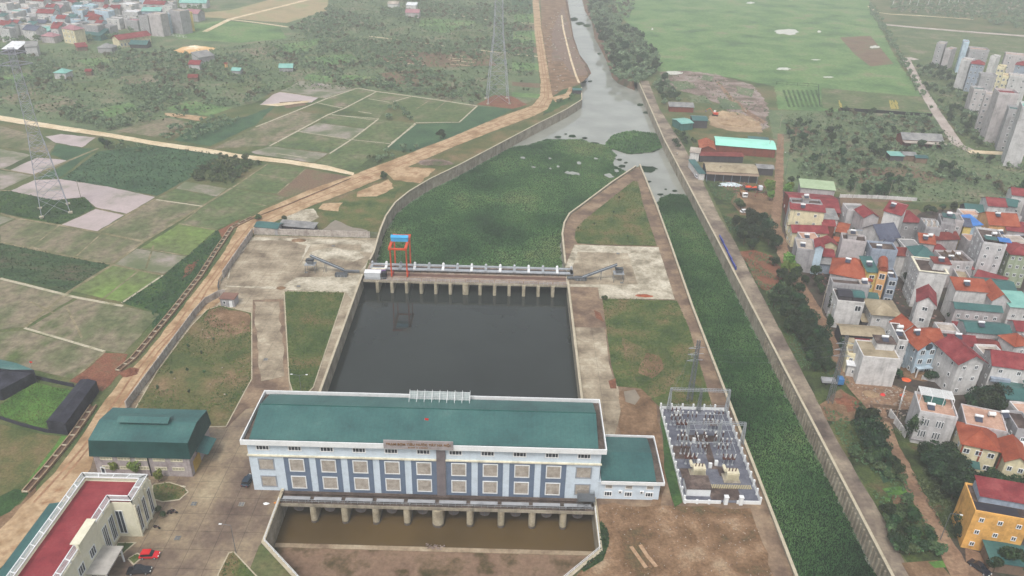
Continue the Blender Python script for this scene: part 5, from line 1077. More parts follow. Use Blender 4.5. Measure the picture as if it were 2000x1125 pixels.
house('beige flat house between red roofs and teal hall', (1872, 548), (1897, 551), 7, 8, 'pinkgrey', 'flat', 'tan', cols=0)
house('long curved red roof behind the teal hall', (1905, 540), (1960, 556), 6, 7, 'brown', 'gable_x', 'red', cols=0, rh=1.2)
house('long teal roofed hall in the middle of the village', (1903, 563), (1985, 570), 6.5, 9, 'grey', 'gable_x', 'teal', 'long teal hall', 0, rh=1.4)
house('white flat house with orange ridge roof and solar tank', (1868, 566), (1931, 571), 11.5, 6, 'white', 'shed', 'orange', 'orange ridge house', 0, rh=1.6, tanks=1, extra=wing(10, -4, 15, 6.5, 11, 'pale', 'gable_y', 'orange', 2.4))
house('long balcony house under a teal roof sheet', (1867, 601), (1957, 609), 9, 4, 'pinkgrey', 'gable_x', 'teal', 'long balcony house', 5, 2, rh=1, extra=awning(3.6, 1.8, 'red'))
house('beige house with shallow teal roof behind the twin red roofs', (1890, 647), (1976, 654), 7.5, 7, 'pale', 'gable_x', 'teal', 'beige teal roofed house', 0, 1, rh=1.3, tanks=1)
house('white house with grey green roof terrace at the village side', (1974, 599), (2018, 602), 10, 9, 'white', 'shed', 'ltteal', cols=2, floors=2, rh=1)
house('white tower like house with red pitched roof and dark eaves', (1875, 707), (1923, 705), 11.5, 10, 'white', 'gable_y', 'red', 'red pitched tower house', 2, 3, -1, rh=2.2, ov=.9)
house('low dark red brown roof beside the tower like house', (1912, 690), (1958, 694), 4.5, 10, 'brown', 'gable_x', 'darkred', cols=0, rh=1.6)
house('white house with red eave roof and blue green balcony', (1940, 712), (2012, 722), 10.5, 8, 'white', 'gable_x', 'red', 'red eave balcony house', 2, 3, -1, rh=2.4, extra=lambda t, w_, d, h: MB().box(.3, -1.1, 5.6, 5.4, -.02, 6.7).build('balcony', WM['bluegrey'], t))
house('orange tiled corner of a white villa between trees', (1982, 676), (2016, 672), 8, 6, 'white', 'hip', 'orange', cols=1)
house('low teal roofed workshop with wet looking sheets', (1968, 778), (2014, 785), 5.5, 9, 'grey', 'gable_x', 'teal', 'low teal workshop', 1, 1, rh=.8)
def pergola(t, w_, d, h):
    mb = MB(); z = h+2.7
    for k in range(13): mb.box(.5, d*.52+k*.32, z, w_-.4, d*.52+k*.32+.1, z+.1)
    for x in (.5, w_*.36, w_*.68, w_-.5):
        mb.box(x-.06, d*.5, z-.12, x+.06, d-.2, z-.003); mb.box(x-.06, d*.5, h+.1, x+.06, d*.5+.12, z-.121); mb.box(x-.06, d-.3, h+.1, x+.06, d-.2, z-.121)
    mb.build('pergola', M_WHITE, t)
    mb = MB(); mb.box(2, d*.6, h+.1, w_-2, d-.6, h+1.4); mb.build('roof_garden_box', WM['teal'], t)
    for gx in (w_*.22, w_*.6):
        for z_ in (2.4, 6.0):
            for s in (-.65, 0, .65): window(t, gx+s, -.01, z_, .42, 2.1, mull=1, fw=.06)
    mb = MB(); mb.box(-.15, -.25, 1.2, w_+.15, -.003, 1.45); mb.build('plinth_band', WM['grey'], t)
house('white house with striped pergola and narrow slot windows', (1796, 807), (1870, 820), 9.5, 9, 'pale', 'flat', 'pink', 'white pergola villa', 0, tanks=1, side=0, extra=pergola)
house('pink flat roofed house cluttered with tanks and panels', (1886, 829), (1968, 846), 8.5, 9, 'pinkgrey', 'flat', 'pink', 'cluttered pink roof house', 2, 2, tanks=3, par=.35)
house('yellow villa with orange tile roof and brick corner stripes', (1880, 866), (1952, 881), 7.5, 9, 'cream', 'hip', 'orange', 'yellow orange roofed villa', 3, 2, -1, rh=2.2, win=(1.5, 1.5), extra=multi(wing(9.2, -3, 14, 6, 7.3, 'cream', 'gable_y', 'orange', 1.8, 2), lambda t, w_, d, h: [MB().box(x, -.06, 0, x+.45, -.003, 7.3).build('brick_stripe', M_ROOFS['orange'], t) for x in (.05, 4.2, 8.7)], awning(2.6, 2.5, 'teal', 0, 5)))
house('white sheet roofed block behind the yellow villa', (1985, 880), (2020, 884), 5, 8, 'grey', 'flat', 'white', cols=0)
house('plain grey house at the village side above the villa', (1986, 842), (2020, 846), 8, 8, 'grey', 'flat', 'dark', cols=1, floors=2, side=-1)
house('big orange yellow house with red ribbed rooftop shed', (1904, 1000), (2014, 1020), 10.5, 9, 'orange', 'flat', 'dark', 'orange yellow house', 3, 3, par=.5, win=(1.0, 1.2), extra=lambda t, w_, d, h: (MB().box(.3, .3, h+.081, 9, 3.4, h+.14).build('dark_terrace', M_ROOFS['black'], t), MB().box(1.5, 3.6, h+.1, 14, 8.6, h+1.8).build('rooftop_room', WM['bluegrey'], t), (lambda m: (m.face([(1.2, 3.2, h+1.9), (14.4, 3.2, h+1.9), (14.4, 9, h+3.0), (1.2, 9, h+3.0)]), m.build('rooftop_roof', M_ROOFS['red'], t)))(MB())))
house('low teal roof among trees beside the orange yellow house', (1938, 1096), (2020, 1108), 3, 5, 'brown', 'shed', 'teal', cols=0, rh=.6)
infill([(1560, 440), (1640, 430), (1700, 440), (1720, 500), (1800, 480), (1830, 440), (1920, 450), (2030, 420), (2040, 800), (1985, 830), (1960, 770), (1900, 770), (1840, 770), (1840, 700), (1790, 660), (1780, 600), (1720, 640), (1640, 600), (1625, 560), (1570, 520)], 7.6, 4.5, 9.5, 5)
infill([(1925, 425), (1990, 395), (2040, 395), (2060, 520), (1960, 520), (1940, 480)], 8, 5, 10, 9)
infill([(1880, 800), (1990, 800), (2040, 900), (2040, 960), (1995, 955), (1985, 890)], 9, 4, 7, 11, .7)
# ---------------- workshops on the canal side
house('grey striped roof hut at the top of the promenade', (1308, 208), (1355, 210), 3.2, 6, 'rust', 'shed', 'grey', cols=0, rh=1.2, name='workshop', cat='workshop')
house('pale teal sheet roofed workshop beside the promenade', (1331, 242), (1354, 240), 4, 10, 'teal', 'gable_x', 'ltteal', cols=0, rh=.8, name='workshop', cat='workshop')
house('darker teal roofed workshop next to the sand heap', (1354, 235), (1382, 236), 4.5, 10, 'dark', 'gable_x', 'teal', cols=0, rh=1, name='workshop', cat='workshop')
house('rust roofed workshop beside the long mint roof', (1368, 290), (1397, 292), 4.5, 14, 'rust', 'gable_y', 'rust', cols=0, rh=1.6, name='workshop', cat='workshop')
house('long workshop under a bright mint green roof', (1399, 283), (1515, 292), 4.6, 15, 'rust', 'gable_x', 'mint', cols=0, rh=.8, name='workshop', cat='workshop', extra=wing(18, 14.9, 28, 20, 4.4, 'teal', 'shed', 'teal', .5))
house('low dark red roof strip in front of the mint workshop', (1368, 304), (1452, 306), 3.4, 4, 'dark', 'shed', 'darkred', cols=0, rh=.6, name='workshop', cat='workshop')
def open_front(t, w_, d, h):
    for k in range(7): MB().bar((w_*k/6, -1.2, 0), (w_*k/6, -1.2, h-.6), .12).build('post', WM['bluegrey'], t)
    mb = MB(); mb.face([(-.5, -.4, h-.25), (w_+.5, -.4, h-.25), (w_+.5, -2.4, h-.7), (-.5, -2.4, h-.7)]); mb.build('eave_sheet', gm('brown_eave', [(122, 104, 90), (140, 122, 106)], famt=.1), t)
house('long open fronted workshop under a tan curved roof', (1381, 334), (1480, 339), 4.8, 13, 'dark', 'gable_x', 'tan', cols=0, rh=1.3, name='workshop', cat='workshop', extra=open_front)
house('small grey roofed shed at the lane end of the tan workshop', (1479, 328), (1511, 330), 3.6, 6, 'dark', 'gable_x', 'grey', cols=0, rh=.8, name='workshop', cat='workshop')
house('narrow teal roofed shed between promenade and tan workshop', (1366, 339), (1377, 339), 3.4, 19, 'white', 'shed', 'teal', cols=0, rh=.3, name='workshop', cat='workshop')
house('white walled shed end beside the narrow teal shed', (1348, 297), (1366, 299), 4.5, 7, 'white', 'shed', 'pale', cols=0, rh=.4, name='workshop', cat='workshop')
house('broken greenhouse frame shed with cream sheets in the scrub', (1764, 272), (1842, 276), 3.5, 10, 'rust', 'gable_x', 'grey', cols=0, rh=2.5, name='workshop', cat='workshop', extra=lambda t, w_, d, h: MB().box(-.5, -5, 2.9, w_+.5, -.6, 3.05).build('front_sheet', M_ROOFS['pale'], t))
house('pale teal sheet hut among the shrubs', (1740, 304), (1766, 305), 3, 6, 'dark', 'shed', 'ltteal', cols=0, rh=.3, name='hut', cat='hut')
house('brown roofed hut beside the pale teal hut', (1766, 303), (1790, 304), 3.2, 6, 'brown', 'gable_x', 'grey', cols=0, rh=.8, name='hut', cat='hut')
house('teal roofed hut east of the brown hut', (1790, 308), (1812, 309), 3, 5, 'brown', 'gable_x', 'teal', cols=0, rh=.6, name='hut', cat='hut')
# ================================================================== WEST SIDE BUILDINGS
# green workshop
ws = thing('green_workshop', 'boxy workshop clad in dark green sheet above grey walls', 'workshop', (-97.6, 141.9, 0))
M_GREENC = gm('dark_green_sheet', [(16, 50, 48), (24, 60, 58), (32, 70, 66)], scale=.2, fine=1.5, famt=.1, rough=.55)
mb = MB(); mb.box(0, 0, -.3, 22.6, 12.6, 6); mb.build('wall', gm('block_wall', [(132, 122, 122), (156, 146, 146), (170, 162, 160)], scale=.4, fine=1.5, famt=.15, streak=.3), ws)
mb = MB()
for pr_ in (((-.6, -.5, 5.9), (23.2, -.5, 5.9), (22.9, .4, 10.0), (-.3, .4, 10.0)), ((23.2, -.5, 5.9), (23.4, 12.9, 5.9), (22.9, 12.9, 10.0), (22.9, 6.6, 11.2), (22.9, .4, 10.0)), ((-.6, -.5, 5.9), (-.3, .4, 10), (-.3, 6.6, 11.2), (-.3, 12.9, 10), (-.6, 12.9, 5.9)), ((-.6, 12.9, 5.9), (23.4, 12.9, 5.9), (22.9, 12.9, 10), (-.3, 12.9, 10))): mb.face(pr_)
mb.face([(-.6, -.5, 5.9), (23.2, -.5, 5.9), (23.4, 12.9, 5.9), (-.6, 12.9, 5.9)][::-1])
mb.build('cladding', M_GREENC, ws)
mb = MB(); mb.face([(-.35, .35, 10.02), (22.95, .35, 10.02), (22.95, 6.6, 11.25), (-.35, 6.6, 11.25)]); mb.face([(-.35, 12.95, 10.02), (22.95, 12.95, 10.02), (22.95, 6.6, 11.25), (-.35, 6.6, 11.25)]); rf = mb.build('roof', M_TEAL, ws)
mb = MB(); mb.face([(4.5, 4.9, 11.9), (16.8, 4.9, 11.9), (16.8, 6.6, 12.5), (4.5, 6.6, 12.5)]); mb.face([(4.5, 8.3, 11.9), (16.8, 8.3, 11.9), (16.8, 6.6, 12.5), (4.5, 6.6, 12.5)]); mb.box(5, 5.7, 10.9, 16.4, 7.5, 11.9); mb.build('ridge_vent', M_TEAL, rf)
for z in (1.9, 4.6):
    for k in range(5):
        xc = 3.0+k*4.15; window(ws, xc, -.01, z, 2.9, .95, mull=4, fw=.16, frame=M_OFFW, glass=gm('cream_pane', [(180, 176, 150), (150, 146, 126)], famt=.05))
window(ws, 1.5, -.02, 0, 1.1, 2.4, mull=1, frame=M_WHITE, name='door')
mb = MB(); mb.box(22.6, 1.5, 0, 22.68, 5.5, 3.4); mb.build('roller_door', pm('yellow_door', (176, 146, 70)), ws)
mb = MB(); mb.face([(22.7, 3.5, 4.9), (25.6, 3.5, 4.0), (25.6, 9.5, 4.0), (22.7, 9.5, 4.9)]); mb.face([(22.7, 3.5, 4.8), (25.6, 3.5, 3.9), (25.6, 9.5, 3.9), (22.7, 9.5, 4.8)][::-1]); mb.build('canopy', M_TEAL, ws)
mb = MB(); mb.box(12.7, -.16, 0, 12.95, -.003, 5.85); mb.build('downpipe', M_DARK, ws)
# office with red roof deck
of = thing('office_building', 'cream office building with red roof deck and white roof trellis', 'office', (-93.5, 96.5, 0))
H_ = 9.0
M_CRW = gm('office_wall', [(196, 192, 170), (210, 206, 184), (216, 212, 194)], scale=.4, fine=1.5, famt=.05, streak=.07)
out = [(0, 0), (9.9, 0), (9.9, 26.3), (14.4, 26.3), (14.4, 34.3), (0, 34.3)]
mb = MB(); mb.prism(out, -.3, H_); mb.build('wall', M_CRW, of)
ins = [(1.0, 0), (8.9, 0), (8.9, 27.3), (13.4, 27.3), (13.4, 33.3), (1.0, 33.3)]
mb = MB(); mb.prism(ins, H_+.01, H_+.12); mb.build('roof_deck', gm('red_deck', [(110, 38, 46), (128, 48, 54), (138, 60, 64)], scale=.2, fine=1.5, famt=.1, rough=.7, joints=(60, 4.1), jcol=1.12), of)
mb = MB(); path_wall(mb, out[1:]+[out[0]], H_+.003, H_+.75, .25, 1); mb.build('parapet', M_CRW, of)
# white trellis ring standing on the parapet
def ring(ins_, wdt, z):
    fr = MB(); pn = MB(); loc = out[1:]+[out[0]]
    off = path_wall(MB(), loc, 0, 1, wdt, 1)
    for i in range(len(loc)-1):
        a, b, c, d = [Vector((*p, 0)) for p in (loc[i], loc[i+1], off[i+1], off[i])]
        for u, v in ((a, b), (d, c)): fr.bar(u+Vector((0, 0, z)), v+Vector((0, 0, z)), .13)
        n = max(1, round((b-a).length/3.4))
        for k in range(n+1): fr.bar(a.lerp(b, k/n)+Vector((0, 0, z)), d.lerp(c, k/n)+Vector((0, 0, z)), .12); fr.bar(a.lerp(b, k/n)+Vector((0, 0, H_+.7)), a.lerp(b, k/n)+Vector((0, 0, z)), .1)
        m = max(1, round((b-a).length/.26))
        for k in range(m): pn.bar(a.lerp(b, k/m)+Vector((0, 0, z-.06)), d.lerp(c, k/m)+Vector((0, 0, z-.06)), .05)
        for k in range(1, 4): pn.bar(a.lerp(d, k/4)+Vector((0, 0, z-.07)), b.lerp(c, k/4)+Vector((0, 0, z-.07)), .035)
    fr.build('trellis_frame', M_WHITE, of); pn.build('trellis_slats', pm('trellis_grey', (176, 180, 180)), of)
ring(ins, 1.3, H_+1.5)
for y in (27.6, 30.2, 32.9): window(of, 14.41, y, 1.0, 1.5, 6.6, 'z', mull=2, fw=.15, frame=M_WHITE, name='tall_window')
window(of, 11.0, 26.29, 1.0, 1.7, 6.6, 'y', mull=2, fw=.15, name='tall_window')
for y in (24.6, 21.8): window(of, 9.91, y, 1.0, 1.9, 6.4, 'z', mull=3, fw=.15, name='tall_window')
for y in (16.5, 12, 8, 4): window(of, 9.91, y, 4.6, 2.2, 2.4, 'z', mull=3, fw=.15)
mb = MB()
for y in (26.35, 28.7, 31.4, 33.9): mb.box(14.4, y, 0, 14.75, y+.4, H_)
mb.build('buttress', M_OFFW, of)
mb = MB(); mb.box(9.6, 12.8, H_+.1, 10.2, 19.6, H_+2.6); mb.box(8.6, 12.8, H_+2.6, 10.5, 19.6, H_+2.8); mb.build('portico_panel', M_CRW, of)
mb = MB(); mb.box(9.92, 12.5, 3.6, 14.2, 20, 3.9); mb.build('porch_roof', pm('porch_grey', (166, 162, 156)), of)
for y in (12.9, 19.4):
    MB().bar((13.8, y, 0), (13.8, y, 3.6), .2, 8).build('porch_column', M_WHITE, of)
mb = MB(); mb.box(9.92, 14.2, .1, 10.0, 18.4, 3.2); mb.build('entrance_door', M_GLASS, of)
flag('small red flag hanging by the office portico above the red deck', (-84.4, 113.2, H_+.12), 2.2, .8)
lt = thing('lean_to', 'teal sheet lean-to along the back wall of the office', 'shed', (-100.9, 98, 0))
mb = MB(); mb.box(.2, 0, 0, 7.3, 30, 3.4); mb.build('wall', WM['grey'], lt)
mb = MB(); mb.face([(-.3, -.3, 3.5), (7.35, -.3, 5.0), (7.35, 30.4, 5.0), (-.3, 30.4, 3.5)]); mb.face([(-.3, -.3, 3.41), (7.35, -.3, 4.9), (7.35, 30.4, 4.9), (-.3, 30.4, 3.41)][::-1]); mb.build('roof', M_TEAL, lt)
# guard hut
gh = thing('guard_hut', 'small grey guard hut with brown flat roof at the gate', 'hut', (P(432, 599).x, P(432, 599).y, 0), -.03)
mb = MB(); mb.box(0, 0, 0, 4.6, 3.8, 3); mb.build('wall', WM['grey'], gh); mb = MB(); mb.box(-.3, -.3, 3, 4.9, 4.1, 3.2); mb.build('roof', gm('brown_slab', [(112, 84, 74), (134, 104, 92)], famt=.15), gh)
window(gh, 1.3, -.01, 1.1, .9, 1.1, mull=1, fw=.1); window(gh, 3.4, -.01, 0, 1.0, 2.3, mull=1, fw=.12, name='door', glass=M_WHITE)
# black net tents by the road
M_BLK = gm('black_net', [(32, 32, 40), (46, 46, 56), (60, 60, 70)], scale=.3, fine=2, famt=.2, rough=.9)
def tent(label, q, h, mat, rh=.8):
    W = [P(a, b, h) for a, b in q]; c = sum(W, Vector())/len(W); t = thing('net_shed', label, 'shed', (c.x, c.y, 0)); L = [(p.x-c.x, p.y-c.y) for p in W]
    mb = MB(); mb.prism(L, 0, h-.05)
    mb.build('side_net', M_BLK, t); m1 = ((L[0][0]+L[1][0])/2, (L[0][1]+L[1][1])/2, h+rh); m2 = ((L[2][0]+L[3][0])/2, (L[2][1]+L[3][1])/2, h+rh)
    mb = MB(); z = h
    mb.face([(*L[0], z), m1, m2, (*L[3], z)]); mb.face([m1, (*L[1], z), (*L[2], z), m2]); mb.face([(*L[0], z), (*L[1], z), m1]); mb.face([(*L[3], z), (*L[2], z), m2]); mb.build('roof', mat, t); return t
tent('long black net shed beside the lower dirt road', [(90, 823), (127, 828), (188, 744), (157, 741)], 3.6, M_BLK, .5)
tent('wide dark net shed cut by the frame with a red flag', [(-80, 760), (0, 762), (64, 728), (-10, 712)], 3.4, M_BLK, .5)
tent('teal sheet shed joined to the wide dark net shed', [(-40, 716), (20, 722), (66, 722), (0, 702)], 4.4, M_TEAL, .5)
flag('red flag on the ridge of the teal sheet shed', P(60, 716, 4.6), 1.8, .8)
fence_wall('dark net fence around the bright green plot north side', [(66, 740), (146, 757)], 1.3, 4, M_BLK, 'net_fence', 'fence', .05, .08)
fence_wall('dark net fence around the bright green plot south side', [(-20, 812), (40, 832), (90, 845), (118, 848)], 1.2, 4, M_BLK, 'net_fence', 'fence', .05, .08)
# shanty above the yard wall
house('patched teal and grey tin shack behind the yard wall', (498, 442), (541, 446), 3, 5, 'grey', 'gable_x', 'teal', cols=1, name='shack', cat='shack', rh=.8)
house('low grey tin lean-to behind the yard wall', (545, 440), (612, 446), 2.4, 4, 'dark', 'shed', 'grey', cols=0, name='shack', cat='shack', rh=.6)
house('small teal tarpaulin hut on the channel bank corner', (1120, 176), (1136, 176), 2.6, 5, 'dark', 'gable_x', 'teal', cols=0, name='hut', cat='hut', rh=.6)

# ================================================================== SUBSTATION
SX0, SX1, SY0, SY1 = 41.6, 59.4, 137.9, 173.5
S('substation_floor', gm('gravel_floor', [(74, 76, 88), (94, 96, 106), (112, 114, 122)], scale=.3, fine=3, famt=.2), [(SX0, SY0, 'w'), (SX1, SY0, 'w'), (SX1, SY1, 'w'), (SX0, SY1, 'w')], 7)
for a in [(SX0+1, SY0+8, SX0+6.5, SY0+11.5), (SX0+.6, SY0+15, SX0+5, SY0+20), (SX0+8.6, SY0+11.5, SX0+10.4, SY0+25), (SX0+10.4, SY0+9, SX0+13, SY0+12.5), (SX0+3.5, SY0+22, SX0+14, SY0+24.5), (SX0+6.6, SY0+.8, SX1-4, SY0+5)]:
    S('substation_path', M_ROOFS['dark'], [(a[0], a[1], 'w'), (a[2], a[1], 'w'), (a[2], a[3], 'w'), (a[0], a[3], 'w')], 8.5, .1)
fw_ = fence_wall('white pillared fence wall around the electrical substation', [(SX0, SY0, 'w'), (SX0, SY1, 'w'), (SX1, SY1, 'w'), (SX1, SY0, 'w'), (SX1-5.5, SY0, 'w')], 1.0, 2.9, M_WHITE, 'substation_fence', 'fence wall', .2, .42)
for o in fw_.children:
    if o.name.startswith('post'): o.scale = (1, 1, 1.75)
mb = MB()
for a, b in (((0, 0), (0, SY1-SY0)), ((0, SY1-SY0), (SX1-SX0, SY1-SY0)), ((SX1-SX0, SY1-SY0), (SX1-SX0, 0))):
    for z in (1.3, 1.75): mb.bar((*a, z), (*b, z), .04)
mb.build('bar', M_STEEL, fw_)
for x, lb in ((SX0+9.7, 'wide white gate pillar of the substation beside the transformer house'), (SX0+13.2, 'wide white gate pillar of the substation towards the canal')):
    t = thing('gate_pillar', lb, 'pillar', (x, SY0-.2, 0)); MB().box(-.42, -.42, 0, .42, .42, 2.2).build('shaft', M_WHITE, t); MB().box(-.52, -.52, 2.203, .52, .52, 2.36).build('cap', M_WHITE, t)
fence_wall('low white front wall of the substation with short pillars', [(SX0+.2, SY0-.3, 'w'), (SX0+8.6, SY0-.3, 'w')], .9, 2.8, M_WHITE, 'substation_fence', 'fence wall', .2, .5)
hs_ = thing('switch_house', 'white flat roofed switch house with dark stained roof in the substation', 'switch house', (SX0+.9, SY0+1.9, 0))
MB().box(0, 0, 0, 5.6, 4.4, 2.4).build('wall', M_WHITE, hs_); mb = MB(); mb.box(-.2, -.2, 2.4, 5.8, 4.6, 2.58); mb.build('roof', M_ROOFS['dark'], hs_); mb = MB(); mb.box(5.6, 1, 0, 5.65, 2, 2.1); mb.build('door', M_STEELD, hs_)
gt = thing('cable_trench', 'row of pale trench covers across the substation front', 'trench', (SX0+7.2, SY0+4.6, .3)); mb = MB()
for k in range(24): mb.box(k*.42, 0, 0, k*.42+.22, 1.3, .12)
mb.build('cover', pm('pale_cover', (176, 164, 130)), gt)
def lattice(mb, w0, w1, z0, z1, n, r, x=0, y=0, rb=None):
    rb = rb or r*.55
    c = lambda k, w_, z: Vector((x+(w_/2)*(1, -1, -1, 1)[k], y+(w_/2)*(1, 1, -1, -1)[k], z))
    ws_ = [w0+(w1-w0)*(i/n)**.85 for i in range(n+1)]; zs = []
    tot = sum(ws_[:-1]) or 1; z = z0
    for i in range(n+1): zs.append(z); z += (z1-z0)*(ws_[i]/tot) if i < n else 0
    zs[-1] = z1
    for i in range(n):
        for k in range(4):
            j = (k+1) % 4
            mb.bar(c(k, ws_[i], zs[i]), c(k, ws_[i+1], zs[i+1]), r); mb.bar(c(k, ws_[i], zs[i]), c(j, ws_[i+1], zs[i+1]), rb, 3); mb.bar(c(j, ws_[i], zs[i]), c(k, ws_[i+1], zs[i+1]), rb, 3); mb.bar(c(k, ws_[i+1], zs[i+1]), c(j, ws_[i+1], zs[i+1]), rb, 3)
def gantry(label, x, y, span, h=8.5, ax=0):
    t = thing('line_gantry', label, 'gantry', (x, y, .2), ax)
    for xx in (0, span):
        mb = MB(); lattice(mb, .9, .35, 0, h, 8, .07, xx, 0); mb.build('column', M_STEEL, t)
    mb = MB()
    for dy in (-.3, .3):
        for dz in (0, .6): mb.bar((0, dy, h-.6+dz), (span, dy, h-.6+dz), .06)
    for k in range(int(span/.7)): mb.bar((k*.7, -.3, h), (k*.7+.7, .3, h), .04, 3); mb.bar((k*.7, -.3, h-.6), (k*.7+.7, -.3, h), .04, 3)
    mb.build('beam', M_STEEL, t)
gantry('steel lattice gantry at the north corner of the substation', SX0+2.0, SY1-.8, 8.2, 7.5)
gantry('steel lattice gantry along the canal end of the substation', SX0+10.2, SY1-.8, 7.6, 7.5)
gantry('steel lattice gantry across the middle of the substation', SX0+4.3, SY1-14.5, 8.0, 7)
gantry('steel lattice gantry in the middle towards the canal', SX0+12.5, SY1-14.3, 6.2, 7)
M_INS = pm('brown_insulator', (84, 52, 46), rough=.3); M_INSW = pm('white_insulator', (200, 200, 196), rough=.3)
def equip(name, label, pts, grp, kind):
    first = None
    for x, y in pts:
        t = thing(name, label, name.replace('_', ' '), (SX0+x, SY0+y, .2), 0, grp)
        if first is None:
            a = MB(); a.box(-.25, -.25, 0, .25, .25, .25); a.bar((0, 0, .25), (0, 0, 1.9), .1, 6)
            b = MB(); c = MB()
            if kind == 'breaker': b.box(-.45, -.3, 1.9, .45, .3, 2.3); b.bar((-.25, 0, 2.3), (-.45, 0, 3.5), .13, 8); c.bar((.25, 0, 2.3), (.45, 0, 3.5), .13, 8)
            else: b.bar((0, 0, 1.9), (0, 0, 3.2), .16, 8); c.bar((0, 0, 3.2), (0, 0, 3.6), .22, 8)
            first = (a.mesh('support', M_STEEL), b.mesh('insulator', M_INS), c.mesh('cap', M_INSW))
        for n_, m_ in zip(('support', 'insulator', 'terminal'), first): obj(n_, m_, t)
R3 = lambda x, y, s=1.1: [(x, y), (x+s, y), (x+2*s, y)]
equip('circuit_breaker', 'brown and white breaker pole on a steel stand', R3(2.8, 13.2)+R3(12.2, 13.2)+R3(3.0, 26.5)+R3(11.8, 26.5), 'breaker poles of the substation', 'breaker')
equip('voltage_transformer', 'slim brown insulator post with pale cap', R3(2.2, 17)+R3(11.5, 17)+R3(3, 22, .9)+R3(12, 22, .9)+[(6.8, 20), (6.8, 21.2), (6.8, 22.4), (9, 20), (9, 21.2), (9, 22.4), (11.6, 20.2), (11.6, 21.6)]+R3(2.6, 30)+R3(10.8, 29.5), 'insulator posts of the substation', 'post')
def transformer(label, x, y):
    t = thing('power_transformer', label, 'transformer', (SX0+x, SY0+y, .2)); M_T = pm('transformer_cream', (200, 192, 166), rough=.5)
    MB().box(-1.5, -.9, .3, 1.5, .9, 2.5).build('tank', M_T, t)
    for s in (-1, 1):
        mb = MB()
        for k in range(9): mb.box(-1.4+k*.33, s*1.0-.3 if s < 0 else .95, .5, -1.28+k*.33, -.95 if s < 0 else 1.3, 2.3)
        mb.build('radiator', M_T, t)
    mb = MB(); mb.bar((-2.0, -.6, 3.1), (-2.0, 1.2, 3.1), .4, 12); mb.build('conservator', M_T, t)
    for k in range(3): MB().bar((-.9+k*.8, 0, 2.5), (-.9+k*.8, -.2, 3.6), .14, 8).build('bushing', M_INS, t)
    MB().box(-2.1, -1.6, 0, 1.9, 1.6, .3).build('plinth', M_WALLC, t)
equip('surge_arrester', 'thin insulator column near the gantry', R3(1.6, 28.5)+R3(9.8, 27)+R3(13.6, 31)+R3(1.8, 20.2)+R3(13, 19.2)+R3(6.4, 17.2)+R3(6.2, 29.8)+R3(2.4, 32.2), 'insulator columns of the substation', 'post')
for k, (xa, ya, xb, yb_) in enumerate(((2, 17, 15.5, 17), (2, 22, 15.5, 22), (2, 28.5, 15.5, 28.5), (4, 13.4, 4, 33), (6.5, 13.4, 6.5, 31), (12.6, 13.4, 12.6, 33), (14.8, 13.4, 14.8, 31))):
    mb = MB(); mb.bar((SX0+xa, SY0+ya, 4.1), (SX0+xb, SY0+yb_, 4.1), .07); mb.build('busbar', M_STEEL, None, label='grey busbar tube strung over the substation equipment', cat='busbar', group='busbars of the substation')
transformer('cream power transformer behind the switch house roof', 5.2, 9.6)
transformer('cream power transformer with red stained stand near the canal side', 13.0, 8.2)
for k, (x, y) in enumerate(((5.9, 13.2), (10.3, 13.0), (8.6, 12.0), (6.4, 21.5), (4.0, 33.0))):
    t = thing('control_box', 'white control box standing on the substation gravel', 'control box', (SX0+x, SY0+y, .2), 0, 'white control boxes'); MB().box(-.4, -.3, .1, .4, .3, 1.5).build('cabinet', M_WHITE, t); MB().box(-.3, -.2, 0, .3, .2, .1).build('base', M_STEELD, t)
# ================================================================== TOWERS AND POLES
M_LAT = pm('lattice_grey', (150, 152, 162), rough=.6)
def pylon(label, x, y, h, w0, rz):
    t = thing('lattice_pylon', label, 'pylon', (x, y, 0), rz)
    mb = MB(); lattice(mb, w0, w0*.42, 0, h*.5, 6, .17, rb=.085); lattice(mb, w0*.42, w0*.2, h*.5, h, 10, .13, rb=.07); mb.build('frame', M_LAT, t)
    for z, L in ((h*.9, 6), (h*.965, 5)):
        mb = MB()
        for s in (-1, 1):
            for y_ in (-.8, .8): mb.bar((0, y_, z), (s*L, 0, z+.6), .12); mb.bar((0, y_, z+2), (s*L, 0, z+.6), .1)
            for k in range(5): mb.bar((s*L*k/5, .8*(1-k/5), z), (s*L*(k+1)/5, 0, z+.6), .06, 3)
        mb.build('cross_arm', M_LAT, t)
    for k in range(4): MB().prism([(w0/2*(1, -1, -1, 1)[k]+a, w0/2*(1, 1, -1, -1)[k]+b) for a, b in ((-.8, -.8), (.8, -.8), (.8, .8), (-.8, .8))], -.2, .7).build('footing', M_CONCW, t)
pylon('tall lattice pylon on the green island among flooded paddies', -190.3, 297.9, 66, 10.5, R(32))
pylon('tall lattice pylon by the red soil beside the dirt road', -12.3, 489, 82, 13.5, R(8))
t = thing('line_tower', 'slim lattice line tower with cross arms by the substation', 'line tower', (*P(1346, 784).xy, 0))
mb = MB(); lattice(mb, 1.3, .7, 0, 20, 16, .08); mb.build('frame', M_STEELD, t)
for z in (13.5, 15.5, 17.5):
    mb = MB(); mb.bar((-2.4, 0, z), (.5, 0, z), .09); mb.bar((-2.4, 0, z), (0, 0, z+.8), .06); mb.bar((0, 0, z+.4), (1.8, 0, z+.4), .09); mb.build('cross_arm', M_STEEL, t)
t = thing('line_tower', 'slim rusty footed line tower beside the village lane', 'line tower', (*P(1620, 786).xy, 0))
mb = MB(); lattice(mb, 1.3, .6, 0, 22, 16, .08); mb.build('frame', M_STEELD, t)
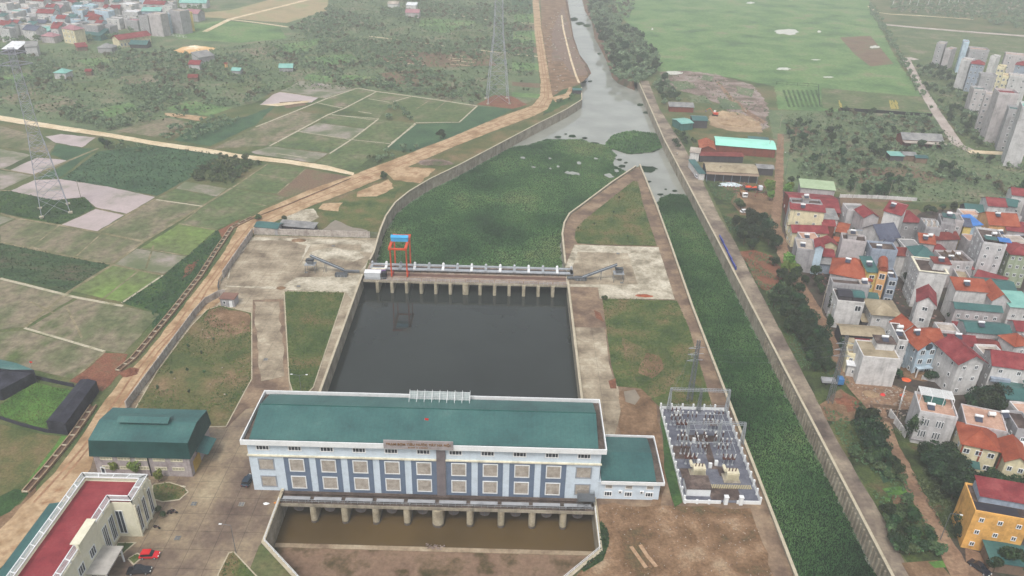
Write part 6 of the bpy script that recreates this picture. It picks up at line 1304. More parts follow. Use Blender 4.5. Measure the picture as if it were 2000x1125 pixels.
for z in (15.5, 17.5, 19.5):
    mb = MB(); mb.bar((-2.4, 0, z), (2.4, 0, z), .09); mb.bar((-2.4, 0, z), (0, 0, z+.8), .06); mb.bar((2.4, 0, z), (0, 0, z+.8), .06); mb.build('cross_arm', M_STEEL, t)
def wire(a, b, sag, r, mb):
    p = [a.lerp(b, k/10)-Vector((0, 0, sag*4*(k/10)*(1-k/10))) for k in range(11)]
    for u, v in zip(p, p[1:]): mb.bar(u, v, r, 3)
A_ = P(1346, 784); B_ = P(1620, 786)
for k, z in enumerate((13.5, 15.5, 17.5)):
    mb = MB(); wire(Vector((A_.x+1.8, A_.y, z+.4)), Vector((B_.x-2.4, B_.y, z+2)), 1.5, .025, mb); mb.build('power_line', M_STEELD, label='thin power line crossing the green canal between the line towers', cat='power line', group='wires over the canal')
for k in range(4):
    mb = MB(); wire(Vector((A_.x-2.4, A_.y, 13.5+k*1.2)), Vector((SX0+2.6+k*2, SY1-.8, 7.6)), .6, .025, mb); mb.build('power_line', M_STEELD, label='thin power line dropping from the line tower to the substation', cat='power line', group='wires into the substation')
def lamp(label, p, h, arms=1, rz=0, al=1.8):
    t = thing('street_lamp', label, 'street lamp', (p.x, p.y, 0), rz); MB().bar((0, 0, 0), (0, 0, h), .09, 6, .05).build('pole', M_STEELD, t)
    for s in ((-1, 1) if arms == 2 else (-1,)):
        MB().bar((0, 0, h), (s*al, 0, h+.3), .05, 5).build('arm', M_STEELD, t); MB().box(min(s*al, s*(al+.6)), -.14, h+.25, max(s*al, s*(al+.6)), .14, h+.37).build('lamp_head', M_WHITE, t)
lamp('single arm street lamp at the tip of the triangular lawn by the cars', P(461, 1080), 8, 1)
lamp('double arm lamp on the narrow lawn near the pump station', P(588, 762), 5, 2)
lamp('street lamp leaning over the lane beside the orange yellow house', P(1836, 1055), 8, 1, math.pi*.9)
lamp('street lamp at the lane corner by the workshops', P(1507, 420, 0) if 0 else P(1533, 345), 12, 1)
for q, lb, h in [((1664, 390), 'thin concrete pole by the red shed field', 9), ((1735, 387), 'thin concrete pole by the long white wall', 9), ((1500, 300), 'thin pole beside the lane and mint workshop', 9), ((1604, 605), 'pale pole beside the vine covered grey wall', 10), ((1615, 640), 'pale pole at the corner of the white walled house', 9), ((1770, 555), 'pale pole in the dark gap by the balustrade villa', 9), ((158, 386), 'thin wooden pole at the edge of the flooded paddy', 8),
                 ((1403, 350), 'pole beside the promenade wall', 7), ((1523, 292), 'pole at the east end of the mint roof', 9), ((1600, 330), 'pole among the shrubs north of the village', 8), ((1523, 250), 'pole in the scrub north of the mint roof', 8)]:
    t = thing('utility_pole', lb, 'utility pole', (*P(*q).xy, 0)); MB().bar((0, 0, 0), (0, 0, h), .14, 6, .09).build('pole', M_WALLC, t); MB().box(-.7, -.06, h-.6, .7, .06, h-.5).build('cross_arm', M_STEELD, t)
# ================================================================== VEHICLES
M_TYRE = pm('tyre', (28, 28, 30)); M_CG = pm('car_glass', (26, 30, 36), rough=.12, spec=.7); M_LITE = pm('headlight_lens', (220, 220, 214), rough=.2); M_TL = pm('tail_light', (150, 24, 24), rough=.3)
def car(label, p, rz, col, L=4.4, W=1.8, Hh=1.5, hatch=False, suv=False):
    t = thing('parked_car', label, 'car', (p[0], p[1], p[2] if len(p) > 2 else .22), rz)
    m = pm('car_paint_%d_%d_%d' % col, col, rough=.25, var=.04, spec=.6)
    if suv: Hh = 1.7
    b = .78 if not suv else .9
    prof = [(-L/2, .3), (-L/2, b*.92), (-L/2+.25, b), (-L*.40 if hatch else -L*.33, b+.04), (-L*.38 if hatch else -L*.2, Hh-.08), (-L*.25 if hatch else -L*.12, Hh), (L*.06, Hh), (L*.22, b+.06), (L*.44, b-.1), (L/2, b*.6), (L/2, .3)]
    body = [q for q in prof if q[1] <= b+.07]
    bm_ = MB()
    def ext(mb, pts, w0, inset=0, top=None):
        n = len(pts); k = len(mb.v)
        f = lambda z: w0*(1-.18*max(0, (z-b)/(Hh-b)))
        mb.v += [(x, -f(z), z) for x, z in pts]+[(x, f(z), z) for x, z in pts]
        mb.f.append(tuple(range(k, k+n))); mb.m.append(0); mb.f.append(tuple(range(k+n, k+2*n))[::-1]); mb.m.append(0)
        for i in range(n): j = (i+1) % n; mb.f.append((k+i, k+n+i, k+n+j, k+j)); mb.m.append(0)
    ext(bm_, body, W/2); o = bm_.build('body', m, t)
    md = o.modifiers.new('bevel', 'BEVEL'); md.width = .09; md.segments = 2
    cab = [q for q in prof[3:8]]; c = MB(); ext(c, [(x, z if z < Hh-.1 else z-.05) for x, z in cab], W/2-.06); c.build('window', M_CG, t)
    rfp = [prof[4], prof[5], prof[6], (prof[6][0]+.12, prof[6][1]-.1), (prof[4][0]+.05, prof[4][1]-.06)]
    r_ = MB(); ext(r_, rfp, W/2-.02); r_.build('roof', m, t)
    for x in (-L*.3, L*.31):
        for s in (-1, 1):
            w_ = MB().bar((x, s*(W/2-.22), .32), (x, s*(W/2+.01), .32), .33, 14).build('wheel', M_TYRE, t); MB().bar((x, s*(W/2+.01), .32), (x, s*(W/2+.03), .32), .19, 10).build('rim', M_STEEL, w_)
    for s in (-1, 1):
        MB().box(L/2-.12, s*(W/2-.45)-.18, b*.62, L/2+.01, s*(W/2-.45)+.18, b*.78).build('headlight', M_LITE, t); MB().box(-L/2-.01, s*(W/2-.3)-.15, b*.65, -L/2+.08, s*(W/2-.3)+.15, b*.85).build('tail_light', M_TL, t)
    return t
car('bright red hatchback parked on the yard in front of the office', P(293, 1087), R(4), (190, 20, 30), 4.0, 1.8, 1.5, True)
car('black sedan parked behind the red car near the office', P(273, 1117), R(6), (24, 26, 34), 4.8)
car('dark blue car parked against the end wall of the pump station', P(485, 941), R(82), (34, 48, 62), 4.3, 1.8, 1.5, True)
car('white car parked on the dirt lot by the grass', P(1455, 415), R(14), (220, 220, 220), 4.4, 1.8, 1.5, True)
car('small white van on the promenade by the workshops', P(1361, 347), R(95), (206, 208, 214), 3.8, 1.7, 1.6, True, True)
car('dark sedan at the lane end near the bottom corner', P(1912, 1112), R(-58), (26, 28, 40), 4.7)
def truck(label, p, rz, cab, bed, load=None, L=6.5, W=2.2):
    t = thing('truck', label, 'truck', (p[0], p[1], .1), rz)
    o = MB().box(L/2-1.7, -W/2, .5, L/2, W/2, 2.4).build('cab', pm('cab_paint_%d' % (cab[0]+cab[2]), cab, rough=.35), t); md = o.modifiers.new('bevel', 'BEVEL'); md.width = .15; md.segments = 2
    MB().box(L/2-.2, -W/2+.15, 1.4, L/2+.02, W/2-.15, 2.15).build('windscreen', M_CG, t)
    MB().box(-L/2, -W/2+.3, .5, L/2-1.7, W/2-.3, .8).build('chassis', M_DARK, t)
    mb = MB(); mb.box(-L/2, -W/2, .8, L/2-1.9, W/2, .95); mb.box(-L/2, -W/2, .95, L/2-1.9, -W/2+.08, 1.5); mb.box(-L/2, W/2-.08, .95, L/2-1.9, W/2, 1.5); mb.box(-L/2, -W/2+.08, .95, -L/2+.08, W/2-.08, 1.5); mb.build('cargo_bed', pm('bed_%d' % bed[0], bed), t)
    if load: 
        mb = MB()
        for k in range(7): x = random.uniform(-L/2+.7, L/2-2.8); y = random.uniform(-.5, .5); mb.box(x-.6, y-.5, 1.0, x+.6, y+.5, random.uniform(1.5, 2.1))
        mb.build('load', pm('load_%d' % load[0], load, var=.3), t)
    for x in (-L*.3, L*.32):
        for s in (-1, 1): MB().bar((x, s*(W/2-.3), .42), (x, s*(W/2-.02), .42), .42, 12).build('wheel', M_TYRE, t)
truck('small truck with white cab and tan bed facing the grass', P(1452, 383), R(-92), (220, 220, 220), (150, 120, 90))
truck('flatbed truck loaded with orange bundles under the tan workshop', P(1471, 372), R(-4), (200, 204, 210), (60, 62, 70), (210, 80, 40), 8)
truck('blue cabbed pickup truck parked beside the rusty line tower', P(1624, 750), R(-6), (60, 110, 160), (170, 170, 172), None, 6)
def moto(label, p, rz):
    t = thing('motorbike', label, 'motorbike', (p[0], p[1], .15), rz)
    for x in (-.6, .6): mb = MB(); mb.bar((x, -.06, .3), (x, .06, .3), .3, 12); mb.build('wheel', M_TYRE, t)
    mb = MB(); mb.bar((-.6, 0, .35), (0, 0, .5), .1, 6); mb.bar((0, 0, .5), (.45, 0, .85), .12, 6); mb.bar((.45, 0, .95), (.6, 0, .3), .05, 6); mb.build('frame', pm('moto_paint', (70, 34, 44)), t)
    mb = MB(); mb.box(-.65, -.13, .68, .1, .13, .8); mb.build('seat', M_DARK, t); mb = MB(); mb.bar((.42, -.33, 1.0), (.42, .33, 1.0), .03); mb.build('handlebar', M_STEEL, t)
moto('motorbike parked beside the kerb near the round lawn', P(340, 1004), R(10)); moto('motorbike parked further down by the office planting bed', P(307, 1033), R(-15)); moto('second motorbike leaning beside the kerb near the round lawn', P(334, 1002), R(40))
# excavator by the sand
ex = thing('excavator', 'small orange excavator between teal roof and sand heap', 'excavator', (*P(1397, 226).xy, .1), R(150))
mb = MB(); mb.box(-1.8, -1.3, 0, 1.8, -.7, .8); mb.box(-1.8, .7, 0, 1.8, 1.3, .8); mb.build('track', M_TYRE, ex); MB().box(-1.5, -1.1, .85, 1.2, 1.1, 1.9).build('body', M_ORANGE, ex); MB().box(.1, -.9, 1.903, 1.3, .1, 3.0).build('cab', M_WHITE, ex)
mb = MB(); mb.bar((1.2, .5, 1.6), (3.8, .5, 4.2), .22); mb.bar((3.8, .5, 4.2), (6, .5, 2.4), .18); mb.build('boom', M_ORANGE, ex); MB().box(5.6, .1, 1.5, 6.5, .9, 2.4).build('bucket', M_STEELD, ex)
# ================================================================== PERSONS
def person(label, p, rz, top, legs, h=1.68):
    me = bpy.data.meshes.new('person'); s = h/1.68
    V = [(0, 0, .95), (0, 0, 1.2), (0, 0, 1.42), (0, .01, 1.5), (0, .02, 1.6), (.2, 0, 1.38), (.26, .02, 1.1), (.27, .12, .86), (-.2, 0, 1.38), (-.25, .03, 1.1), (-.26, .1, .86), (.1, 0, .9), (.11, .08, .48), (.12, 0, .06), (.12, .12, .03), (-.1, 0, .9), (-.11, -.06, .48), (-.12, -.16, .06), (-.12, -.04, .03)]
    E = [(0, 1), (1, 2), (2, 3), (3, 4), (2, 5), (5, 6), (6, 7), (2, 8), (8, 9), (9, 10), (0, 11), (11, 12), (12, 13), (13, 14), (0, 15), (15, 16), (16, 17), (17, 18)]
    me.from_pydata([tuple(c*s for c in v) for v in V], E, []); o = obj('person', me, None, label, 'person', loc=(p[0], p[1], p[2] if len(p) > 2 and p[2] > .01 else .15), rz=rz)
    rad = [.15, .15, .13, .055, .1, .07, .05, .035, .07, .05, .035, .1, .07, .045, .04, .1, .07, .045, .04]
    sk = o.modifiers.new('skin', 'SKIN'); 
    for i, v in enumerate(me.skin_vertices[0].data): v.radius = (rad[i]*s, rad[i]*s*.8); v.use_root = (i == 0)
    ss = o.modifiers.new('sub', 'SUBSURF'); ss.levels = ss.render_levels = 1
    mt = bpy.data.materials.new('clothes'); mt.use_nodes = True; t = mt.node_tree; g = N(t, 'ShaderNodeTexCoord'); sp = N(t, 'ShaderNodeSeparateXYZ'); t.links.new(g.outputs['Object'], sp.inputs[0]); cr = N(t, 'ShaderNodeValToRGB'); cr.color_ramp.interpolation = 'CONSTANT'
    mp = N(t, 'ShaderNodeMath', operation='DIVIDE'); mp.inputs[1].default_value = h; t.links.new(sp.outputs['Z'], mp.inputs[0]); t.links.new(mp.outputs[0], cr.inputs[0])
    e = cr.color_ramp.elements; e[0].color = (*lin(legs), 1); e[1].position = .56; e[1].color = (*lin(top), 1); x = e.new(.88); x.color = (*lin((150, 110, 90)), 1); x = e.new(.95); x.color = (*lin((30, 26, 24)), 1)
    t.links.new(cr.outputs[0], t.nodes['Principled BSDF'].inputs['Base Color']); me.materials.append(mt)
person('person in dark clothes standing on the promenade by the blue rail', (*P(1437, 527).xy, .2), 1, (40, 40, 60), (60, 40, 40))
person('person walking on the lane below the sand lot', (*P(1704, 838).xy, .2), 2, (60, 60, 80), (50, 45, 50))
person('person in light shirt beside the canal wall and workshops', (*P(1322, 304).xy, .2), 2, (200, 200, 200), (50, 45, 50))
# ================================================================== SMALL THINGS
bl = thing('blue_rail', 'bright blue tarpaulin strip laid along the promenade wall', 'tarpaulin', (*P(1404, 462).xy, 0)); mb = MB(); a = P(1404, 462); b = P(1436, 528); d = b-a
for k in range(12): mb.box(.0+d.x*k/12, d.y*(k+1)/12, .15, .35+d.x*k/12, d.y*k/12-.1, .9+.15*(k % 3))
mb.build('sheet', pm('blue_tarp', (58, 70, 150)), bl)
def heap(name, label, cat, p, rx, ry, h, mat, seed=0, n=16):
    rnd = random.Random(seed); mb = MB(); c = []
    rings = 6
    for r_ in range(rings+1):
        f = r_/rings; c.append([(rx*(1-f)*math.cos(a)*(1+.18*rnd.uniform(-1, 1)), ry*(1-f)*math.sin(a)*(1+.18*rnd.uniform(-1, 1)), h*(math.sin(f*1.57))*(1+.1*rnd.uniform(-1, 1))-.05) for a in [i*2*math.pi/n for i in range(n)]])
    for r_ in range(rings):
        for i in range(n): j = (i+1) % n; mb.face([c[r_][i], c[r_][j], c[r_+1][j], c[r_+1][i]])
    t = mb.build(name, mat, None, label=label, cat=cat, loc=(p[0], p[1], p[2] if len(p) > 2 and p[2] > .01 else .05)); return t
M_SAND = MATS['sand']
heap('sand_heap', 'wide beige sand heap beside the teal workshop', 'sand heap', P(1440, 240), 13, 9, 3.2, M_SAND, 1); heap('sand_heap', 'smaller pale sand heap behind the orange excavator', 'sand heap', P(1412, 225), 6, 5, 2.5, M_SAND, 2)
heap('soil_heap', 'small brown soil heap on the upper concrete yard', 'soil heap', P(583, 470), 3.2, 1.8, .7, M_SOIL, 3); heap('soil_heap', 'red earth heap beside the lower dirt road', 'soil heap', P(255, 728), 2.6, 2.6, 1, M_REDSOIL, 4)
heap('soil_heap', 'dark brown earth heap between the villa and construction lot', 'soil heap', P(1790, 728), 5, 4, 2, M_SOIL, 5); heap('sand_heap', 'round grey sand heap on the construction lot', 'sand heap', P(1700, 770), 2.6, 2, 1, M_SAND, 6)
heap('brick_heap', 'flat red brick heap at the edge of the right lawn', 'brick heap', P(1258, 578), 3.4, 1.2, .5, M_ROOFS['rust'], 7); heap('soil_heap', 'small dark heap beside the narrow lawn corner', 'soil heap', P(549, 563), 1.8, 1.4, .6, M_SOIL, 8)
heap('soil_heap', 'orange soil heap with roots beside the line tower', 'soil heap', P(1655, 785), 3.6, 2.2, 1, M_REDSOIL, 9); heap('gravel_heap', 'grey gravel heap on the channel bank path', 'gravel heap', P(850, 318), 9, 5, 1.2, M_RUBBLE, 10)
heap('tarpaulin', 'orange tarpaulin heap beside the earth mound', 'tarpaulin', P(1770, 742), 1.5, 1.2, .4, pm('orange_tarp', (220, 96, 50)), 11); heap('tarpaulin', 'red tarpaulin bundle on the construction lot', 'tarpaulin', P(1724, 772), .9, .7, .7, pm('red_tarp', (200, 50, 50)), 12)
heap('tarpaulin', 'orange and blue bundle at the white gate posts', 'tarpaulin', P(1762, 773), .8, .8, .7, pm('orange_tarp', (220, 96, 50)), 13); heap('tarpaulin', 'orange awning heap between the narrow red roofs', 'tarpaulin', P(1634, 474), 3, 1.2, 1.5, pm('orange_tarp', (220, 96, 50)), 14)
heap('tarpaulin', 'grey white tarpaulin covered heap under the tan workshop', 'tarpaulin', P(1425, 362), 7, 2.2, 1.4, gm('pale_tarp', [(120, 130, 136), (200, 210, 214)], scale=.6, fine=2), 15)
heap('dirt_drift', 'dark dirt drift on the pump station side road', 'soil heap', P(553, 772), 2.5, 1.2, .4, pm('grey_heap', (110, 104, 110)), 16)
# loose stones and litter on the rubble ground: nobody would count them
def litter(name, label, pts, n, s0, s1, mat, z=.1):
    W = to_w(pts, z if z < 0 else 0); X, Y = sample(W, n); n = len(X); s = RNG.uniform(s0, s1, n); V = np.zeros((n, 8, 3)); rot = RNG.uniform(0, 3.1, n)
    for i, (a, b, c) in enumerate([(x, y, w_) for w_ in (0, 1) for x, y in ((-1, -1), (1, -1), (1, 1), (-1, 1))]):
        a_ = a*s*RNG.uniform(.7, 1.2, n); b_ = b*s*.7; V[:, i, 0] = X+a_*np.cos(rot)-b_*np.sin(rot); V[:, i, 1] = Y+a_*np.sin(rot)+b_*np.cos(rot); V[:, i, 2] = z+c*s*.7
    Q = np.array([(0, 1, 5, 4), (1, 2, 6, 5), (2, 3, 7, 6), (3, 0, 4, 7), (4, 5, 6, 7)]); F = (np.arange(n)[:, None, None]*8+Q[None]).reshape(-1, 4)
    o = obj(name, np_mesh(name, V.reshape(-1, 3), F, mat), kind='stuff'); o['label'] = label; o['category'] = 'debris'
M_LIT = gm('pale_litter', [(118, 104, 92), (172, 162, 150)], scale=2, famt=.2)
litter('debris', 'pale stones and scraps strewn over the rubble ground', [(1185, 990), (1465, 992), (1490, 1060), (1510, 1125), (1140, 1125), (1180, 1060)], 260, .04, .15, M_LIT)
litter('debris', 'pale rubbish strewn over the dumping ground', [(1290, 140), (1400, 142), (1470, 165), (1500, 210), (1500, 260), (1475, 240), (1400, 200), (1320, 175)], 420, .12, .5, M_LIT)
litter('debris', 'building rubble on the construction lot by the lane', [(1660, 750), (1760, 758), (1790, 790), (1750, 830), (1700, 800)], 300, .06, .3, M_LIT)
litter('debris', 'white scraps on the river construction strip', [(1060, 60), (1085, 10), (1104, 30), (1140, 140), (1085, 180), (1070, 120)], 110, .2, .9, M_LIT)
litter('debris', 'clutter under the workshop eaves', [(1385, 345), (1490, 350), (1500, 385), (1440, 385)], 400, .1, .45, gm('dark_clutter', [(50, 44, 46), (130, 70, 60), (120, 120, 120)], scale=1.5, famt=.3))
litter('debris', 'yard clutter between the village houses', [(1560, 470), (1640, 480), (1760, 560), (1900, 680), (1970, 760), (1780, 740), (1640, 620), (1580, 540)], 700, .15, .6, gm('village_clutter', [(60, 50, 50), (130, 90, 76), (150, 146, 144)], scale=1.5, famt=.3))
litter('debris', 'stones along the foot of the outlet water', [(830, 1062), (870, 1066), (865, 1075), (835, 1072)], 70, .08, .25, M_RUBBLE, -5.8)
litter('debris', 'litter and soil scraps on the lawns', [(412, 603), (491, 612), (491, 741), (441, 833), (268, 806), (375, 640)], 18, .08, .25, M_LIT, .2)
# drain covers
for q in [(472, 986), (379, 985), (347, 1052), (519, 703), (651, 481), (598, 533), (583, 560), (1207, 496), (1214, 553), (1353, 697)]:
    t = thing('drain_cover', 'small square grey drain cover set in the concrete', 'drain cover', (*P(*q).xy, .17), 0, 'drain covers on the yards')
    mb = MB(); mb.box(-.65, -.65, 0, .65, .65, .05); mb.build('rim', M_WALLC, t); mb = MB()
    for a in (-.55, .05):
        for b in (-.55, .05): mb.box(a, b, .052, a+.5, b+.5, .07)
    mb.build('grating', M_STEELD, t)
for q, lb, m_ in (((520, 984), 'white bags piled on the slab beside the outlet deck', M_WHITE), ((541, 982), 'orange bags piled on the slab beside the outlet deck', pm('orange_bag', (210, 130, 40))), ((357, 951), 'pale rubble pile at the round lawn kerb', M_CONCW)):
    heap('material_pile', lb, 'material pile', P(*q), .8, .45, .35, m_, q[0], 10)
for pts, wd in (([(1232, 1068), (1262, 1110)], .9), ([(1250, 1065), (1282, 1108)], .9)): strip('wheel_rut', gm('pale_rut', [(150, 120, 92), (164, 138, 112)], scale=.3, fine=1.2, famt=.25), pts, wd, 6, jit=.25)
# construction lot walls and posts
fence_wall('short white boundary wall of the construction lot by the lane', [(1736, 813), (1766, 856)], 2.2, 3, WM['white'], 'boundary_wall', 'wall')
fence_wall('white wall with posts beside the striped pergola villa', [(1755, 800), (1764, 772)], 3.2, 3, WM['white'], 'boundary_wall', 'wall')
fence_wall('dark brick footing walls of the unfinished building', [(1700, 795), (1752, 800), (1748, 826), (1722, 822), (1700, 795)], 1.2, 3, WM['brown'], 'boundary_wall', 'wall')
fence_wall('long low white wall between scrub and village field', [(1640, 386), (1712, 388), (1790, 393)], 1.6, 4, WM['white'], 'boundary_wall', 'wall')
fence_wall('garden wall with round topped posts beside the blue villa', [(1800, 742), (1836, 748), (1850, 746)], 1.3, 2.6, WM['white'], 'boundary_wall', 'wall')
fence_wall('row of white fence posts beside the school field', [(293, 63), (365, 75)], 1.6, 4, WM['white'], 'post_fence', 'fence', .1, .35, True)
fence_wall('dark fence around the nursery plot', [(1516, 165), (1598, 171), (1600, 212)], 2.2, 6, M_DARK, 'post_fence', 'fence', .08, .15, True)
fence_wall('low dark fence along the south of the nursery plot', [(1640, 216), (1820, 228)], 2.0, 8, M_DARK, 'post_fence', 'fence', .2, .2)
# ================================================================== FAR VILLAGE AND FAR BLOCKS
def far(label, fl, fr, h, d, wall, roof, rc, cols=2, side=0, rh=None, tanks=0, short=None, **kw):
    short = short or ' '.join(label.split()[:4])
    house(label, fl, fr, h, d, wall, roof, rc, short, cols, None, side, tanks, rh, name=kw.pop('name', 'house'), cat=kw.pop('cat', 'house'), win=(1.2, 1.5), **kw)
FV = [
 ('white two storey house with red front roof beyond the grove', (71, 25), (103, 26), 9, 9, 'white', 'gable_x', 'red', 2), ('tall pale yellow house with mauve hipped roof at the grove edge', (120, 55), (144, 59), 11, 9, 'cream', 'hip', 'mauve', 3),
 ('white villa with blue grey roof and bright front at the grove edge', (44, 57), (69, 60), 8, 10, 'white', 'gable_x', 'slate', 3), ('white house with red roof at the photo edge', (-6, 47), (14, 50), 9, 9, 'white', 'gable_x', 'red', 2),
 ('low shed with bright white sheet roof at the photo edge', (4, 96), (33, 97), 5, 14, 'dark', 'shed', 'white', 0), ('plain pale grey house below the white villa', (48, 92), (71, 91), 7, 10, 'pale', 'shed', 'grey', 0),
 ('house with long cream flat roof in the far village', (120, 31), (150, 33), 7, 5, 'pale', 'flat', 'white', 2), ('small house with peaked red roof in the far village centre', (164, 32), (188, 34), 9, 8, 'lblue', 'hip', 'red', 2),
 ('plain pale blue block behind the peaked red roof', (184, 21), (211, 24), 11, 7, 'lblue', 'flat', 'pale', 0), ('wide grey block with few windows in the far village', (160, 50), (190, 52), 10, 9, 'grey', 'flat', 'pale', 2),
 ('grey house with white framed window beside the wide grey block', (191, 52), (214, 54), 8, 9, 'grey', 'flat', 'grey', 1), ('low teal roofed shed below the wide grey block', (160, 68), (196, 70), 4, 12, 'teal', 'shed', 'teal', 0),
 ('low bright red roof at the edge of the grove', (151, 93), (171, 91), 3, 7, 'brown', 'shed', 'red', 0), ('mossy grey low house below the school', (190, 93), (217, 94), 4, 9, 'grey', 'hip', 'grey', 0),
 ('lone pale teal roofed hut inside the grove', (105, 142), (127, 143), 4, 8, 'pale', 'hip', 'ltteal', 1), ('lone tiny red hut inside the grove', (166, 139), (177, 139), 3, 4, 'brown', 'gable_x', 'red', 0),
 ('white tower house at the top corner', (-4, 8), (12, 9), 12, 9, 'white', 'flat', 'pale', 2), ('pale house with slanted white front at the top', (40, 9), (55, 11), 11, 9, 'white', 'flat', 'pale', 2),
 ('red roofed white house at the top edge', (48, -1), (84, 2), 9, 10, 'white', 'gable_x', 'red', 3), ('white cube house with two arched windows far back', (139, 14), (159, 14), 9, 8, 'lblue', 'flat', 'white', 2),
 ('grey house under a long faded red roof', (202, 17), (233, 17), 7, 9, 'grey', 'gable_x', 'red', 0), ('bright white house beside the long faded red roof', (233, 8), (258, 10), 10, 9, 'white', 'flat', 'white', 2),
 ('house with faded teal flat roof in the back row', (276, 22), (313, 22), 10, 8, 'bluegrey', 'shed', 'ltteal', 0), ('pale low house above the school roof', (238, 24), (268, 25), 9, 9, 'pale', 'flat', 'white', 2),
 ('grey narrow tower block near the school', (270, 32), (288, 33), 15, 9, 'grey', 'flat', 'grey', 2), ('pinkish grey windowless tower block near the school', (289, 28), (313, 30), 17, 9, 'pinkgrey', 'flat', 'pale', 0),
 ('light blue narrow house with white windows by the towers', (315, 29), (327, 30), 15, 7, 'lblue', 'flat', 'dark', 1), ('wide grey windowless block with pale top by the field', (329, 21), (351, 24), 18, 10, 'grey', 'flat', 'pale', 0),
 ('cream narrow house with brown window bays by the field', (351, 25), (361, 27), 15, 7, 'yellow', 'flat', 'pink', 1), ('small pale yellow gatehouse at the field corner', (360, 40), (369, 41), 5, 5, 'yellow', 'flat', 'white', 0),
 ('mauve roofed grey house at the end of the village', (361, 25), (386, 27), 7, 10, 'grey', 'gable_x', 'mauve', 0), ('two red roofs in the back row above the teal roof', (280, 7), (320, 9), 7, 9, 'pale', 'gable_x', 'red', 0),
 ('low wide pale teal hall roof at the top edge', (350, 5), (402, 6), 5, 12, 'pale', 'gable_x', 'ltteal', 0), ('blue tarpaulin roof beside the grey towers', (311, 56), (325, 56), 3, 5, 'bluegrey', 'gable_x', 'blue', 0),
 ('teal shed roof in front of the school', (253, 86), (286, 87), 3, 8, 'dark', 'gable_x', 'teal', 0), ('grey sheet roof hut beside the sand pond', (388, 113), (418, 108), 4, 9, 'grey', 'shed', 'grey', 0),
 ('small hut with red roof below the sand pond', (368, 125), (389, 126), 4, 7, 'pale', 'gable_x', 'red', 0), ('grey and red hut deep in the grove', (367, 151), (385, 151), 3, 5, 'brown', 'gable_x', 'darkred', 0),
 ('tiny pink shrine tower in the grove', (438, 124), (443, 124), 4, 2, 'peach', 'hip', 'red', 0), ('small teal roofed hut east of the shrine', (452, 137), (468, 138), 3, 5, 'grey', 'gable_x', 'ltteal', 0),
 ('pale blue sheet hut at the edge of the right grove', (545, 132), (571, 132), 3, 7, 'grey', 'gable_x', 'ltteal', 0), ('small hut with mauve roof far beyond the grove', (792, 24), (818, 25), 5, 9, 'mauve' if 0 else 'pinkgrey', 'gable_x', 'mauve', 0),
 ('white hut at the top edge far beyond the grove', (757, 7), (777, 8), 5, 7, 'white', 'gable_x', 'pale', 0), ('second white hut at the top edge beside the mauve roof', (793, 10), (812, 11), 5, 7, 'white', 'shed', 'white', 0),
 ('grey village house with grey roof near the top corner', (14, 22), (36, 24), 8, 8, 'pale', 'flat', 'ltteal', 1), ('mauve roofed house between the top red roofs', (92, 14), (118, 16), 7, 8, 'pinkgrey', 'gable_x', 'mauve', 0),
 ('white gable house in the top row beside the mauve one', (120, 4), (140, 5), 8, 8, 'white', 'gable_y', 'red', 1), ('bluish flat house in the middle top row', (160, 12), (182, 13), 9, 8, 'lblue', 'flat', 'ltteal', 1),
 ('pinkish house in the middle top row under red tiles', (180, 2), (202, 3), 9, 8, 'pinkgrey', 'gable_x', 'red', 1), ('grey tiled house behind the yellow tall house', (146, 46), (160, 47), 8, 7, 'grey', 'flat', 'grey', 1),
 ('grey house with mauve roof below the village centre', (80, 70), (104, 72), 5, 8, 'pinkgrey', 'hip', 'mauve', 0), ('teal sheet lean-to beside the white villa', (70, 58), (93, 61), 3.5, 7, 'lblue', 'shed', 'ltteal', 0),
 ('dark roofed cottage between the grove and the yellow house', (70, 44), (88, 45), 5, 7, 'grey', 'gable_x', 'slate', 0), ('white house with grey roof in the back row', (208, 38), (232, 39), 8, 8, 'white', 'flat', 'grey', 2),
 ('red roofed house at the back beside the cube house', (100, 1), (118, 2), 8, 8, 'pinkgrey', 'gable_x', 'red', 1), ('grey house left of the narrow tower block', (246, 40), (268, 42), 8, 8, 'grey', 'flat', 'mauve', 1)]
for f in FV: far(*f[:9], side=0)
house('long cream school block with bright red roof and verandah', (232, 77), (293, 68), 6.5, 10, 'cream', 'gable_x', 'red', cols=9, floors=1, rh=2.4, ov=.9, name='school', cat='school', win=(1.3, 2.2))
infill([(-20, 15), (30, -5), (100, -12), (330, -12), (345, 20), (270, 55), (230, 75), (165, 80), (60, 78), (-20, 85)], 12.5, 6, 10, 21, .95, ('white', 'white', 'pale', 'lblue', 'pale'), 1.15)
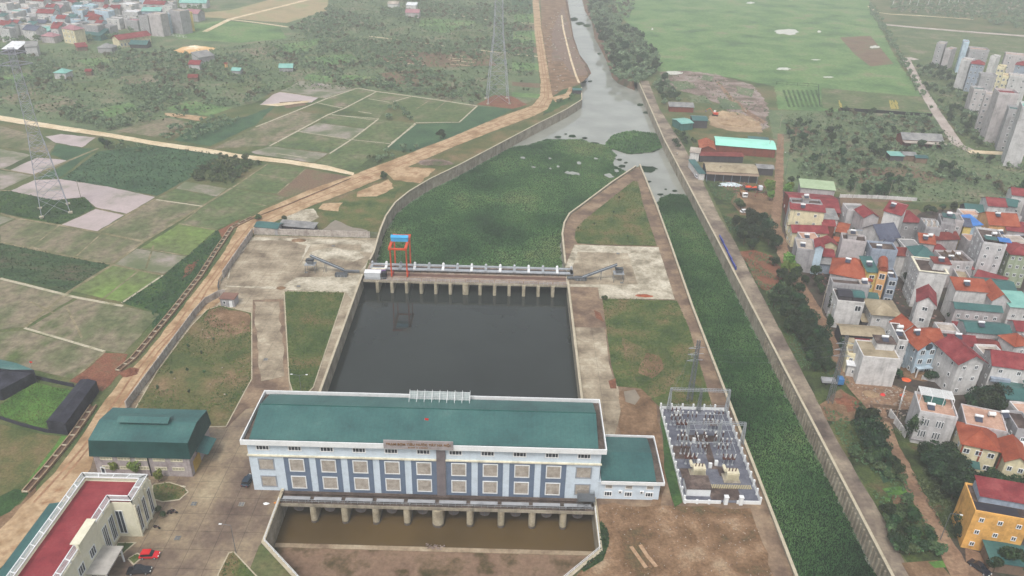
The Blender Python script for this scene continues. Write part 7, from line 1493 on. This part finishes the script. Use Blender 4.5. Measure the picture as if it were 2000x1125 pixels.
BK = [
 ('grey apartment slab with three white framed windows', (1829, 87), (1845, 89), 17, 12, 'grey', 'flat', 'pale', 1), ('grey apartment with brown roof terrace beside the framed windows', (1846, 97), (1858, 99), 14, 10, 'pinkgrey', 'flat', 'pink', 0),
 ('slim light blue apartment with small red roof', (1882, 84), (1893, 85), 22, 9, 'lblue', 'flat', 'red', 0), ('wide grey apartment with brown clutter on its roof', (1894, 98), (1932, 101), 18, 10, 'grey', 'flat', 'pink', 2),
 ('apartment with red arched roof and orange balconies', (1897, 124), (1922, 127), 19, 9, 'bluegrey', 'hip', 'red', 3), ('plain grey apartment joined to the orange balconies', (1877, 118), (1896, 121), 19, 9, 'pale', 'flat', 'pale', 0),
 ('grey block with one dark loft opening', (1916, 149), (1946, 152), 17, 9, 'grey', 'flat', 'grey', 1), ('grey block with teal roof edge and white tank', (1902, 177), (1928, 179), 14, 9, 'pinkgrey', 'flat', 'teal', 2),
 ('tall blank pinkish block at the grove corner', (1924, 187), (1948, 190), 21, 9, 'pinkgrey', 'flat', 'pale', 2), ('tall blank block with bright red roof shed', (1951, 184), (1990, 187), 27, 10, 'pinkgrey', 'flat', 'red', 0),
 ('tall grey block with teal balcony shed and vents', (1970, 216), (1995, 219), 22, 9, 'grey', 'flat', 'teal', 1), ('tallest grey block at the photo edge with teal roof', (1996, 212), (2030, 216), 30, 12, 'pale', 'flat', 'ltteal', 0),
 ('narrow grey apartment with white side wall', (1934, 112), (1946, 114), 18, 8, 'white', 'flat', 'grey', 0), ('striped balcony apartment in the middle of the blocks', (1948, 132), (1962, 134), 18, 8, 'cream', 'flat', 'dark', 2),
 ('pinkish block with red corner roof behind the stripes', (1964, 108), (2004, 112), 17, 9, 'pinkgrey', 'flat', 'pink', 2), ('apartment with red roof tiles above teal louvres', (1984, 126), (2014, 130), 19, 9, 'bluegrey', 'hip', 'red', 2),
 ('cream balcony block between the grey blocks', (1958, 150), (1974, 152), 18, 8, 'cream', 'flat', 'pink', 2), ('grey blank block north of the red roof shed', (1972, 150), (2010, 154), 19, 8, 'pale', 'flat', 'pale', 2)]
for f in BK: far(*f[:9], side=0, name='apartment_block', cat='apartment block', cat_=None) if False else house(f[0], f[1], f[2], f[3], f[4], f[5], f[6], f[7], None, f[8], None, 0, 0, name='apartment_block', cat='apartment block', win=(1.3, 1.5), par=1.2)
# white tombs and poles beyond the meadow: far off and uncounted
litter('tombs', 'pale tombs and stakes in the plot beyond the meadow', [(1735, 2), (1900, 0), (1960, 25), (1900, 30), (1760, 24)], 500, .3, 1.1, M_LIT)
litter('tombs', 'pale curved kerbs and tombs at the top corner', [(1960, 5), (2010, 0), (2010, 30), (1965, 24)], 500, .4, 1.3, M_LIT)
for q in [((1742, 10)), (1775, 8), (1790, 10), (1812, 6), (1832, 9), (1850, 8), (1868, 9)]:
    t = thing('stake', 'thin white stake standing in the tomb plot', 'stake', (*P(q[0], q[1]+4).xy, 0), 0, 'stakes of the tomb plot'); MB().bar((0, 0, 0), (.8, 0, 9), .22).build('shaft', M_WHITE, t); MB().box(-.5, -.5, 0, .5, .5, .4).build('base', M_CONCW, t)
# pale puddles and sheets
for q, rx, ry in [((1536, 63), 26, 5), ((1708, 92), 9, 3), ((1530, 135), 14, 2.5), ((1316, 143), 18, 4), ((1617, 151), 11, 1.2), ((1465, 6), 8, 2), ((1600, 62), 4, 2), ((1274, 57), 2, 2), ((1593, 117), 9, 1)]:
    S('puddle', gm('pale_puddle', [(170, 170, 156), (196, 194, 182)], scale=.3, famt=.05, rough=.3, spec=.5, bump=0), [(q[0]+rx*math.cos(a)*random.uniform(.7, 1.2), q[1]+ry*math.sin(a)*random.uniform(.6, 1.3)) for a in [i*math.pi/7 for i in range(14)]], 5, .4)
S('sand_patch', gm('pond_sand', [(196, 150, 100), (204, 168, 120), (236, 226, 204)], scale=.05, fine=.8, famt=.08), [(340, 99), (358, 92), (380, 89), (424, 94), (400, 103), (373, 106), (350, 103)], 5, .6)
for q in [((405, 119), (322, 221), (395, 234)), ((0, 0),)][:1]: S('bare_strip', M_DIRT, [(322, 221), (345, 222), (405, 229), (390, 237), (322, 226)], 5, .4)
S('bare_strip', M_PALE, [(510, 205), (612, 196), (600, 201), (540, 208)], 5, .5)
for y0, x0_, x1_ in [(104, 777, 800), (107, 770, 815), (111, 765, 800), (115, 765, 790), (119, 745, 770), (114, 878, 935), (117, 876, 900), (120, 900, 925), (108, 880, 910), (126, 880, 920), (124, 785, 830)]:
    strip('plastic_mulch', M_PALE, [(x0_, y0), (x1_, y0+2.5)], 1.2, 5, jit=.2)
for x in (1637, 1736, 1741, 1747): S('yellow_crop', pm('yellow_flowers', (150, 136, 60)), [(x, 197), (x+3, 196), (x+9, 213), (x+4, 214)], 6, .4)
for x in range(1530, 1600, 9): strip('nursery_bed', M_WEED, [(x, 176), (x+12, 210)], 1.5, 6, jit=.2)

# ================================================================== TREES
def tri_leaves(C, s, n_out, rnd):
    """one leaf-clump triangle at each centre C, size s, facing roughly along n_out"""
    n = len(C); r = rnd.normal(size=(n, 3))*.75+n_out; r /= np.linalg.norm(r, axis=1)[:, None]
    a = np.cross(r, rnd.normal(size=(n, 3))); a /= np.linalg.norm(a, axis=1)[:, None]; b = np.cross(r, a)
    V = np.zeros((n, 3, 3)); ph = rnd.uniform(0, 6.28, n)
    for i in range(3):
        t = ph+i*2.094+rnd.uniform(-.35, .35, n); V[:, i] = C+(a*np.cos(t)[:, None]+b*np.sin(t)[:, None])*s[:, None]
    return V
def crown(seed, n, R_, H_, base, ls, lobes=7, flat=1.0):
    rnd = np.random.default_rng(seed); L = []
    for k in range(lobes):
        a = rnd.uniform(0, 6.28); rr = R_*.55*math.sqrt(rnd.uniform(0, 1)) if k else 0
        L.append((rr*math.cos(a), rr*math.sin(a), base+H_*rnd.uniform(.3, .75) if k else base+H_*.55, R_*rnd.uniform(.38, .6)*(1.15 if not k else 1)))
    C = []; O = []
    per = n//lobes
    for (x, y, z, r) in L:
        d = rnd.normal(size=(per, 3)); d /= np.linalg.norm(d, axis=1)[:, None]
        rad = r*rnd.uniform(.62, 1.08, per)**.6
        C.append(np.array([x, y, z])+d*rad[:, None]*np.array([1, 1, H_/(2*R_)*flat])); O.append(d)
    C = np.concatenate(C); O = np.concatenate(O); s = rnd.uniform(.6, 1.3, len(C))*ls
    V = tri_leaves(C, s, O, rnd); return V.reshape(-1, 3), np.arange(len(V)*3).reshape(-1, 3)
def trunk_mesh(seed, h, r):
    rnd = random.Random(seed); mb = MB(); top = Vector((rnd.uniform(-.2, .2), rnd.uniform(-.2, .2), h)); mb.bar((0, 0, -.1), top, r, 6, r*.6)
    for k in range(4):
        a = k*1.57+rnd.uniform(-.4, .4); mb.bar(top-Vector((0, 0, h*.15*k/2)), top+Vector((math.cos(a)*h*.45, math.sin(a)*h*.45, h*.45)), r*.5, 5, r*.2)
    return mb.mesh('trunk', M_TRUNK)
def proto(n, R_, H_, base, ls, mat, seeds, lobes=7):
    out_ = []
    for sd in seeds:
        V, F = crown(sd, n, R_, H_, base, ls, lobes); out_.append((np_mesh('crown', V, F, mat), trunk_mesh(sd, base+H_*.25, .13*R_/2)))
    return out_
PR = {'big': proto(1500, 3.2, 5.0, 1.6, .36, F_DARK, (1, 2, 3), 9), 'mid': proto(1000, 2.4, 4.0, 1.4, .34, F_MID, (4, 5, 6), 8), 'light': proto(900, 2.2, 4.2, 1.5, .32, F_LIGHT, (7, 8), 7),
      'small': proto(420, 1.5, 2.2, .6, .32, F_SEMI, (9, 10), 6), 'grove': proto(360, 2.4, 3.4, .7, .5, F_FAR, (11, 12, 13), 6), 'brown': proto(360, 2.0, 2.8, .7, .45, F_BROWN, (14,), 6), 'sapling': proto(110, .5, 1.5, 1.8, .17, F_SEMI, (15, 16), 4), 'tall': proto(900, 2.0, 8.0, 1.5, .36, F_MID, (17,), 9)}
NT = [0]
def tree(kind, x, y, s, label, group=None, name='tree', z=0.1, cat='tree'):
    NT[0] += 1; m = PR[kind][NT[0] % len(PR[kind])]
    t = thing(name, label, cat, (x, y, z), random.uniform(0, 6.28), group); t.scale = (s*random.uniform(.9, 1.1), s*random.uniform(.9, 1.1), s*random.uniform(.85, 1.15))
    obj('trunk', m[1], t); obj('crown', m[0], t); return t
def trees(kind, qs, s, label, group):
    for q in qs: p = P(q[0], q[1]); tree(kind, p.x, p.y, s*random.uniform(.85, 1.15)*(q[2] if len(q) > 2 else 1), label, group)
trees('big', [(1446, 462), (1462, 452, 1.1), (1480, 468), (1500, 478, 1.1), (1470, 488), (1452, 478), (1498, 455), (1485, 440, .9), (1515, 488, .9), (1435, 445, .8), (1466, 434, .9)], 1.0, 'dark bushy tree in the clump between promenade and lane', 'tree clump between promenade and lane')
trees('light', [(1499, 383), (1503, 392, .9)], 1.15, 'light green tree by the lane and tan workshop', 'light trees by the workshop'); trees('light', [(1535, 385), (1541, 377, .8)], 1.2, 'light green tree at the lane beside the red shed', 'light trees by the red shed'); trees('light', [(1536, 528), (1548, 540, .9), (1530, 538, .8)], 1.25, 'yellow green tree beside the lane at the red soil lot', 'yellow green trees on the lane')
trees('mid', [(1545, 560), (1560, 578), (1540, 590), (1556, 600), (1570, 560, .8), (1552, 548, .8)], 1.1, 'green tree in the row along the upper lane', 'green trees along the upper lane')
trees('big', [(1548, 632), (1565, 645), (1582, 640, .9), (1590, 660), (1570, 670), (1555, 655), (1600, 675, .9), (1585, 690), (1545, 615, .8), (1530, 600, .8)], .95, 'dense dark tree between canal road and lane', 'dark trees along the middle lane')
trees('mid', [(1600, 712), (1612, 728), (1590, 726, .8), (1580, 705, .8), (1570, 690, .7), (1625, 722, .7)], .85, 'low bushy tree near the blue pickup', 'bushy trees near the pickup')
trees('big', [(1690, 838), (1705, 852), (1688, 862), (1716, 872), (1700, 880), (1722, 890, .8), (1680, 826, .8)], .95, 'dark tree below the construction lot', 'dark trees below the construction lot')
trees('big', [(1522, 548, .8), (1512, 520, .7), (1536, 622), (1548, 650), (1562, 662), (1578, 678), (1592, 700), (1602, 720, .9), (1616, 700, .8), (1574, 628), (1560, 612), (1610, 690, .9)], .9, 'dark tree in the thick belt beside the canal promenade', 'dark trees of the promenade belt')
trees('mid', [(1520, 575), (1510, 600), (1538, 650), (1600, 700), (1612, 700), (1576, 650), (1562, 625), (1606, 690)], 1.0, 'mid green tree in the belt beside the canal promenade', 'mid green trees of the promenade belt')
trees('small', [(1668, 885), (1700, 905), (1715, 920), (1745, 930), (1760, 940), (1735, 935), (1750, 1015), (1770, 1020), (1785, 1010), (1735, 1020), (1760, 1000), (1790, 1040), (1812, 1040, .8), (1740, 1040), (1760, 1060), (1790, 1075), (1815, 1078), (1775, 1085), (1830, 1085), (1664, 892), (1720, 900), (1770, 985), (1750, 1075)], .95, 'low shrub in the garden strip by the lane', 'shrubs of the garden strip')
trees('mid', [(1728, 905, .9), (1742, 918), (1752, 930, .8), (1700, 895, .9), (1712, 905), (1728, 1010, .9), (1745, 1032, .9), (1762, 1045), (1778, 1062, .9), (1800, 1078, .8), (1812, 1060, .8), (1756, 1080, .8), (1740, 1060, .8), (1776, 1020, .8)], .85, 'bushy tree in the gardens between promenade and lane', 'garden trees between promenade and lane')
trees('tall', [(1776, 858), (1784, 838, .9), (1786, 815, .8)], .95, 'tall green tree against the striped pergola villa', 'tall trees at the pergola villa')
trees('big', [(1802, 900), (1820, 905), (1836, 918), (1850, 935), (1862, 925), (1868, 950), (1880, 965), (1845, 955), (1828, 935), (1858, 975), (1878, 985), (1890, 1000), (1812, 915, .8), (1850, 905)], .95, 'dark dense tree below the yellow villa', 'dark trees below the yellow villa')
trees('big', [(1878, 1035), (1890, 1050), (1900, 1035, .9), (1872, 1050, .8)], .85, 'dark tree at the corner of the orange yellow house', 'trees by the orange yellow house')
trees('mid', [(1925, 952), (1945, 960), (1968, 965), (1990, 972), (2005, 960)], 1, 'dark green tree behind the orange yellow house', 'trees behind the orange yellow house')
trees('mid', [(1962, 1110), (1985, 1105), (1998, 1120), (1940, 1118)], .9, 'green tree over the low teal roof', 'trees over the low teal roof')
trees('big', [(1892, 800), (1912, 806), (1930, 800), (1948, 808), (1905, 790), (1925, 785), (1945, 790)], .95, 'dark tree behind the pink cluttered roof', 'trees behind the pink roof')
trees('mid', [(1962, 850), (1975, 840), (1985, 855, .8)], 1, 'green tree beside the cluttered pink roof end', 'trees at the pink roof end')
trees('mid', [(1852, 745), (1810, 742, .7), (1822, 745, .7), (1864, 760, .8), (1750, 740, .7)], .9, 'garden tree in front of the blue villa', 'garden trees at the blue villa')
trees('mid', [(1870, 600), (1862, 620), (1856, 640), (1850, 660, .8), (1866, 585, .8)], .95, 'dark tree in the gap beside the balustrade villa', 'trees in the villa gap')
trees('mid', [(1770, 510), (1765, 528), (1772, 545), (1768, 560), (1764, 500)], 1.0, 'dark tree in the gap between flat house and teal roof', 'trees in the flat house gap')
trees('mid', [(1925, 535), (1940, 545), (1915, 528), (1955, 560, .8)], 1, 'tree below the mottled apartment', 'trees below the mottled apartment')
trees('mid', [(1808, 415), (1820, 420), (1840, 412), (1860, 410), (1680, 450), (1695, 460), (1670, 462)], .8, 'bush at the northern village edge', 'bushes at the village edge')
trees('tall', [(1620, 620), (1618, 645, .9), (1640, 690, .7)], .85, 'creeper clad tree along the side of the white walled house', 'climbing trees by the white wall')
trees('mid', [(1588, 545), (1595, 560), (1600, 575), (1575, 528, .8), (1650, 560, .6)], .85, 'tree between the lane and the orange villa', 'trees by the orange villa')
trees('mid', [(1708, 470, .8), (1712, 480, .7), (1690, 500, .6), (1860, 560, .8), (1905, 520, .8), (1915, 610, .6), (1850, 690, .7), (1845, 715, .8), (1862, 725, .8), (1750, 650, .5), (1700, 660, .5), (1640, 470, .6), (1625, 520, .6), (1880, 480, .7), (1960, 700, .7), (1930, 760, .8)], .9, 'dark small tree squeezed between village houses', 'trees squeezed between village houses')
trees('mid', [(1972, 665), (1980, 650, .8), (1940, 740, .8), (1960, 760)], .9, 'tree between the white eastern houses', 'trees between the eastern houses')
trees('small', [(1440, 402, 1.5), (1446, 408, 1.2), (1560, 470), (1555, 455)], 1.1, 'palm like bush beside the dirt lot', 'bushes by the dirt lot')
trees('light', [(229, 925, .75), (267, 930, .85), (311, 942, .75)], .85, 'light green tree in front of the green workshop', 'three trees before the workshop')
trees('sapling', [(419, 676), (337, 740), (372, 780), (368, 735), (402, 740), (312, 772), (370, 690), (395, 700)], 1.0, 'thin staked sapling on the sloping lawn', 'saplings of the sloping lawn')
trees('sapling', [(1128, 455), (1160, 445), (1198, 425), (1238, 428), (1208, 398), (1225, 470)], .9, 'thin sapling on the triangular lawn', 'saplings of the triangle lawn')
trees('small', [(310, 1000, .7), (318, 1010, .6), (166, 940, .8), (150, 955, .8)], .9, 'small bush near the office wall', 'bushes by the office')
trees('small', [(750, 350, 1.3), (555, 432, .9), (505, 430), (1180, 587, .8)], 1, 'single dark bush beside the channel compound', 'single bushes by the compound')
trees('mid', [(860, 272, .9), (866, 270, .7)], 1, 'dark bush on the field edge by the dirt road', 'bushes at the dirt road bend')
trees('mid', [(205, 290, 1.2), (212, 292, .9), (170, 945, .5)], .9, 'round dark bush beside the pale road', 'round bushes by the pale road')
N_IND = NT[0]
# groves: jittered grid over photo polygons, thinned by a slow wave pattern; the ones that show largest become trees of their own
EXC = [np.array([p2(*q) for q in p_]) for m_, p_ in FL if m_ in (M_MEADOW, M_FLOOD, M_FLOODG, M_OLIVE, M_RICE, M_LIME) or 'tan' in m_.name]
EXC += [np.array([p2(*q) for q in z]) for z in ([(435, 30), (600, -10), (620, 0), (450, 45)], [(335, 98), (380, 86), (430, 94), (373, 110)], [(-60, 212), (300, 274), (690, 336), (690, 345), (300, 288), (-60, 240)], [(1030, -60), (1062, -60), (1080, 200), (1050, 220)], [(318, 216), (410, 226), (395, 240), (318, 230)], [(928, 203), (1000, 184), (1032, 205), (1000, 214)])]
GROVE = []
def grove(pts, sp, kinds, size, keep=1.0, wave=None, label=''):
    A = np.array([p2(*q) for q in pts]); lo, hi = A.min(0), A.max(0)
    gx, gy = np.meshgrid(np.arange(lo[0], hi[0], sp), np.arange(lo[1], hi[1], sp)); X = gx.ravel()+RNG.uniform(-.42, .42, gx.size)*sp; Y = gy.ravel()+RNG.uniform(-.42, .42, gx.size)*sp
    k = inside(A, X, Y)&(RNG.uniform(0, 1, X.size) < keep)
    for e in EXC: k &= ~inside(e, X, Y)
    for (hx, hy, hw, hd, hr) in HOUSES:
        c, s = math.cos(hr), math.sin(hr); u = (X-hx)*c+(Y-hy)*s; v = -(X-hx)*s+(Y-hy)*c; k &= ~((u > -2) & (u < hw+2) & (v > -3) & (v < hd+2))
    if wave is not None: f = np.sin(X*.043+Y*.021)+np.sin(X*.017-Y*.037+1.3)+np.sin(X*.09+Y*.07); k &= f > wave
    for x, y in zip(X[k], Y[k]): GROVE.append((x, y, random.choice(kinds), size*random.uniform(.7, 1.25), label))
g1 = [(-300, 190), (-40, 100), (60, 98), (190, 100), (230, 100), (330, 92), (345, 108), (430, 112), (470, 90), (560, 78), (562, 58), (600, 40), (640, 18), (650, -50), (1030, -50), (1040, 0), (1046, 100), (1048, 150), (1000, 150), (960, 185), (928, 205), (805, 186), (740, 176), (700, 170), (640, 168), (590, 155), (548, 176), (500, 203), (430, 215), (325, 225), (228, 254), (100, 232), (0, 218), (-300, 160)]
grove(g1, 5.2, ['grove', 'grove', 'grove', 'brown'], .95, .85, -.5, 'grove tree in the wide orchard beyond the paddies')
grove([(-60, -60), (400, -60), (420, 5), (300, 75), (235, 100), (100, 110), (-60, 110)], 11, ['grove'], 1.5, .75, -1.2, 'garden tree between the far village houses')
grove([(230, 178), (330, 168), (352, 190), (300, 200), (240, 190)], 4.6, ['grove'], 1.0, 1, None, 'tree of the dark clump in the orchard field')
grove([(110, 215), (250, 212), (310, 205), (320, 215), (280, 238), (215, 258), (130, 240)], 4.8, ['grove'], .9, .85, None, 'low tree of the row above the pale road')
grove([(305, 268), (330, 258), (400, 232), (460, 228), (470, 240), (410, 265), (380, 282), (320, 275)], 4.6, ['grove'], .85, .9, None, 'bushy tree of the strip south of the far bare plot')
grove([(366, 350), (432, 300), (517, 318), (446, 363)], 2.7, ['small'], 1.0, .95, None, 'leafy banana like plant in the square plantation')
grove([(750, 234), (765, 204), (800, 206), (838, 214), (826, 232), (800, 240)], 5, ['grove'], 1.05, .85, None, 'tree of the lone clump among green paddies')
grove([(690, 334), (720, 312), (780, 292), (835, 290), (800, 302), (740, 322), (700, 337)], 4.2, ['grove', 'small'], .9, .8, None, 'bush of the strip along the dirt road')
grove([(645, 163), (690, 150), (765, 158), (770, 172), (720, 176), (660, 170)], 4.6, ['grove', 'brown'], .95, .9, None, 'tree of the dark row at the paddies edge')
grove([(215, 280), (300, 276), (335, 288), (280, 300), (220, 296)], 4.5, ['grove', 'small'], .8, .7, None, 'low bush south of the pale road')
grove([(1140, -50), (1190, -50), (1186, 20), (1212, 45), (1248, 70), (1282, 108), (1286, 138), (1262, 160), (1244, 168), (1225, 164), (1205, 158), (1194, 148), (1182, 105), (1166, 68), (1150, 30)], 4.8, ['grove', 'mid', 'grove'], 1.25, .95, None, 'dense tree on the river bank beside the meadow')
grove([(1268, 165), (1300, 160), (1325, 180), (1330, 200), (1305, 205), (1290, 210), (1278, 190)], 4.6, ['mid', 'grove'], 1, .9, None, 'tree between promenade end and dumping ground')
grove([(1300, 262), (1330, 258), (1366, 285), (1350, 296), (1325, 296)], 4.5, ['mid'], .75, .8, None, 'bush beside the promenade workshops')
grove([(1600, 174), (1700, 180), (1690, 196), (1600, 195)], 5, ['small', 'grove'], .8, .7, None, 'young tree of the fenced nursery')
grove([(1530, 224), (1640, 218), (1810, 232), (1862, 295), (1790, 318), (1770, 345), (1650, 352), (1560, 345), (1540, 300)], 4.6, ['grove', 'grove', 'mid', 'brown'], .85, .85, -1.0, 'shrub of the scrub field beyond the mint roof')
grove([(1545, 350), (1640, 352), (1780, 350), (1790, 384), (1700, 384), (1632, 372), (1632, 350), (1566, 346), (1560, 372), (1540, 372)], 4.0, ['grove', 'mid'], .9, .95, None, 'shrub of the belt north of the village')
grove([(1800, 330), (1900, 310), (2020, 330), (2020, 392), (1960, 385), (1870, 388), (1800, 370)], 4.6, ['grove', 'mid', 'brown'], .95, .9, -1.2, 'shrub of the scrub east of the long white wall')
grove([(1838, 222), (1796, 160), (1790, 135), (1830, 130), (1880, 150), (1890, 180), (1905, 230), (1960, 280), (2010, 292), (1900, 290), (1872, 270)], 4.8, ['grove', 'mid', 'mid'], .95, .85, -1.6, 'bush between the straight road and tall blocks')
grove([(1698, 10), (1712, 26), (1760, 108), (1800, 180), (1826, 224), (1818, 224), (1784, 175), (1745, 100), (1700, 30)], 4.5, ['grove'], .9, .95, None, 'tree of the dark hedge along the meadow ditch')
grove([(1730, -40), (2060, -40), (2060, 66), (1990, 60), (1900, 42), (1800, 28), (1740, 24)], 8, ['grove'], 1.3, .7, None, 'tree of the plot beyond the meadow')
grove([(1186, 0), (1210, -30), (1230, -20), (1240, 20), (1225, 40), (1200, 40)], 7, ['grove', 'brown'], 1.2, .7, None, 'tree around the far huts by the river')
grove([(1005, 30), (1044, 32), (1050, 180), (1010, 178)], 7, ['small', 'grove'], .8, .5, None, 'low crop bush beside the dirt road strips')
grove([(1128, 190), (1060, 218), (1075, 200), (1120, 185)], 4.5, ['small'], .8, .8, None, 'bush on the channel bank corner')
grove([(1384, 362), (1400, 360), (1408, 372), (1390, 378)], 3.5, ['small'], .9, .9, None, 'bush at the workshop corner by the promenade')
def apparent(g): return g[3]/math.hypot(g[0], g[1], CH)*(1.4 if g[2] in ('big', 'mid') else 1)
GROVE.sort(key=apparent, reverse=True)
n_own = max(0, 296-N_IND)
for x, y, k, s, lb in GROVE[:n_own]: tree(k, x, y, s, lb, lb.split(' of ')[-1] if 0 else 'trees: '+lb)
REST = GROVE[n_own:]
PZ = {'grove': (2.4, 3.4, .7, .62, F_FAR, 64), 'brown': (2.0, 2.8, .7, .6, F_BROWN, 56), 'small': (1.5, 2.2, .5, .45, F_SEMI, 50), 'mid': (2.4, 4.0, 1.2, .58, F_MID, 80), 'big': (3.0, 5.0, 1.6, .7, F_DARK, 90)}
for k, (R_, H_, b_, ls, m_, n_) in PZ.items():
    pts = [g for g in REST if g[2] == k]
    if not pts: continue
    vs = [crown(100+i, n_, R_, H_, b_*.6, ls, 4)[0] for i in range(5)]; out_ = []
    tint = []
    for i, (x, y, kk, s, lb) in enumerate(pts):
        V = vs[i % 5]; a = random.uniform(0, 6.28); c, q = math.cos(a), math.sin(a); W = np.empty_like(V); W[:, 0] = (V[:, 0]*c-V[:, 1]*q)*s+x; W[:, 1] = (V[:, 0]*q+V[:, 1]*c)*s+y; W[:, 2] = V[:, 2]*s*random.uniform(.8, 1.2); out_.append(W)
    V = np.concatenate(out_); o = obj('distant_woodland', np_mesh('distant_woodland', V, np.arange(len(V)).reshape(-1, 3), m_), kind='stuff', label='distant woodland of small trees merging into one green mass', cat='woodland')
print('TREES', NT[0], len(GROVE), len(REST))
# ================================================================== HAZE
hz = bpy.data.materials.new('haze'); hz.use_nodes = True; t = hz.node_tree; t.nodes.remove(t.nodes['Principled BSDF'])
pv = N(t, 'ShaderNodeVolumePrincipled'); pv.inputs['Color'].default_value = (.95, .975, 1, 1); pv.inputs['Density'].default_value = .00036; pv.inputs['Anisotropy'].default_value = 0
t.links.new(pv.outputs[0], t.nodes['Material Output'].inputs['Volume'])
MB().box(-5600, -3000, -12, 5600, 8600, 134).build('haze', hz, kind='stuff')

for o in bpy.data.objects:
    if 'short' in o: del o['short']
